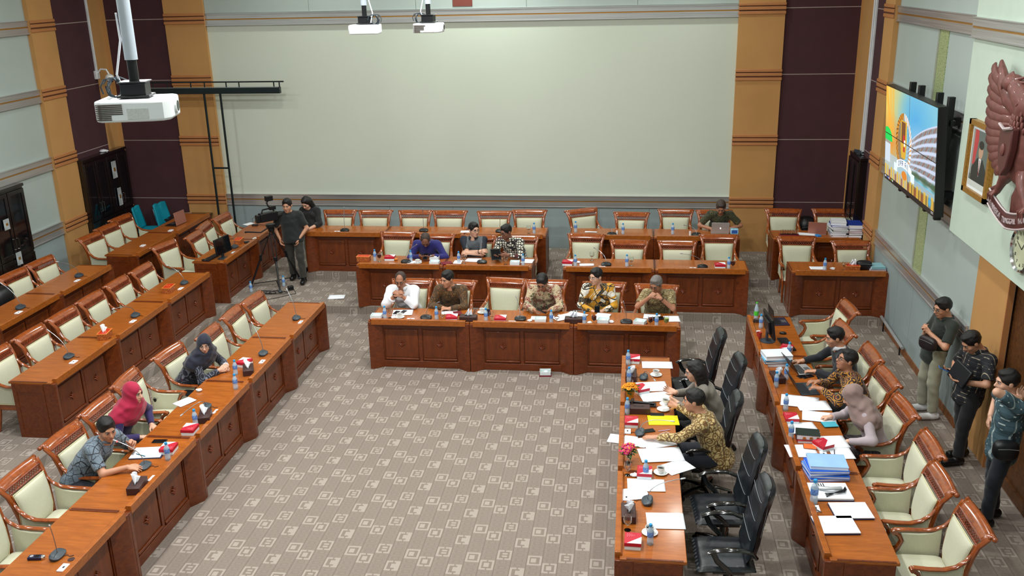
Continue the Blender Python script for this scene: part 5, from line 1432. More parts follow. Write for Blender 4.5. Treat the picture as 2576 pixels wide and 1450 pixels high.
# front row, facing the camera
person('man in a loose white shirt with glasses, hands clasped at his chin, front row', (-2.44, -4.66, 0), 0, (-2.47, -5.0, 1.16), 0, 14, hl=(-2.435, -5.18, 0.985), hr=(-2.51, -5.18, 0.985), dl=(-0.75, -0.1, 0.55), dr=(0.75, -0.1, 0.55), palm_l=(-0.6, 0.6, -0.2), palm_r=(0.6, 0.6, -0.2), pole_l=(1, -0.1, -1.1), pole_r=(-1, -0.1, -1.1), hair='thin', hcol='stubble', shirt=cloth('white linen', (238, 241, 246), 0.01), sleeve='puffy', pants=K_BLACKT, glasses=True, skin='brown', curl=0.75, girth=1.12, watch=('r', M_WATCH))
person('man in dark brown batik, arms folded on the desk, looking left, front row', (-1.74, -4.68, 0), 0, (-1.755, -4.99, 1.19), -34, 10, hl=(-1.70, -5.20, 0.80), hr=(-1.80, -5.15, 0.79), dl=(-1, -0.1, 0), dr=(1, -0.2, 0), pole_l=(1, 0.3, -0.4), pole_r=(-1, 0.3, -0.4), skin='tan', shirt=batik('dark brown batik', (70, 48, 20), [('flower', 11, 0.95, (108, 74, 30)), ('edge', 14, 0.03, (40, 28, 14)), ('cell', 22, 0.16, (150, 76, 30))]), sleeve='long', pants=K_BLACKT, girth=1.2)
person('man in red, green and cream batik looking down at his phone, front row', (-0.33, -4.62, 0), 0, (-0.327, -5.02, 1.18), -8, 34, hl=(-0.20, -5.25, 0.83), hr=(-0.42, -5.27, 0.83), dl=(-0.5, -0.8, -0.1), dr=(0.4, -0.85, -0.1), palm_l=(-0.6, 0, 0.5), palm_r=(0.6, 0, 0.5), skin='brown', glasses=True, shirt=batik('red green cream batik', (188, 174, 140), [('blob', 5, 0.57, (44, 84, 48)), ('blob', 6.5, 0.52, (120, 40, 38)), ('flower', 16, 1.2, (150, 88, 34)), ('edge', 30, 0.035, (222, 212, 186))]), sleeve='long', pants=K_BLACKT, girth=1.12)
person('man in yellow, black and white batik, hands in his lap, front row', (0.50, -4.62, 0), 4, (0.454, -4.84, 1.22), -42, 6, hl=(0.56, -5.0, 0.74), hr=(0.42, -5.02, 0.74), dl=(-0.8, -0.6, 0), dr=(0.8, -0.6, 0), palm_l=(-0.2, 0.2, -1), palm_r=(0.2, 0.2, -1), skin='light', glasses='clear', shirt=batik('yellow black white batik', (212, 150, 22), [('blob', 3.6, 0.54, (236, 236, 226)), ('blob', 4.6, 0.55, (30, 30, 30)), ('edge', 5, 0.03, (28, 28, 28)), ('flower', 12, 1.35, (168, 140, 84))]), sleeve='long', pants=K_BLACKT, girth=1.12)
person('grey-haired man in beige leaf batik, both hands at his mouth, front row', (1.36, -4.68, 0), 0, (1.335, -5.0, 1.165), -28, 22, hl=(1.40, -5.16, 1.01), hr=(1.24, -5.17, 1.03), dl=(-0.6, 0.25, 0.5), dr=(0.6, 0.25, 0.45), palm_l=(-0.4, 0.6, -0.2), palm_r=(0.4, 0.6, -0.2), pole_l=(1, -0.1, -1), pole_r=(-1, -0.1, -1), skin='brown', hcol='grey', glasses=True, curl=0.9, shirt=batik('beige leaf batik', (150, 134, 92), [('flower', 8, 0.9, (112, 92, 54)), ('blob', 12, 0.6, (186, 172, 128)), ('edge', 12, 0.03, (84, 64, 40))]), sleeve='short', pants=K_BLACKT, girth=1.1, watch=('l', M_WATCH))
# second row
person('balding man in a royal blue shirt bent over his phone, second row', (-2.50, -2.50, T1), 0, (-2.53, -2.93, 1.22), 8, 52, hl=(-2.40, -3.0, 0.955), hr=(-2.62, -3.0, 0.955), dl=(-0.6, -0.7, -0.05), dr=(0.6, -0.7, -0.05), palm_l=(-0.6, 0, 0.5), palm_r=(0.6, 0, 0.5), pole_l=(1, 0.4, -0.5), pole_r=(-1, 0.4, -0.5), hair='thin', hcol='stubble', skin='dark', shirt=cloth('royal blue cotton', (34, 32, 104)), sleeve='long', collar=cloth('periwinkle collar', (92, 90, 168)), pants=K_BLACKT, girth=1.15)
person('man with glasses in a grey shirt with navy sleeves, arms crossed, second row', (-1.72, -2.5, T1), 0, (-1.725, -2.68, 1.34), 38, 2, hl=(-1.80, -2.90, 0.985), hr=(-1.60, -2.88, 1.015), dl=(-1, 0.15, 0.1), dr=(1, 0.15, 0.1), palm_l=(0, 0.8, -0.4), palm_r=(0, 0.8, -0.4), pole_l=(1, -0.4, -0.9), pole_r=(-1, -0.4, -0.9), skin='light', glasses=True, shirt=twotone(), collar=K_NAVY, pants=K_BLACKT, watch=('r', M_WATCH))
person('man in a black and white patterned shirt leaning left with a tablet', (-0.97, -2.5, T1), -10, (-1.16, -2.76, 1.33), -38, 14, hl=(-1.10, -2.99, 0.99), hr=(-1.22, -3.02, 0.98), dl=(-0.95, -0.2, 0.0), dr=(-0.6, -0.7, 0.0), palm_l=(-0.2, 0.9, 0), palm_r=(0, 0.5, 0.6), skin='dark', glasses=True, shirt=batik('black white geometric batik', (226, 222, 206), [('geo', 24, 0.14, (26, 24, 26)), ('blob', 5, 0.66, (84, 40, 44))]), sleeve='long', pants=K_BLACKT, girth=1.1)
person('man in dark green batik typing at the silver laptop, rear row', (2.52, -1.12, T2), 0, (2.54, -1.42, 1.47), -6, 34, hl=(2.70, -1.42, 1.07), hr=(2.40, -1.42, 1.07), dl=(-0.2, -1, -0.1), dr=(0.2, -1, -0.1), pole_l=(1, 0.2, -0.6), pole_r=(-1, 0.2, -0.6), skin='brown', hcol='stubble', shirt=batik('dark green batik', (34, 40, 26), [('flower', 12, 0.95, (84, 78, 34)), ('blob', 10, 0.62, (20, 24, 20))]), sleeve='short', pants=K_BLACKT)
# standing at the back left
person('cameraman in a black polo shirt and olive trousers beside the television camera', (-5.22, -2.05, T1), 8, (-5.255, -2.10, 1.60), 4, 8, stand=True, hl=(-5.08, -2.13, 0.99), hr=(-5.43, -2.16, 0.99), dl=(-0.2, -0.15, -1), dr=(0.2, -0.15, -1), palm_l=(-1, 0, 0), palm_r=(1, 0, 0), pole_l=(1, 0.6, 0), pole_r=(-1, 0.6, 0), skin='tan', shirt=cloth('black polo cotton', (24, 28, 30)), sleeve='short', pants=K_OLIVE, feet=((-5.07, -2.10, T1), (-5.36, -1.85, T1)), girth=1.15, tail=0.06, hair='short')
person('woman with long dark hair in a black top, standing behind the cameraman', (-5.12, -1.30, T1), -8, (-5.17, -1.33, 1.47), -14, 34, stand=True, female=True, hl=(-5.07, -1.58, 1.03), hr=(-5.21, -1.58, 1.05), dl=(-0.7, -0.3, 0.15), dr=(0.2, -0.9, 0.2), palm_l=(0, -0.2, 1), palm_r=(0, 0, 1), pole_l=(1, 0.3, -0.6), pole_r=(-1, 0.3, -0.6), hair='long', skin='light', shirt=cloth('black knit', (17, 18, 21)), sleeve='34', collar=False, pants=K_KHAKI, capr=False, shoes='black', tail=0.04)
# left front row
person('woman in a navy headscarf and dark floral blouse with glasses, hands clasped on the desk', (-4.72, -7.66, 0), 78, (-4.34, -7.72, 1.16), 24, 8, female=True, hl=(-4.17, -7.55, 0.80), hr=(-4.20, -7.70, 0.80), dl=(0.6, -0.7, 0), dr=(0.7, 0.6, 0), palm_l=(-0.2, -0.6, -0.4), palm_r=(-0.2, 0.6, -0.4), curl=0.9, glasses='clear', hijab=cloth('navy headscarf', (28, 32, 50)), skin='light', shirt=batik('navy floral blouse', (24, 28, 42), [('flower', 10, 1.25, (116, 122, 140)), ('blob', 16, 0.72, (90, 40, 50))]), sleeve='long', collar=False, pants=K_NAVY, watch=('l', plain('white watch', (235, 235, 238), 0.3)), tail=0.02)
person('woman in a crimson headscarf and dark purple blouse, turned to the right in profile', (-4.78, -9.22, 0), 80, (-4.47, -9.25, 1.18), 84, 6, female=True, hl=(-4.42, -9.06, 0.70), hr=(-4.40, -9.36, 0.70), dl=(0.7, -0.5, -0.1), dr=(0.7, 0.5, -0.1), skin='light', hijab=cloth('crimson headscarf', (168, 22, 62)), shirt=cloth('dark purple knit', (48, 36, 88)), sleeve='long', collar=False, pants=K_NAVY)
person('man in a blue-grey line-patterned shirt speaking into a microphone', (-4.74, -10.06, 0), 80, (-4.345, -10.03, 1.14), 52, 14, hl=(-4.22, -9.86, 0.86), hr=(-4.08, -10.20, 0.81), dl=(0.5, -0.1, 0.85), dr=(0.95, 0.1, -0.05), palm_l=(0.3, -0.9, 0), palm_r=(0.1, 0.3, -0.9), curl=0.95, curl_r=0.35, pole_r=(-0.1, -0.7, -0.9), pole_l=(0, 0.8, -0.9), skin='tan', shirt=batik('blue grey line shirt', (112, 128, 142), [('geo', 11, 0.035, (22, 26, 34)), ('edge', 17, 0.02, (30, 34, 42))]), sleeve='short', pants=K_NAVY, girth=1.08)
# black chairs
person('woman with long black hair and a grey jacket, papers in hand, in a black chair', (1.98, -8.18, 0), -88, (1.70, -8.22, 1.20), -86, 14, female=True, hl=(1.52, -8.30, 0.84), hr=(1.50, -8.06, 0.86), dl=(-0.8, 0.5, 0.2), dr=(-0.8, 0.3, 0.2), palm_l=(0, 0.9, 0.2), palm_r=(0, -0.7, 0.5), hair='long', skin='light', glasses='clear', shirt=cloth('taupe grey jacket', (122, 116, 106)), sleeve='long', collar=False, pants=K_BLACKT, seat=0.5)
person('man in gold and brown batik, one hand on the microphone, the other lifting a cup', (1.92, -9.00, 0), -92, (1.645, -9.02, 1.21), -96, 4, hl=(1.27, -9.10, 0.81), hr=(1.50, -8.47, 0.88), dl=(-0.98, 0.1, -0.05), dr=(-0.9, 0.55, 0.1), palm_l=(0, 0, -1), palm_r=(0, 0.8, -0.3), curl=0.2, curl_r=0.7, pole_l=(0.2, -0.8, -0.7), pole_r=(0.3, 0.6, -0.9), skin='tan', shirt=batik('gold brown batik', (196, 172, 118), [('flower', 9, 0.75, (128, 92, 40)), ('edge', 16, 0.05, (86, 60, 26)), ('cell', 26, 0.15, (92, 62, 26))]), sleeve='long', pants=K_NAVY, girth=1.12, seat=0.5, tail=0.05)
# right row
person('man in a black jacket with a white collar, hand on a mouse', (3.66, -6.98, 0), -88, (3.45, -7.05, 1.20), -84, 12, hl=(3.22, -7.18, 0.80), hr=(3.13, -6.83, 0.79), dl=(-0.9, 0.3, -0.1), dr=(-0.95, 0.2, -0.1), curl=0.45, skin='tan', shirt=cloth('black navy jacket', (18, 21, 30)), collar=cloth('white shirt collar', (210, 212, 216)), sleeve='long', pants=K_BLACKT, girth=1.08)
person('man with glasses in brown and yellow batik, head tilted back, hands over a laptop', (3.68, -7.78, 0), -88, (3.43, -7.82, 1.22), -80, -16, hl=(3.16, -7.92, 0.90), hr=(3.16, -7.72, 0.90), dl=(-0.9, 0.35, 0.1), dr=(-0.95, -0.1, 0.1), curl=0.55, skin='brown', glasses=True, shirt=batik('brown yellow batik', (48, 26, 20), [('flower', 10, 1.0, (190, 130, 40)), ('blob', 13, 0.64, (112, 40, 24)), ('cell', 30, 0.14, (214, 160, 60))]), sleeve='long', pants=K_BLACKT)
person('woman in a taupe headscarf writing on papers, right row', (3.64, -8.60, 0), -86, (3.34, -8.60, 1.13), -88, 30, female=True, hl=(3.26, -8.90, 0.74), hr=(3.17, -8.44, 0.80), dl=(-0.8, 0.1, -0.3), dr=(-0.85, 0.3, -0.2), curl=0.8, skin='light', hijab=cloth('taupe headscarf', (146, 122, 116)), shirt=cloth('pale mauve blouse', (176, 162, 168)), sleeve='long', collar=False, pants=tartan_lower())
# standing at the right wall
person('man in a dark green shirt and khaki trousers, standing by the right wall', (4.775, -6.62, 0), -78, (4.76, -6.74, 1.50), -72, 14, stand=True, hl=(4.62, -6.83, 1.20), hr=(4.62, -6.70, 1.18), dl=(-0.5, 0.5, 0.55), dr=(-0.6, -0.2, 0.6), palm_l=(0.7, 0.4, 0), palm_r=(0.7, -0.4, 0), curl=0.8, skin='tan', glasses=True, shirt=cloth('dark green shirt cotton', (34, 42, 36)), sleeve='short', pants=cloth('pale khaki cloth', (156, 156, 136)), shoes='white', feet=((4.80, -6.74, 0), (4.74, -6.48, 0)), tail=0.10, girth=1.02)
person('man in a dark checked shirt looking at a blue phone, by the wall', (4.80, -7.82, 0), -70, (4.715, -7.93, 1.52), -78, 36, stand=True, hl=(4.60, -8.12, 1.12), hr=(4.60, -7.82, 1.13), dl=(-0.8, 0.3, 0.1), dr=(-0.85, -0.25, 0.15), palm_l=(0.1, 0.3, 1), palm_r=(0, -0.2, 0.9), curl=0.5, skin='tan', shirt=check('dark check cotton', (24, 26, 32), (66, 66, 68), (180, 166, 142), 20.0, 0.16), sleeve='short', pants=K_BLACKT, feet=((4.74, -7.92, 0), (4.86, -7.70, 0)), tail=0.10, girth=1.1)
person('man in a teal plaid shirt, hand at the back of his neck', (4.70, -9.14, 0), -82, (4.61, -9.24, 1.62), -88, 6, stand=True, hl=(4.70, -9.36, 1.50), hr=(4.60, -9.0, 1.15), dl=(0.4, 0.75, 0.35), dr=(-0.3, -0.3, -0.9), palm_l=(0.3, 0.2, 0.4), palm_r=(0.8, 0, 0), curl=0.4, pole_l=(-0.8, -0.4, -0.2), skin='light', shirt=check('teal plaid cotton', (62, 88, 98), (36, 52, 60), (176, 190, 188), 16.0, 0.22), sleeve='short', pants=K_NAVY, feet=((4.62, -9.22, 0), (4.76, -9.02, 0)), tail=0.10, girth=1.05)

# ------------------------------------------------------------------ laptops, screens and papers with shapes of their own
laptop('silver laptop with a glowing fruit logo before the man in dark green batik', (2.53, -1.50, 1.022), 180, M_SILVER, M_SILVER, 100, apple=True)
laptop('rose-coloured laptop with its lid toward the camera, rear row by the right wall', (4.24, -1.42, 1.022), 168, M_ROSE, M_SILVER, 98)
laptop('rose-coloured laptop standing open in the far left corner', (-7.86, -1.30, 1.022), 262, M_ROSE, M_BLACK, 82, w=0.34, d=0.25)
laptop('dark laptop on the farthest right row desk, screen edge-on to the camera', (3.06, -5.33, 0.752), 96, M_BLACK, plain('dark blue casing', (38, 36, 60), 0.4), 96)
laptop('laptop with a grey keyboard of the man in the dark jacket', (3.10, -7.04, 0.752), 104, M_BLACK, M_SILVER, 122)
laptop('dark grey laptop under the hands of the man in brown batik', (3.05, -7.62, 0.752), 98, M_BLACK, M_DK, 118, w=0.34, d=0.22)
monitor('computer monitor seen edge-on on the farthest right row desk', (2.80, -6.08, 0.752), 97)
monitor('computer monitor with its back to the camera beside the television camera', (-6.12, -3.10, 0.887), 80, w=0.44)
keyboard('black keyboard before the monitor on the right row', (3.03, -6.20, 0.752), 98)
keyboard('black keyboard beside the back-turned monitor', (-6.34, -3.08, 0.887), 84)
mouse('black mouse on the farthest right row desk', (3.04, -5.80, 0.752), 80, M_BLACK)
mouse('white mouse under the hand of the man in the dark jacket', (3.055, -6.80, 0.752), 95, M_CHINA)
mouse('black mouse at the near edge of the monitor desk, left', (-6.40, -3.27, 0.887), 80, M_BLACK)
def stack(label, x, y, z, rot, layers, cat='files', name='file_stack'):
    """a pile whose separate folders are things of their own"""
    for k, (w, d, h, dx, dy, r, col, lab) in enumerate(layers):
        t = thing('file_folder', lab, 'folder', (x + dx, y + dy, z), R(rot + r), label)
        m = plain('folder %d %d %d' % col, col, 0.5)
        MB().box(-w / 2, w / 2, -d / 2, d / 2, 0, 0.003).box(-w / 2, w / 2, -d / 2, d / 2, h - 0.003, h).box(-w / 2, -w / 2 + 0.003, -d / 2, d / 2, 0, h).build('cover', m, t)
        MB().box(-w / 2 + 0.004, w / 2 - 0.006, -d / 2 + 0.005, d / 2 - 0.004, 0.003, h - 0.003).build('papers', M_WHITE, t)
        z += h
W3, BL, GN, RD, GY, BK = (226, 230, 236), (30, 58, 150), (24, 84, 52), (150, 30, 40), (150, 152, 158), (46, 40, 42)
stack('files piled on the rear row desk by the right wall', 4.56, -1.60, 1.022, 0, [
    (.26, .34, .05, 0, 0, 2, W3, 'lowest white folder of the left pile by the right wall'), (.27, .34, .035, -.02, 0, -4, GY, 'second lowest grey folder of the left pile'),
    (.27, .34, .03, 0, .01, 3, W3, 'white folder under the green one, left pile'), (.27, .34, .035, .01, 0, 0, GN, 'green folder in the left pile of files'),
    (.27, .34, .04, -.02, 0, 6, W3, 'white folder above the green one, left pile'), (.28, .35, .03, 0, 0, -3, BL, 'blue folder near the top of the left pile'), (.26, .34, .05, -.01, .01, -8, W3, 'topmost white folder of the left pile of files')])
stack('files piled on the rear row desk by the right wall', 4.82, -1.58, 1.022, 0, [
    (.24, .34, .05, 0, 0, -2, BK, 'lowest dark folder of the right pile against the wall'), (.24, .34, .04, 0, 0, 3, BK, 'second dark folder of the right pile'),
    (.24, .34, .03, 0, 0, 0, RD, 'red folder in the right pile of files'), (.24, .34, .04, 0, 0, 4, GY, 'grey folder above the red one, right pile'), (.26, .36, .07, 0, 0, -2, BL, 'thick blue binder on top of the right pile')])
stack('papers piled beside the right row monitor', 2.80, -6.84, 0.752, -84, [
    (.24, .33, .04, 0, 0, 0, GY, 'lowest grey folder of the pile beside the monitor'), (.24, .33, .03, .01, 0, 3, (60, 70, 84), 'slate folder in the pile beside the monitor'),
    (.24, .33, .02, 0, 0, -2, (70, 170, 214), 'light blue folder in the pile beside the monitor'), (.25, .34, .05, .01, .01, 4, W3, 'thick white file on top of the pile beside the monitor')])
stack('blue folders piled on the right row', 2.90, -9.64, 0.752, -84, [
    (.28, .38, .03, 0, 0, 2, (30, 90, 200), 'lowest blue folder of the pile'), (.28, .38, .025, .01, 0, -5, (40, 110, 220), 'second blue folder of the pile'),
    (.27, .38, .03, -.01, .01, 4, (90, 140, 220), 'pale blue folder of the pile'), (.28, .38, .025, 0, 0, -2, (30, 90, 200), 'fourth blue folder of the pile'), (.27, .36, .035, .01, .02, -7, (150, 190, 230), 'topmost folder with a white sheet, blue pile')])
book('thick dark green book with gold title lines, on the right row', (2.85, -8.90, 0.782), -95, .17, .24, .055, (28, 42, 36))
book('red book under the thick green one', (2.85, -8.92, 0.752), -90, .17, .24, .03, (160, 36, 44))
b = MB()
for k in range(3): b.cbox((2.80 + 0.07 * k, -8.995, 0.812), (0.03, 0.004, 0.02)).cbox((2.80 + 0.07 * k, -8.995, 0.80), (0.045, 0.004, 0.005))
tag(b.build('title_plate', M_GOLD), 'gold lettering plate on the spine of the green book', 'lettering')
book('light blue book on folders by the right wall, second row', (4.86, -3.15, 0.927), 4, .22, .26, .03, (140, 190, 200))
book('red-edged folder under the light blue book', (4.86, -3.15, 0.887), 0, .24, .28, .04, (190, 180, 190))
book('blue and green booklet near the hand of the woman in taupe', (3.14, -8.56, 0.765), -80, .12, .16, .006, (70, 170, 190), 'booklet', 'booklet')
book('orange leaflet beside the tilted snack lid', (2.84, -9.10, 0.77), -96, .1, .13, .004, (226, 110, 50), 'leaflet', 'leaflet')
book('dark red folder before the man in dark brown batik', (-1.56, -5.30, 0.752), 20, .12, .16, .02, (110, 24, 34), 'folder', 'folder')
book('dark red box lid lying at the desk joint, second row', (-2.12, -3.22, 0.887), 25, .18, .15, .02, (120, 20, 34), 'box lid', 'box_lid')
book('bright yellow envelope before the man in gold batik', (1.35, -8.58, 0.752), -86, .23, .34, .006, (246, 226, 20), 'envelope', 'envelope')
# clipboard with its paper and pen
t = thing('clipboard', 'white sheets on a dark clipboard before the speaking man', 'clipboard', (-4.07, -9.80, 0.752), R(100))
MB().box(-.125, .125, -.17, .17, 0, .008).build('board', plain('navy card', (24, 30, 66), 0.5), t, bevel=0.002)
MB().box(-.115, .12, -.155, .165, .008, .014).build('sheets', M_WHITE, t); MB().cbox((0, .15, .02), (.09, .025, .012)).build('clip', M_GREY, t, bevel=0.003)
def pen(label, loc, rot, col):
    o = MB().sweep([(-.07, 0, .005), (.05, 0, .005), (.062, 0, .005), (.072, 0, .005)], [.0045, .0045, .003, .001], n=7).build('pen', plain('pen %d %d %d' % col, col, 0.3)); return tag(o, label, 'pen', None, loc, R(rot))
pen('teal pen lying on the clipboard sheets', (-4.12, -9.87, 0.767), 160, (20, 110, 130)); pen('dark pen on the notebook page, right row', (3.07, -9.19, 0.757), 80, (40, 30, 60)); pen('black pen on the papers by the brown phone', (1.26, -8.13, 0.762), 10, (20, 20, 30))
pen('white pen beside the earphone cable of the man in gold batik', (1.36, -8.83, 0.753), 20, (210, 190, 220)); pen('black stick lying on the socket plate, right row', (2.69, -10.33, 0.766), -50, (14, 14, 18))
o = MB().sweep([(1.30, -8.93, .76), (1.38, -8.86, .757), (1.45, -8.93, .757), (1.42, -9.02, .757), (1.35, -8.97, .757), (1.31, -9.03, .757)], .0022, n=5).build('earphone_cable', M_WHITE); tag(o, 'white earphone cable looped by the phone of the man in gold batik', 'cable')
# voice recorder
t = thing('voice_recorder', 'navy voice recorder with silver microphone end on the nearest left desk', 'voice recorder', (-4.12, -11.71, 0.752), R(8))
MB().box(-.06, .06, -.028, .028, 0, .028).build('casing', plain('navy casing', (26, 30, 62), 0.35), t, bevel=0.006)
MB().box(-.002, .036, -.02, .02, .0282, .0292).build('display', M_LCD, t); MB().lathe([(.001, 0), (.016, 0), (.016, .002), (.001, .002)], 16, (-.03, 0, .028)).build('buttons', M_SILVER, t)
MB().sweep([(.058, 0, .014), (.075, 0, .014), (.085, 0, .014)], [.024, .022, .012], n=8, sq=.3).build('microphone_head', M_CHROME, t, bevel=0.002)
o = MB().lathe([(.001, 0), (.03, 0), (.03, .004), (.001, .004)], 18).build('cable_grommet', M_BROWN); tag(o, 'brown cable grommet beside the nearest left microphone', 'grommet', None, (-3.80, -11.69, .752))
# things on the speaker desks
t = thing('pen_tray', 'black pen tray with a gavel-like bar beyond the slotted tissue box', 'tray', (1.11, -8.20, .752), R(-4))
MB().box(-.17, .17, -.05, .05, 0, .02).build('tray', M_BLACK, t, bevel=.004); MB().sweep([(-.16, .02, .03), (.15, -.01, .032)], .014, n=8).build('bar', M_BLACK, t); MB().sweep([(-.10, -.03, .035), (-.10, .06, .035)], .018, n=10).build('bar_head', M_BLACK, t)
def flowers(label, loc, petal, centre, pot):
    t = thing('flower_arrangement', label, 'flowers', loc)
    if pot: MB().lathe([(.001, 0), (.035, 0), (.05, .08), (.053, .09), (.046, .09), (.001, .08)], 16).build('pot', plain('orange pot', (216, 140, 20), .4), t)
    else: MB().lathe([(.001, 0), (.035, 0), (.006, .01), (.005, .04), (.03, .06), (.04, .10), (.037, .12), (.03, .09), (.001, .06)], 14).build('glass_vase', M_GLASS, t)
    g = MB(); rnd = random.Random(hash(label) % 1000 if False else len(label)); pm = plain('petals %d %d %d' % petal, petal, .6, var=.15); cm = plain('flower centre %d' % centre[0], centre, .7)
    heads = []
    for k in range(24):
        a = rnd.uniform(0, 2 * PI); r = .085 * math.sqrt(rnd.random()); heads.append((r * math.cos(a), r * math.sin(a), .14 + .055 * (1 - (r / .09) ** 2) + rnd.uniform(-.012, .012)))
    for h in heads: g.sweep([(h[0] * .2, h[1] * .2, .08), (h[0] * .7, h[1] * .7, .11), h], .0022, n=4)
    for k in range(40):
        a = rnd.uniform(0, 2 * PI); r = rnd.uniform(.04, .10); z = rnd.uniform(.08, .16); c, s = math.cos(a), math.sin(a)
        g.add([(c * r * .6, s * r * .6, z), (c * r - s * .012, s * r + c * .012, z + .012), (c * (r + .03), s * (r + .03), z), (c * r + s * .012, s * r - c * .012, z + .012)], [(0, 1, 2, 3)])
    g.build('foliage', plain('leaf green', (52, 92, 40), .6, var=.2), t)
    for i, h in enumerate(heads):
        f = MB(); tilt = Vector((h[0] * 5, h[1] * 5, 1)).normalized(); e1 = tilt.orthogonal().normalized(); e2 = tilt.cross(e1); hh = Vector(h)
        for q in range(8):
            a = 2 * PI * q / 8; d = e1 * math.cos(a) + e2 * math.sin(a); s_ = e2 * math.cos(a) - e1 * math.sin(a)
            f.add([tuple(hh), tuple(hh + d * .018 + s_ * .008 + tilt * .004), tuple(hh + d * .032 + tilt * .002), tuple(hh + d * .018 - s_ * .008 + tilt * .004)], [(0, 1, 2, 3)])
        fo = f.build('blossom', pm, t, solid=.0015); MB().ball(tuple(hh + tilt * .004), .008, 7, 5).build('blossom_centre', cm, fo)
flowers('orange and yellow flowers in an orange pot on the desk ledge', (0.985, -8.03, .752), (250, 160, 24), (200, 110, 10), True)
flowers('pink and magenta flowers in a glass on the desk ledge', (0.98, -9.56, .752), (214, 50, 110), (240, 190, 60), False)
o = MB().lathe([(.001, 0), (.03, 0), (.034, .02), (.034, .085), (.03, .085), (.03, .02), (.001, .01)], 16).build('mug', plain('dark blue mug', (26, 34, 60), .3)); tag(o, 'dark blue mug beside the coffee cup before the empty middle armchair', 'mug', None, (-1.10, -5.33, .752))
c = place('cup', make_cup, (1.385, -8.37, .845), R(60), 'white coffee cup being lifted by the man in gold batik', 'coffee cups')
# tablets and the things held
def tablet(label, loc, rx, rz, w=.17, d=.24):
    t = thing('tablet', label, 'tablet', loc); t.rotation_euler = (rx, 0, rz)
    MB().box(-w / 2, w / 2, -d / 2, d / 2, -.004, .004).build('casing', M_BLACK, t, bevel=.003); MB().box(-w / 2 + .01, w / 2 - .01, -d / 2 + .012, d / 2 - .012, .0041, .0048).build('screen', M_LCD, t); return t
tablet('black tablet held up by the man in the black and white shirt', (-1.30, -3.07, 1.02), R(35), R(15))
tablet('dark tablet lying on papers before the grey-haired man', (1.36, -5.32, .764), R(0), R(-70), .12, .18)
def held_phone(label, loc, rot, m=M_BLACK):
    o = place('phone_held%s' % m.name, make_phone(m), loc, 0, label, None); o.rotation_euler = tuple(R(a) for a in rot); return o
held_phone('phone in the hands of the man in the blue shirt', (-2.51, -3.08, .965), (25, 0, 0)); held_phone('phone in the hands of the man in red and green batik', (-0.31, -5.36, .85), (25, 0, 90))
held_phone('dark phone standing in the hands of the man in yellow batik', (0.485, -5.09, .77), (70, 0, 0)); held_phone('phone in the hands of the woman behind the cameraman', (-5.15, -1.68, 1.10), (30, 0, 0))
held_phone('blue phone held by the man in the dark checked shirt', (4.50, -7.86, 1.155), (20, 0, 80), plain('blue phone shell', (40, 110, 190), .3))
o = MB().cbox((0, 0, 0), (.035, .30, .22)).build('leather_folder', plain('black folder leather', (18, 20, 26), .4), bevel=.012); tag(o, 'black folder carried under the arm of the man in the dark checked shirt', 'folder', None, (4.585, -8.08, 1.20)); o.rotation_euler = (R(10), R(20), R(18))
def bag(label, loc, r, rz, col, strap=None):
    t = thing('shoulder_bag', label, 'bag', loc, rz); m = plain('bag %d %d %d' % col, col, .4, bmp=.2)
    b = MB().ball((0, 0, 0), r, 18, 12); b.v = [(math.copysign(abs(x / r[0]) ** .7, x) * r[0], math.copysign(abs(y / r[1]) ** .7, y) * r[1], math.copysign(abs(z / r[2]) ** .6, z) * r[2]) for x, y, z in b.v]; b.build('pouch', m, t)
    MB().sweep([(-r[0] * .8, -r[1] * .98, r[2] * .35), (0, -r[1] * 1.04, r[2] * .42), (r[0] * .8, -r[1] * .98, r[2] * .35)], .004, n=5).build('zip', M_GREY, t)
    if strap: MB().sweep(strap, .014, .003, n=6, sq=.5).build('strap', m, t)
    return t
bag('brown-black leather bag worn across the chest of the man in the dark green shirt', (4.60, -6.86, 1.08), (.13, .05, .09), R(-60), (40, 32, 34), [(-.10, .02, .05), (-.05, .03, .12), (.04, .06, .17), (.10, .10, .19)])
bag('black camera bag at the hip of the man in the teal plaid shirt', (4.62, -9.42, .98), (.12, .07, .10), R(0), (18, 20, 24), [(.08, .05, .06), (.10, .10, .30), (.08, .16, .5)])
bag('black leather bag standing on the second row desk by the right wall', (4.66, -3.18, .965), (.125, .06, .078), R(0), (20, 20, 24))
bag('black backpack on the chair at the left picture edge', (-8.50, -5.75, .95), (.16, .20, .24), R(0), (16, 18, 22))
bag('black plastic sack between the two rear row armchairs by the right wall', (4.19, -.62, .86), (.17, .18, .26), R(10), (14, 14, 17))
bag('small black clutch hanging at the side of the woman in navy', (-4.85, -8.06, .56), (.09, .05, .06), R(20), (22, 22, 24))
o = MB().box(-.05, .05, -.03, .03, 0, .035).build('charger_case', M_BLACK, bevel=.01); tag(o, 'black charger pouch on the monitor desk near the tissue box', 'pouch', None, (-6.10, -2.10, .887), R(30))
o = MB().box(-.035, .035, -.05, .05, 0, .03).build('blue_box', plain('bright blue box', (30, 130, 210), .4), bevel=.004); tag(o, 'small bright blue box before the rose laptop, right rear row', 'box', None, (4.21, -1.68, 1.022), R(20))
t = thing('water_cup_pack', 'blue and white pack of water cups right of the silver laptop', 'water pack', (2.78, -1.57, 1.022), 0)
MB().box(-.07, .07, -.05, .05, 0, .10).build('wrap', plain('blue white wrap', (150, 196, 220), .25, var=.4, nscale=30), t, bevel=.012); MB().box(-.05, .05, -.052, -.05, .02, .08).build('label', plain('blue print', (40, 90, 170), .4), t)
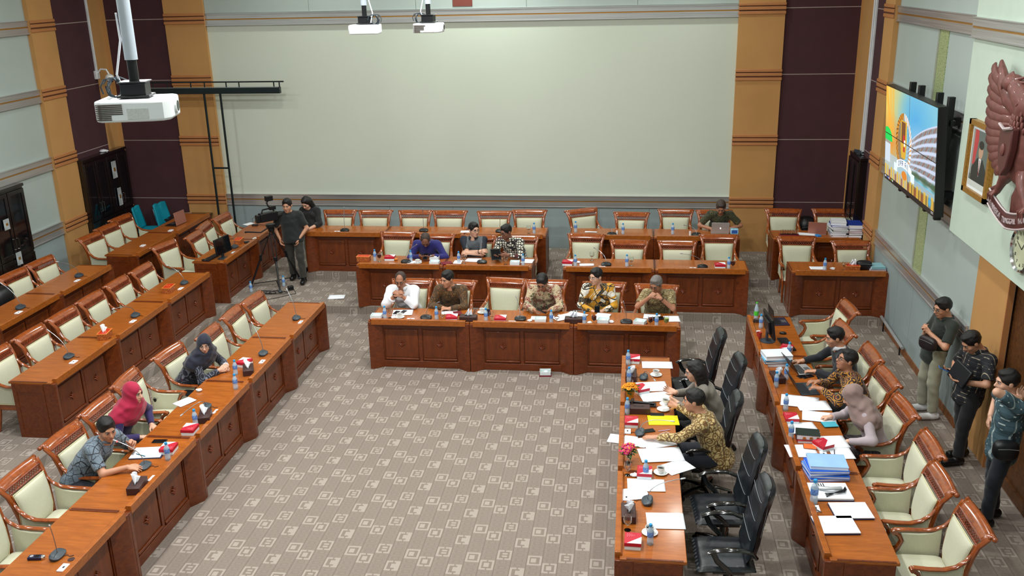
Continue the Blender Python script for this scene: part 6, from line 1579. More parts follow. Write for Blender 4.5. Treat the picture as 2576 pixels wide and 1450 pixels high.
for lab, x, y, h in (('white pill bottle left of the microphone on the right rear desk', 2.0, -1.70, .10), ('small white bottle between the microphone and a water bottle, rear row', .705, -1.675, .09)):
    t = thing('small_bottle', lab, 'bottle', (x, y, 1.022)); MB().lathe([(.001, 0), (.018, 0), (.019, h * .7), (.01, h * .8)], 12).build('bottle_body', M_CHINA, t); MB().lathe([(.001, h * .8), (.012, h * .8), (.012, h), (.001, h)], 10).build('cap', plain('orange cap', (214, 120, 90), .4), t)
for k in range(7):
    g_ = place('tumbler', lambda: tag(MB().lathe([(.026, 0), (.030, .085), (.028, .085), (.024, .006), (.001, .006)], 14).build('tumbler', M_GLASS), '', 'glass'), (3.60 + .042 * k, -1.60 + .02 * (k % 2), 1.03), 0, 'clear tumbler on the red tray, %s from the left in the row' % ('first', 'second', 'third', 'fourth', 'fifth', 'sixth', 'seventh')[k], 'row of tumblers on the red tray')
tag(MB().box(3.56, 3.90, -1.67, -1.52, 1.022, 1.03).build('serving_tray', M_DKRED, bevel=.003), 'dark red tray under the row of tumblers, rear row by the right aisle', 'tray')
# cut crystal tumblers where the photo shows cylinders beside the far snack box and the brown box
for lab, x, y in (('tall clear glass behind the water bottle at the far black chair', .985, -7.18), ('tall clear glass behind the orange flowers', .985, -7.78), ('tall clear glass beside the slotted tissue box', .985, -8.32)):
    place('tall_glass', lambda: tag(MB().lathe([(.028, 0), (.032, .13), (.030, .13), (.026, .006), (.001, .006)], 16).build('tall_glass', M_GLASS), '', 'glass'), (x, y, .752), 0, lab, 'tall glasses')
t = thing('soft_drink_bottle', 'green and clear soft drink bottle at the far end of the right row', 'bottle', (2.75, -5.22, .752)); MB().lathe([(.001, 0), (.03, 0), (.032, .06), (.027, .10), (.032, .14), (.02, .19), (.012, .22), (.012, .235)], 14).build('bottle_body', M_PET, t)
MB().lathe([(.0325, .055), (.0328, .10), (.03, .12)], 14, cap=False).build('label', plain('green label', (80, 200, 60), .4), t); MB().lathe([(.001, .235), (.015, .235), (.015, .25), (.001, .25)], 10).build('cap', plain('green label', (80, 200, 60), .4), t)
o = MB(); rnd = random.Random(3)
for k in range(4): o.sweep([(.05 * math.cos(i * .8 + k) * (1 - .06 * k), .04 * math.sin(i * .8 + k), .008 + .010 * k) for i in range(9)], .004, n=5)
tag(o.build('coiled_cable', M_BLACK), 'coil of black cable before the soft drink bottle', 'cable', None, (2.74, -5.36, .752))
tag(MB().lathe([(.001, 0), (.03, 0), (.036, .09), (.033, .09), (.001, .01)], 14).build('red_mug', plain('red mug', (170, 54, 44), .3)), 'red mug behind the monitor, right row', 'mug', None, (2.70, -5.99, .752))
tag(MB().lathe([(.001, 0), (.035, 0), (.04, .12), (.036, .12), (.001, .01)], 14).build('green_cup', plain('bright green cup', (70, 200, 70), .4)), 'bright green cup cut by the left picture edge', 'cup', None, (-7.80, -6.84, 1.022))
t = thing('telephone_tray', 'white file with cables, a calculator-like print and a phone handset, right row', 'file', (2.87, -10.0, .752), R(-86))
MB().box(-.15, .15, -.19, .19, 0, .012).build('dark_back', plain('navy card', (24, 30, 66), 0.5), t, bevel=.002); MB().box(-.145, .145, -.185, .185, .012, .03).build('sheets', M_WHITE, t)
MB().sweep([(-.02, -.10, .05), (.02, 0, .065), (-.01, .11, .05)], [.024, .018, .024], [.016, .012, .016], n=8, sq=.4).build('handset', M_SILVER, t); b = MB()
for k in range(4): b.cbox((-.10, -.10 + .022 * k, .034), (.05 + .01 * (k % 2), .008, .002))
b.build('printed_bars', M_BLACK, t); b = MB()
for k in range(3): b.sweep([(-.06 + .02 * k, .16, .035), (.02 + .02 * k, .12, .05), (.07, .02, .045), (.06 + .03 * k, -.06, .036)], .005, n=6)
b.build('cable', M_BLACK, t)

# ------------------------------------------------------------------ cabinets
M_CAB = plain('black brown cabinet wood', (22, 16, 16), .22, coat=.6, var=.2); M_CGL = plain('dark cabinet glass', (12, 14, 18), .06, coat=.5)
def cabinet(label, x0, x1, y0, y1, z0, z1, face, ndoor):
    """face +1 looks to +x, -1 to -x"""
    t = thing('cabinet', label, 'cabinet', (0, 0, 0)); MB().box(x0, x1, y0, y1, z0, z1).box(x0, x1 + .02 * (face > 0), y0 - .02, y1 + .02, z1, z1 + .05).build('carcass', M_CAB, t, bevel=.004)
    xf = x1 if face > 0 else x0; w = (y1 - y0) / ndoor
    for k in range(ndoor):
        a, b_ = y0 + k * w + .01, y0 + (k + 1) * w - .01
        for (za, zb, gl) in ((z0 + .06, z0 + .85, False), (z0 + .88, z1 - .03, True)):
            p, q = sorted((xf, xf + face * .022)); d = MB()
            d.box(p, q, a, a + .07, za, zb).box(p, q, b_ - .07, b_, za, zb).box(p, q, a + .07, b_ - .07, za, za + .07).box(p, q, a + .07, b_ - .07, zb - .07, zb)
            dd = d.build('door', M_CAB, t, bevel=.003); p2, q2 = sorted((xf + face * .002, xf + face * .010)); MB().box(p2, q2, a + .07, b_ - .07, za + .07, zb - .07).build('door_panel', M_CGL if gl else M_CAB, dd)
            hy = b_ - .035 if k % 2 == 0 else a + .035; zc = zb - .20 if not gl else za + .22
            MB().sweep([(xf + face * .022, hy, zc - .09), (xf + face * .05, hy, zc - .085), (xf + face * .05, hy, zc + .085), (xf + face * .022, hy, zc + .09)], .006, n=6, up=(0, 1, 0)).build('handle', M_CHROME, dd)
    return t
cabinet('tall black cabinet with glass doors in the far left corner', XL + .03, -9.34, -1.72, -.15, T2, 2.30, 1, 4)
cabinet('tall black cabinet with glass doors at the left picture edge', XL + .04, -9.34, -5.4, -3.58, T2, 2.27, 1, 4)
cabinet('tall black cabinet with chrome handles in the far right corner', 4.86, XR - .03, -1.40, -.62, T2, 2.30, -1, 2)
for lab, x, y, z, w, h in (('pale poster sheet behind the glass of the far left cabinet', -9.31, -.72, 1.98, .16, .34), ('pale trophy shape behind the glass of the far left cabinet', -9.31, -.66, 1.42, .13, .36), ('small framed note in the cabinet at the left picture edge', -9.31, -4.2, 1.75, .14, .18), ('silver plaque in the cabinet at the left picture edge', -9.31, -4.05, 1.12, .14, .22)):
    t = thing('display_item', lab, 'ornament', (x, y, z)); MB().box(0, .012, -w / 2, w / 2, -h / 2, h / 2).build('panel', plain('pale display card', (170, 176, 178), .35, var=.25, nscale=9), t, bevel=.004); MB().box(.012, .014, -w * .2, w * .2, -h * .1, h * .12).build('emblem', M_GOLD, t)
tag(crumple((0, 0, .02), (.10, .07, .03), 5, 12, 8).build('folded_cloth', M_WHITE), 'white folded cloth on top of the far left cabinet', 'cloth', None, (-9.42, -.8, 2.35))
o = MB()
for k in range(6): o.sweep([(4.93 + .05 * math.cos(i * 1.1 + k), -.9 - .02 * k + .16 * math.sin(i * .7 + k), 2.36 + .01 * k) for i in range(9)], .007, n=5)
tag(o.build('cable_bundle', M_DK), 'tangle of dark cables on top of the far right cabinet', 'cable')

# ------------------------------------------------------------------ far left corner
def stack_chair():
    t = thing('stacking_chair', '', 'chair'); tm = plain('turquoise seat', (8, 138, 160), .5)
    def f(u, v):
        x = (u * 2 - 1) * .22; z = .48 + v * .45; notch = .04 * math.exp(-((u - .5) * 6) ** 2) * (v > .8)
        return (x * (1 - .12 * v), .20 + .10 * v + .03 * (u * 2 - 1) ** 2 * -1, z - notch + .03 * math.sin(u * PI) * v)
    MB().grid(f, 14, 12).build('backrest', tm, t, solid=.03)
    MB().grid(lambda u, v: ((u * 2 - 1) * .23, -.22 + v * .42, .46 + .02 * (1 - (2 * u - 1) ** 4) * (1 - (2 * v - 1) ** 4)), 10, 10).build('seat', tm, t, solid=.04)
    for s in (-1, 1):
        MB().sweep([(s * .22, -.2, 0), (s * .22, -.2, .40), (s * .22, .15, .44), (s * .2, .22, .6), (s * .19, .28, .85)], .011, n=6).build('side_frame', M_CHROME, t); MB().sweep([(s * .22, .22, 0), (s * .22, .12, .43)], .011, n=6).build('leg', M_CHROME, t)
    return t
place('stk', stack_chair, (-8.75, -.62, T2), R(100), 'turquoise stacking chair against the corner, left of the pair', 'turquoise stacking chairs')
place('stk', stack_chair, (-8.42, -.36, T2), R(80), 'turquoise stacking chair against the corner, right of the pair', 'turquoise stacking chairs')
t = thing('side_table', 'black side table in the far left corner before the dark wall', 'table', (-8.02, -.42, T2)); MB().box(-.38, .38, -.30, .30, .66, .70).build('tabletop', M_CAB, t, bevel=.004)
for s in (-1, 1):
    for r in (-1, 1): MB().box(s * .34 - .02, s * .34 + .02, r * .26 - .02, r * .26 + .02, 0, .66).build('leg', M_CAB, t)
tag(MB().box(-.13, .13, -.09, .09, 0, .02).build('wooden_board', plain('pale wood board', (168, 130, 100), .5), bevel=.003), 'pale wooden board lying on the black corner table', 'board', None, (-8.15, -.32, T2 + .70), R(20))

# ------------------------------------------------------------------ dark pole stand with its rail
t = thing('rail_stand', 'dark pole stand carrying a long horizontal rail in front of the screen wall', 'stand', (-7.16, -.50, T1)); MD = plain('dark green steel', (24, 36, 38), .35, metal=.3)
for x in (-.17, .16): MB().sweep([(x, 0, .01), (x, 0, 3.36)], .022, n=10).build('pole', MD, t)
MB().sweep([(-.17, 0, 1.84), (.16, 0, 1.84)], .018, n=8).build('crossbar', MD, t)
MB().box(-.45, .45, -.03, .03, 0, .02).box(-.03, .03, -.22, .22, 0, .02).build('foot', MD, t)
MB().box(-1.38, 1.38, -.05, .05, 3.30, 3.42).build('rail', MD, t, bevel=.006)
MB().box(-1.38, 1.36, -.052, -.03, 3.415, 3.425).build('steel_edge', M_GREY, t)
u_ = MB().sweep([(-1.38, 0, 3.52), (1.46, 0, 3.52)], .014, n=6, sq=.6)
for x in (-1.2, -.9, -.42, -.14, .30, .56, 1.26, 1.37): u_.sweep([(x, 0, 3.42), (x, 0, 3.52)], .013, n=6)
u_.build('upper_rail', MD, t)

# ------------------------------------------------------------------ television camera
t = thing('television_camera', 'black television camera with raised viewfinder on its tripod head', 'video camera', (-5.56, -2.28, 1.30), R(48)); c0 = Vector((0, 0, 0))
MB().box(-.17, .17, -.06, .06, .06, .22).build('camera_body', M_BLACK, t, bevel=.012)
MB().sweep([(.16, 0, .13), (.22, 0, .13), (.30, 0, .13), (.36, 0, .13)], [.045, .05, .055, .062], n=14).build('lens', M_BLACK, t)
MB().sweep([(-.12, 0, .22), (-.10, 0, .28), (.08, 0, .29), (.12, 0, .23)], .014, n=8, up=(0, 1, 0)).build('handle', M_BLACK, t)
MB().box(.0, .12, -.10, -.04, .27, .34).sweep([(.0, -.05, .33), (-.02, -.03, .40), (.03, -.02, .46)], .018, n=8).box(-.03, .10, -.06, .02, .43, .52).build('viewfinder', M_BLACK, t, bevel=.008)
MB().box(-.24, -.17, -.045, .045, .06, .20).build('battery', M_BLACK, t, bevel=.006)
MB().sweep([(-.19, .05, .18), (-.28, .07, .14), (-.26, .08, 0), (-.20, .05, -.02)], .004, n=5).build('cable', M_BLACK, t)
t = thing('tripod', 'black camera tripod with spreader standing on the carpeted step', 'tripod', (-5.53, -2.28, T1)); top = Vector((0, 0, 1.10))
MB().lathe([(.04, 1.02), (.06, 1.06), (.06, 1.10), (.09, 1.12), (.09, 1.17), (.001, 1.17)], 14).build('head', M_BLACK, t)
MB().sweep([(-.02, -.06, 1.12), (-.12, -.20, 1.06), (-.30, -.32, 1.10), (-.36, -.34, 1.10)], [.012, .012, .014, .018], n=8).build('pan_handle', M_BLACK, t)
for fx, fy in ((-.44, -.14), (.21, -.40), (.29, .41)):
    ft = Vector((fx, fy, .02)); md_ = top.lerp(ft, .52); s_ = Vector((fy, -fx, 0)).normalized() * .028; l = MB()
    l.sweep([tuple(top + s_ * 1.2 - Vector((0, 0, .03))), tuple(md_ + s_)], .009, n=6).sweep([tuple(top - s_ * 1.2 - Vector((0, 0, .03))), tuple(md_ - s_)], .009, n=6).sweep([tuple(md_ + Vector((0, 0, .06))), tuple(md_ - Vector((0, 0, .05)))], .034, .02, n=8, sq=.4).sweep([tuple(md_), tuple(ft)], [.02, .016], n=8)
    lg = l.build('leg', M_BLACK, t); MB().ball(tuple(ft), (.04, .04, .02), 10, 6).build('foot', M_DK, lg)
sp_ = MB()
for fx, fy in ((-.44, -.14), (.21, -.40), (.29, .41)): sp_.sweep([(0, 0, .09), (fx * .9, fy * .9, .06)], .013, .008, n=6)
sp_.build('spreader', M_BLACK, t)
o = MB(); rnd = random.Random(11)
for k in range(4):
    cx_, cy_ = -5.62 + .09 * k, -2.72 - .04 * (k % 2); o.sweep([(cx_ + (.14 + .02 * k) * math.cos(i * .62), cy_ + .09 * math.sin(i * .62), T1 + .012 + .004 * k) for i in range(11)], .0055, n=5, closed=False)
o.sweep([(-5.3, -2.75, T1 + .01), (-5.1, -2.55, T1 + .01), (-5.0, -2.75, T1 + .01), (-5.25, -3.0, T1 + .01), (-5.5, -3.2, T1 + .01)], .0055, n=5)
tag(o.build('coiled_cable', M_BLACK), 'black camera cables coiled on the carpeted step', 'cable')
for lab, x, y in (('water bottle on the step beside the left tripod foot', -5.86, -2.70), ('water bottle on the step at the feet of the cameraman', -5.38, -2.33)): place('bottle', make_bottle, (x, y, T1), 0, lab, 'water bottles')
tag(MB().box(-.05, .05, -.035, .035, 0, .07).build('plug_box', M_BLACK, bevel=.01), 'black power plug box on the step by the tripod', 'plug', None, (-5.18, -2.52, T1), R(40))
t = thing('camera_remote', 'black cable remote with white plug on the monitor desk below the television camera', 'remote', (-6.44, -.85, .887), R(30)); MB().box(-.06, .06, -.03, .03, 0, .03).build('casing', M_BLACK, t, bevel=.006); MB().sweep([(.05, 0, .02), (.2, -.1, .01), (.22, -.4, .008), (.10, -.7, .008), (.3, -.95, .008)], .006, n=5).build('cable', M_BROWN, t)

# ------------------------------------------------------------------ projectors hanging from the ceiling
M_PROJ = plain('projector white plastic', (226, 230, 232), .35, var=.02); M_VENT = plain('vent dark', (70, 58, 48), .6); M_POLE = plain('painted pole grey', (176, 186, 196), .4)
def projector(label, loc, rz, pole_top, poleshift=(0, 0), w=.40, d=.31, h=.115, big=False):
    t = thing('ceiling_projector', label, 'projector', loc, rz)
    q = [(-w / 2, -d / 2 + .03), (-w / 2 + .03, -d / 2), (w / 2 - .09, -d / 2 - .005), (w / 2 - .03, -d / 2 + .01), (w / 2, -d / 2 + .05), (w / 2, d / 2 - .03), (w / 2 - .03, d / 2), (-w / 2 + .03, d / 2), (-w / 2, d / 2 - .03)]
    MB().prism(q, -h / 2, h / 2).build('housing', M_PROJ, t, bevel=.014, seg=3)
    v = MB()
    for k in range(9): v.box(-w / 2 + .015 + (.0 if k < 5 else 0), -w / 2 + (.15 if k < 6 else .09), -d / 2 - .006, -d / 2 + .002, h / 2 - .022 - k * .0095, h / 2 - .017 - k * .0095)
    v.build('vent_grille', M_VENT, t)
    MB().sweep([(w / 2 - .01, .02, .004), (w / 2 + .012, .02, .004)], [.040, .038], n=20).build('lens_ring', M_PROJ, t); MB().sweep([(w / 2 + .002, .02, .004), (w / 2 + .014, .02, .004)], [.032, .028], n=18).build('lens', M_LCD, t)
    MB().box(-.02, .09, -d / 2 - .0065, -d / 2, -.04, .015).build('label_plate', plain('faint label', (196, 200, 196), .5, var=.1, nscale=90), t)
    MB().cbox((0, 0, h / 2 + .045), (.13, .12, .07)).cbox((0, 0, h / 2 + .012), (.17, .15, .012)).cbox((0, 0, h / 2 + .085), (.15, .14, .008)).build('mount', M_BLACK, t, bevel=.004)
    px, py = poleshift; p = MB().sweep([(0, 0, h / 2 + .07), (px * .15, py * .15, h / 2 + .22)], .026, n=12).build('pole_sleeve', M_BLACK, t)
    MB().sweep([(px * .12, py * .12, h / 2 + .20), (px, py, pole_top - loc[2])], .034, n=14).build('pole', M_POLE, t)
    c = MB()
    for k in range(5): c.sweep([(-.10 - .01 * k + .05 * math.cos(i * .75 + k), .06 + .03 * math.cos(i * .5), h / 2 + .05 + .055 * math.sin(i * .75 + k)) for i in range(9)], .0045, n=5)
    c.build('cable_loops', M_DK, t)
    MB().sweep([(-.08, .08, h / 2 + .02), (-.10, .05, h / 2 + .12), (-.05, .03, h / 2 + .30), (px * .35 - .045, py * .3, h / 2 + .44)], .006, n=6).build('white_cable', M_WHITE, t)
    return t
projector('large white projector hanging near the camera at the upper left', (-1.70, -13.29, 4.835), R(14), CEIL, w=.385, d=.30, h=.112)
projector('left of the two far white projectors, grille facing the camera', (-1.97, -7.75, 4.955), R(184), CEIL, w=.33, d=.25, h=.10)
projector('right of the two far white projectors under the ceiling', (-1.28, -7.66, 4.955), R(-4), CEIL, w=.31, d=.24, h=.10)
# dome camera in the left rear corner
t = thing('dome_camera', 'white dome security camera on a curved arm in the left rear corner', 'security camera', (-9.30, -.55, 3.76))
MB().box(-.19, -.13, -.06, .06, -.02, .14).build('wall_bracket', M_DUCT, t, bevel=.008)
MB().sweep([(-.14, 0, .09), (-.06, 0, .17), (.05, 0, .16), (.10, 0, .06)], .018, n=10, up=(0, 1, 0)).build('arm', M_CHINA, t)
MB().lathe([(.02, .08), (.07, .05), (.088, 0), (.088, -.03), (.07, -.05), (.001, -.05)], 20, (.10, 0, 0)).build('dome_cover', M_CHINA, t); MB().ball((.10, 0, -.05), (.06, .06, .045), 14, 8).build('dark_dome', M_LCD, t)
tag(MB().box(-2.44, -2.066, -.03, -.018, 4.958, 5.30).build('wooden_plaque', plain('red brown plaque', (122, 62, 52), .4), bevel=.004), 'red-brown plaque on the upper back wall at the top picture edge', 'plaque')
t = thing('floor_pipe', 'white metal rail lying along the skirting of the right wall', 'rail', (0, 0, 0)); MB().sweep([(4.94, -3.45, .19), (4.94, -4.72, .16)], .022, n=8, sq=.6).build('rail', M_SILVER, t); MB().sweep([(4.94, -3.62, .0), (4.94, -3.62, .18)], .012, n=6).build('leg', M_BLACK, t); MB().sweep([(4.94, -4.60, .0), (4.94, -4.60, .16)], .012, n=6).build('leg', M_BLACK, t)

# ------------------------------------------------------------------ pictures made of coloured facets on a flat screen
def picture(name, fn, nu, nv, P0, U_, V_, parent, emit=0.0, rough=.3):
    """P0 top left, U_ to the right, V_ downwards; fn(u, v) arrays -> rgb in srgb 0..255"""
    u, v = np.meshgrid((np.arange(nu) + .5) / nu, (np.arange(nv) + .5) / nv)
    col = np.clip(fn(u, v), 0, 255) / 255.0
    lin = np.where(col <= .04045, col / 12.92, ((col + .055) / 1.055) ** 2.4)
    P0, U_, V_ = V(P0), V(U_), V(V_)
    gu, gv = np.meshgrid(np.arange(nu + 1) / nu, np.arange(nv + 1) / nv)
    pts = P0 + gu[..., None] * U_ + gv[..., None] * V_
    idx = np.arange((nu + 1) * (nv + 1)).reshape(nv + 1, nu + 1)
    q = np.stack([idx[:-1, :-1], idx[1:, :-1], idx[1:, 1:], idx[:-1, 1:]], -1).reshape(-1, 4)
    me = bpy.data.meshes.new(name); me.vertices.add(pts.size // 3); me.vertices.foreach_set('co', pts.astype(np.float32).ravel())
    me.loops.add(q.size); me.loops.foreach_set('vertex_index', q.ravel().astype(np.int32)); me.polygons.add(len(q)); me.polygons.foreach_set('loop_start', (np.arange(len(q)) * 4).astype(np.int32)); me.update(calc_edges=True)
    at = me.color_attributes.new('picture', 'FLOAT_COLOR', 'CORNER'); c4 = np.ones((len(q), 4, 4), np.float32); c4[..., :3] = lin.reshape(-1, 1, 3); at.data.foreach_set('color', c4.ravel())
    m, nt, b = new_mat(name + ' picture'); a = nt.nodes.new('ShaderNodeVertexColor'); a.layer_name = 'picture'
    if emit:
        b.inputs['Base Color'].default_value = (.01, .01, .01, 1); nt.links.new(a.outputs[0], b.inputs['Emission Color']); b.inputs['Emission Strength'].default_value = emit
    else: nt.links.new(a.outputs[0], b.inputs['Base Color'])
    b.inputs['Roughness'].default_value = rough; me.materials.append(m)
    o = bpy.data.objects.new(name, me); C.objects.link(o); o.parent = parent; return o
def lay(col, mask, c):
    mask = np.clip(mask, 0, 1)[..., None]; return col * (1 - mask) + np.array(c, float) * mask
def soft(x, w=.02): return np.clip(.5 - x / w, 0, 1)
def screen_pic(u, v):
    a = 2.43 / 1.33; c = np.zeros(u.shape + (3,)) + [120, 190, 214]
    c = lay(c, soft(u - .30 + .2 * v, .5), (236, 204, 96)); c = lay(c, soft(((u - .12) ** 2 + (v - .55) ** 2) ** .5 - .16, .35) * .9, (240, 132, 30))
    c = lay(c, soft(((u - .62) ** 2 + (v - .22) ** 2) ** .5 - .18, .4), (70, 166, 220)); c = lay(c, soft(((u - .68) ** 2 + (v - .42) ** 2) ** .5 - .08, .25) * .6, (190, 200, 232))
    for x0, s in ((.02, .55), (.10, .22), (.16, .10), (.0, 1.1)): c = lay(c, soft(np.abs(u - x0 - s * v * .28) - .016, .03) * (v < .55) * .75, (244, 176, 60))
    # the long white building
    bx = np.clip((u - .46) / .54, 0, 1); top = .50 - .34 * bx - .04 * np.sin(bx * 3.1); bot = .76 + .02 * bx; ins = (soft(.50 - u, .12)) * (v > top) * (v < bot)
    t = (v - top) / (bot - top + 1e-6) * 7.0; tt = np.abs((t % 1) - .5) * 2; c = lay(c, ins * 1.0, (196, 208, 232)); wn = soft(tt - .55, .3); c = lay(c, ins * wn * .72, (84, 92, 104)); c = lay(c, ins * wn * (np.sin(u * 190 + t * 3) > .1) * .55, (176, 160, 130)); c = lay(c, ins * wn * (np.sin(u * 77 + t * 5) > .75) * .6, (150, 70, 50))
    c = lay(c, ins * soft((u - .6), .15) * .5, (200, 214, 230))
    g = soft(np.abs(v - .745) - .03 - .03 * np.sin(u * 40) * .3, .04) * (u > .55); c = lay(c, g * .8, (50, 90, 60))
    c = lay(c, (v > .80) * 1.0 * (u > .5), (150, 176, 186)); c = lay(c, (v > .86) * soft(.3 - v + .5, .2), (120, 100, 60))
    c = lay(c, ((v > .70) & (u < .5)) * .8, (176, 196, 206))
    rs = np.sin(u * 70) * np.sin(u * 23 + 2); c = lay(c, (v > .84) * (rs > .1) * .8, (226, 180, 60)); c = lay(c, (v > .88) * (rs < -.35) * .7, (150, 70, 44)); c = lay(c, soft(((u - .92) ** 2 * 4 + (v - .90) ** 2) ** .5 - .05, .05) * .9, (60, 170, 230))
    # green dome on the left with a white hall
    c = lay(c, soft((((u - .05) / .11) ** 2 + ((v - .56) / .13) ** 2) ** .5 - 1, .05) * (v < .57), (10, 214, 90)); c = lay(c, ((u < .12) & (v > .57) & (v < .80)) * 1.0, (206, 220, 232)); c = lay(c, ((u < .12) & (v > .57) & (v < .60)) * .5, (110, 90, 60))
    # wreath, shield and ribbon
    ex, ey = (u - .40) / .155, (v - .50) / .285; r = (ex ** 2 + ey ** 2) ** .5; th = np.arctan2(ey, ex)
    c = lay(c, soft(r - .80, .06) * .5 * (ex < .1), (110, 66, 40))
    ringm = (np.abs(r - .93) < .12); braid = .5 + .5 * np.sin(th * 34 + (r - .93) * 22)
    c = lay(c, ringm * (ex < -.05) * (ey < .85), (214, 140, 36)); c = lay(c, ringm * (ex < -.05) * (ey < .85) * (braid > .72), (120, 72, 20))
    c = lay(c, ringm * (ex >= .05) * (braid > .5) * (ey < .8), (244, 246, 246)); c = lay(c, ringm * (ex >= .05) * (braid < .2) * (ey < .8), (226, 150, 50))
    sx, sy = (u - .40) / .062, (v - .47) / .19; c = lay(c, ((np.abs(sx) < 1 - .35 * np.clip(sy, 0, 1) ** 2) & (np.abs(sy) < 1)) * 1.0, (216, 170, 50)); c = lay(c, ((np.abs(sx + .1) < .62) & (sy > -.95) & (sy < .2)) * .9, (104, 58, 34))
    c = lay(c, ((np.abs(sx - .1) < .30) & (np.abs(sy + .05) < .2)) * 1.0, (200, 40, 40)); c = lay(c, ((np.abs(sx - .35) < .22) & (np.abs(sy - .15) < .16)) * 1.0, (240, 240, 236)); c = lay(c, ((np.abs(sx - .2) < .3) & (np.abs(sy - .5) < .14)) * 1.0, (190, 60, 44))
    yb = v - (.775 - .06 * (1 - ((u - .42) / .17) ** 2)); rb = (np.abs(yb) < .040) & (np.abs(u - .42) < .155); c = lay(c, rb * 1.0, (240, 246, 250)); c = lay(c, ((np.abs(np.abs(u - .42) - .175) < .035) & (np.abs(v - .80) < .045)) * 1.0, (226, 240, 248))
    # letters of the ribbon, drawn as strokes
    def stroke(x0, x1, y0, y1): return ((u > x0) & (u < x1) & (yb > y0) & (yb < y1)) * 1.0
    k = (40, 90, 130); x = .305; lt = .006
    for ch in 'DPR RI':
        if ch == 'D': c = lay(c, stroke(x, x + lt, -.026, .026), k); c = lay(c, stroke(x, x + .022, -.026, -.018), k); c = lay(c, stroke(x, x + .022, .018, .026), k); c = lay(c, stroke(x + .020, x + .026, -.018, .018), k)
        if ch in 'PR': c = lay(c, stroke(x, x + lt, -.026, .026), k); c = lay(c, stroke(x, x + .024, -.026, -.018), k); c = lay(c, stroke(x, x + .024, -.004, .004), k); c = lay(c, stroke(x + .020, x + .026, -.026, .0), k)
        if ch == 'R': c = lay(c, stroke(x + .014, x + .021, .002, .026), k)
        if ch == 'I': c = lay(c, stroke(x + .008, x + .015, -.026, .026), k)
        x += .036 if ch != ' ' else .024
    c = lay(c, soft((((u - .43) / .055) ** 2 + ((v - .83) / .045) ** 2) ** .5 - 1, .1), (220, 130, 40))
    # task bar and the joints of the four panels
    c = lay(c, (v > .955) * 1.0, (20, 18, 24))
    for i, q in enumerate(((240, 240, 240), (120, 120, 130), (70, 120, 230), (240, 240, 240), (220, 60, 50), (120, 190, 70), (230, 230, 230))): c = lay(c, ((np.abs(u - .02 - .028 * i) < .008) & (np.abs(v - .977) < .011)) * 1.0, q)
    c = lay(c, ((np.abs(u - .965) < .02) & (np.abs(v - .972) < .004)) * 1.0, (220, 220, 220)); c = lay(c, ((np.abs(u - .965) < .02) & (np.abs(v - .985) < .004)) * 1.0, (220, 220, 220))
    c = lay(c, (np.abs(u - .5) < .0025) * 1.0, (16, 18, 22)); c = lay(c, (np.abs(v - .5) < .004) * 1.0, (16, 18, 22))
    return c
TL, TR, BLc = V(4.62, -3.62, 3.84), V(4.62, -6.10, 3.84), V(4.725, -3.62, 2.49)
t = thing('video_wall', 'large four-panel video wall showing a gold wreath emblem, green dome and white building', 'screen', (4.78, -4.86, 3.16))
loc = V(4.78, -4.86, 3.16); U_, V_ = TR - TL, BLc - TL; N_ = nrm(np.cross(V_, U_)); N_ = N_ if N_[0] < 0 else -N_
picture('screen_image', screen_pic, 420, 230, TL - loc + N_ * .002, U_, V_, t, emit=1.15)
bk = MB(); cs = [TL - nrm(U_) * .012 - nrm(V_) * .012, TR + nrm(U_) * .012 - nrm(V_) * .012, TR + V_ + nrm(U_) * .012 + nrm(V_) * .012, BLc - nrm(U_) * .012 + nrm(V_) * .012]
bk.add([tuple(p - loc) for p in cs] + [tuple(p - loc - N_ * .11) for p in cs], [(0, 1, 2, 3), (7, 6, 5, 4), (0, 4, 5, 1), (1, 5, 6, 2), (2, 6, 7, 3), (3, 7, 4, 0)]); bk.build('housing', M_BLACK, t)
br = MB()
for y in (-4.30, -4.72, -5.52, -5.98): br.box(.0 - .02, .06, y - loc[1] - .035, y - loc[1] + .035, -.74, .80)
br.box(.02, .08, -1.2, 1.2, .45, .52).box(.02, .08, -1.2, 1.2, -.5, -.43)
br.build('mounting_rails', M_BLACK, t, bevel=.004)
for zz in (.48, -.46): MB().box(.06, .225, -1.0, -.9, zz - .05, zz + .05).box(.06, .225, .9, 1.0, zz - .05, zz + .05).build('wall_arm', M_BLACK, t)
# framed portrait
def portrait_pic(u, v):
    c = np.zeros(u.shape + (3,)) + [96, 108, 104]; c = lay(c, (u < .30 + .03 * np.sin(v * 9)) & (v < .62), (190, 60, 66)); c = lay(c, soft(u - .10, .03) * (v < .8), (150, 156, 152))
    c = lay(c, soft((((u - .53) / .125) ** 2 + ((v - .34) / .135) ** 2) ** .5 - 1, .1), (190, 150, 124)); c = lay(c, soft((((u - .53) / .14) ** 2 + ((v - .235) / .075) ** 2) ** .5 - 1, .1), (24, 22, 24))
    body = (np.abs(u - .53) < .13 + .42 * np.clip((v - .46) / .3, 0, .72)) & (v > .47); c = lay(c, body * 1.0, (30, 36, 38))
    c = lay(c, ((np.abs(u - .53) < .075 * np.clip((.80 - v) / .32, 0, 1)) & (v > .47)) * 1.0, (222, 224, 224)); c = lay(c, ((np.abs(u - .53) < .018) & (v > .50) & (v < .76)) * 1.0, (150, 40, 44)); c = lay(c, (v > .90) * 1.0, (206, 212, 206))
    return c
t = thing('portrait', 'gold-framed portrait of a person in a dark suit beside a red and white flag', 'picture', (4.86, -7.04, 3.38)); hw_, hh_ = .38, .42
f = MB()
for (a, b_, c_, d_) in ((-hw_, hw_, hh_ - .06, hh_), (-hw_, hw_, -hh_, -hh_ + .06), (-hw_, -hw_ + .06, -hh_, hh_), (hw_ - .06, hw_, -hh_, hh_)): f.box(-.045, .02, a, b_, c_, d_)
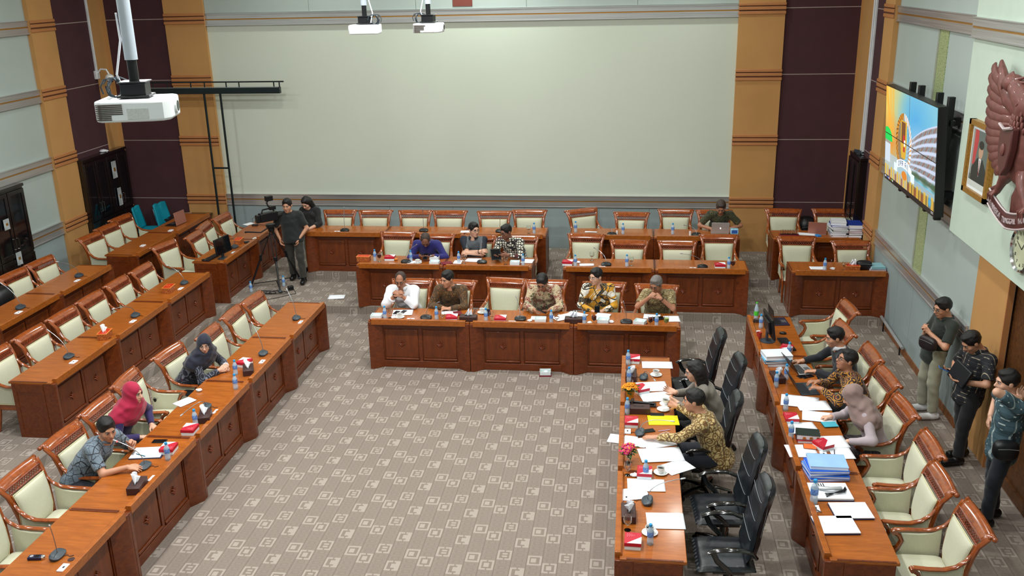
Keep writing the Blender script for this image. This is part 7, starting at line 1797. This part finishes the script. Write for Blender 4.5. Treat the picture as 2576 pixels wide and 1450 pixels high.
f.build('frame', plain('gold carved frame', (166, 118, 46), .35, metal=.4, var=.25, nscale=40), t)
MB().box(-.01, .01, -hw_ + .05, hw_ - .05, -hh_ + .05, hh_ - .05).build('mat_board', M_CARD, t)
picture('portrait_image', portrait_pic, 90, 110, (-.014, hw_ - .10, hh_ - .10), (0, -(2 * hw_ - .2), 0), (0, 0, -(2 * hh_ - .2)), t)
# wall clock
t = thing('wall_clock', 'round silver-rimmed wall clock below the carved eagle at the right picture edge', 'clock', (4.87, -8.50, 2.75))
def onx(mb): mb.v = [(-z, x, y) for x, y, z in mb.v]; return mb
onx(MB().lathe([(.20, 0), (.235, 0), (.24, .02), (.225, .045), (.205, .03), (.20, 0)], 36, cap=False)).build('rim', M_CHROME, t); onx(MB().lathe([(.001, .01), (.205, .01), (.001, .012)], 32)).build('face', plain('clock face', (206, 212, 178), .4), t)
for k in range(12):
    cu = bpy.data.curves.new('numeral', 'FONT'); cu.body = str(k or 12); cu.size = .05; cu.extrude = .001; cu.align_x = 'CENTER'; cu.align_y = 'CENTER'; o = bpy.data.objects.new('numeral', cu); C.objects.link(o)
    me = o.to_mesh().copy(); bpy.data.objects.remove(o); me.materials.append(M_BLACK); o = bpy.data.objects.new('numeral', me); C.objects.link(o); o.parent = t; an = PI / 2 - k * PI / 6
    o.location = (-.015, -.165 * math.cos(an), .165 * math.sin(an)); o.rotation_euler = (PI / 2, 0, -PI / 2)
for L_, an, w_ in ((.10, 2.2, .006), (.15, .4, .004)): onx(MB().sweep([(0, 0, .018), (L_ * math.cos(an), L_ * math.sin(an), .018)], w_, .002, n=4)).build('hand', M_BLACK, t)
# ------------------------------------------------------------------ carved eagle emblem
M_CARV = plain('carved red-brown wood', (112, 66, 60), .5, var=.2, nscale=14, coat=.1); M_SILV = plain('silvered ribbon edge', (196, 180, 182), .4, metal=.2)
t = thing('eagle_emblem', 'large carved wooden eagle emblem with a lettered ribbon, cut by the right picture edge', 'wall emblem', (4.86, -8.56, 3.75))
OUT = [(1.028, .742), (1.10, .629), (1.115, .504), (1.11, .38), (1.10, .269), (1.085, .162), (1.055, .066), (1.015, -.026), (.955, -.114), (.875, -.201), (.78, -.268), (.67, -.322), (.54, -.349), (.42, -.36)]
INN = [(.565, .541), (.485, .471), (.426, .4), (.378, .329), (.339, .256), (.314, .189), (.297, .12), (.284, .059), (.274, .006), (.254, -.046), (.227, -.089), (.2, -.132), (.164, -.172), (.118, -.211)]
def wing(s):
    for k in range(14):
        (ou, oz), (iu, iz) = OUT[k], INN[k]; w = MB(); x0 = -.10 - .004 * (k % 2) - .05 * (1 - k / 14)
        P_ = lambda f, dx, dz=0: (x0 + dx, s * (iu + (ou - iu) * f), iz + (oz - iz) * f + dz)
        w.sweep([P_(-.12, .02), P_(.2, -.05, -.012), P_(.6, -.055, -.02), P_(.9, -.03, -.008), P_(1.0, .0)], [.035, .058, .066, .055, .02], [.02, .034, .034, .026, .012], n=8, up=(1, 0, 0)).build('feather', M_CARV, t)
    MB().sweep([(-.10, s * .22, .30), (-.18, s * .42, .44), (-.19, s * .62, .58), (-.15, s * .84, .68), (-.10, s * 1.02, .76)], [.08, .10, .09, .075, .03], [.06, .07, .06, .045, .02], n=10, up=(1, 0, 0)).build('wing_arch', M_CARV, t)
for s in (1, -1): wing(s)
MB().ball((-.14, 0, .08), (.15, .24, .42), 20, 14).ball((-.17, 0, .42), (.12, .15, .18), 16, 10).build('breast', M_CARV, t)
sc = MB()
for r_ in range(6):
    for c_ in range(7 - r_ % 2):
        y = (c_ - 3 + .5 * (r_ % 2)) * .055; z = .22 + r_ * .05; x = -.14 - .15 * math.sqrt(max(0, 1 - (y / .24) ** 2 - ((z - .08) / .5) ** 2)); sc.ball((x - .004, y, z), (.012, .028, .034), 6, 5)
sc.build('breast_scales', M_CARV, t)
MB().sweep([(-.17, .02, .46), (-.21, .10, .54), (-.22, .20, .60)], [.13, .11, .09], n=12, up=(1, 0, 0)).ball((-.22, .30, .62), (.10, .14, .09), 14, 10).sweep([(-.23, .40, .61), (-.24, .50, .585), (-.24, .53, .53)], [.045, .028, .006], n=8, up=(1, 0, 0)).build('head', M_CARV, t)
cr = MB()
for k in range(5): cr.sweep([(-.24, .42 - .03 * k, .68 + .012 * k), (-.24, .20 - .03 * k, .66 - .02 * k), (-.20, .0 - .02 * k, .72 - .06 * k)], [.012, .020, .006], n=6, up=(1, 0, 0))
cr.build('crest', M_CARV, t)
MB().prism([(-.15, .24), (.15, .24), (.16, .05), (.10, -.14), (0, -.24), (-.10, -.14), (-.16, .05)], -.34, -.27, 'X').build('shield', plain('dark carved shield', (86, 44, 42), .4), t, bevel=.012)
MB().sweep([(-.35, -.15, .25), (-.36, 0, .22), (-.35, .15, .25)], .016, n=6, up=(1, 0, 0)).build('shield_rim', M_SILV, t)
MB().ball((-.345, 0, .02), (.02, .045, .06), 10, 8).build('shield_boss', M_CARV, t)
tl = MB()
for k in range(8):
    a = (k - 3.5) * .16; tl.sweep([(-.10, .02 * (k - 3.5), -.30), (-.13, .10 * math.sin(a) * 2.2, -.48), (-.10, .17 * math.sin(a) * 2.4, -.66)], [.03, .04, .02], [.02, .024, .012], n=7, up=(1, 0, 0))
tl.build('tail', M_CARV, t)
for s in (1, -1):
    MB().sweep([(-.16, s * .12, -.20), (-.20, s * .22, -.28), (-.20, s * .32, -.40), (-.20, s * .38, -.48)], [.08, .06, .04, .03], n=10, up=(1, 0, 0)).build('leg', M_CARV, t)
    g_ = MB()
    for k in range(3): g_.sweep([(-.20, s * .38, -.46), (-.26, s * (.35 + .05 * k), -.51), (-.25, s * (.35 + .06 * k), -.58)], [.018, .014, .004], n=6, up=(1, 0, 0))
    g_.build('claw', M_CARV, t)
arc = [(s_, -.56 - .12 * math.cos(s_ * 2.3) + .10 * abs(s_)) for s_ in [(-1 + k / 12.0) * .52 for k in range(25)]]
MB().sweep([(-.21, y, z) for y, z in arc], .012, .075, n=8, up=(0, 0, 1), sq=.6).build('ribbon', plain('dark carved shield', (86, 44, 42), .4), t)
for e in (.078, -.078): MB().sweep([(-.225, y, z + e) for y, z in arc], .010, n=5).build('ribbon_edge', M_SILV, t)
for s in (1, -1): MB().sweep([(-.21, s * .52, arc[0][1]), (-.16, s * .57, arc[0][1] + .04), (-.12, s * .54, arc[0][1] + .10)], [.02] * 3, [.07, .06, .03], n=8, up=(0, 0, 1), sq=.5).build('ribbon_end', M_CARV, t)
txt = 'BHINNEKA TUNGGAL IKA'
for k, ch in enumerate(txt):
    if ch == ' ': continue
    cu = bpy.data.curves.new('letter', 'FONT'); cu.body = ch; cu.size = .075; cu.extrude = .005; cu.align_x = 'CENTER'; cu.align_y = 'CENTER'; o = bpy.data.objects.new('letter', cu); C.objects.link(o)
    me = o.to_mesh().copy(); bpy.data.objects.remove(o); me.materials.append(M_SILV); o = bpy.data.objects.new('letter', me); C.objects.link(o); o.parent = t
    y = .47 - .94 * k / (len(txt) - 1); z = -.56 - .12 * math.cos(y * 2.3) + .10 * abs(y); o.location = (-.245, y, z); sl = math.atan2(.276 * math.sin(y * 2.3) + math.copysign(.10, y), 1); o.rotation_euler = Matrix(((0, 0, -1), (-1, 0, 0), (0, 1, 0))).to_euler(); o.rotation_euler.rotate_axis('Z', -sl)
# ------------------------------------------------------------------ on the balcony rail near the viewer
for lab, x, y, z in (('left of two phones standing at the bottom edge of the picture, green screen', -.345, -16.42, 4.03), ('right of two phones standing at the bottom edge of the picture, blue screen', -.255, -16.42, 4.035)):
    o = place('phone_rail', make_phone(M_BLACK), (x, y, z), 0, lab, 'phones propped on the balcony rail'); o.rotation_euler = (R(80), 0, R(190))
t = thing('compact_camera', 'dark camera with a hot shoe on the balcony rail at the lower right corner', 'camera', (1.86, -16.36, 4.04), R(200)); MB().box(-.06, .06, -.03, .03, -.1, .10).build('body', M_DK, t, bevel=.008); MB().box(-.02, .02, -.02, .02, .10, .125).build('hot_shoe', M_GREY, t, bevel=.002); MB().box(.03, .055, -.015, .015, .10, .115).build('dial', M_CHROME, t)
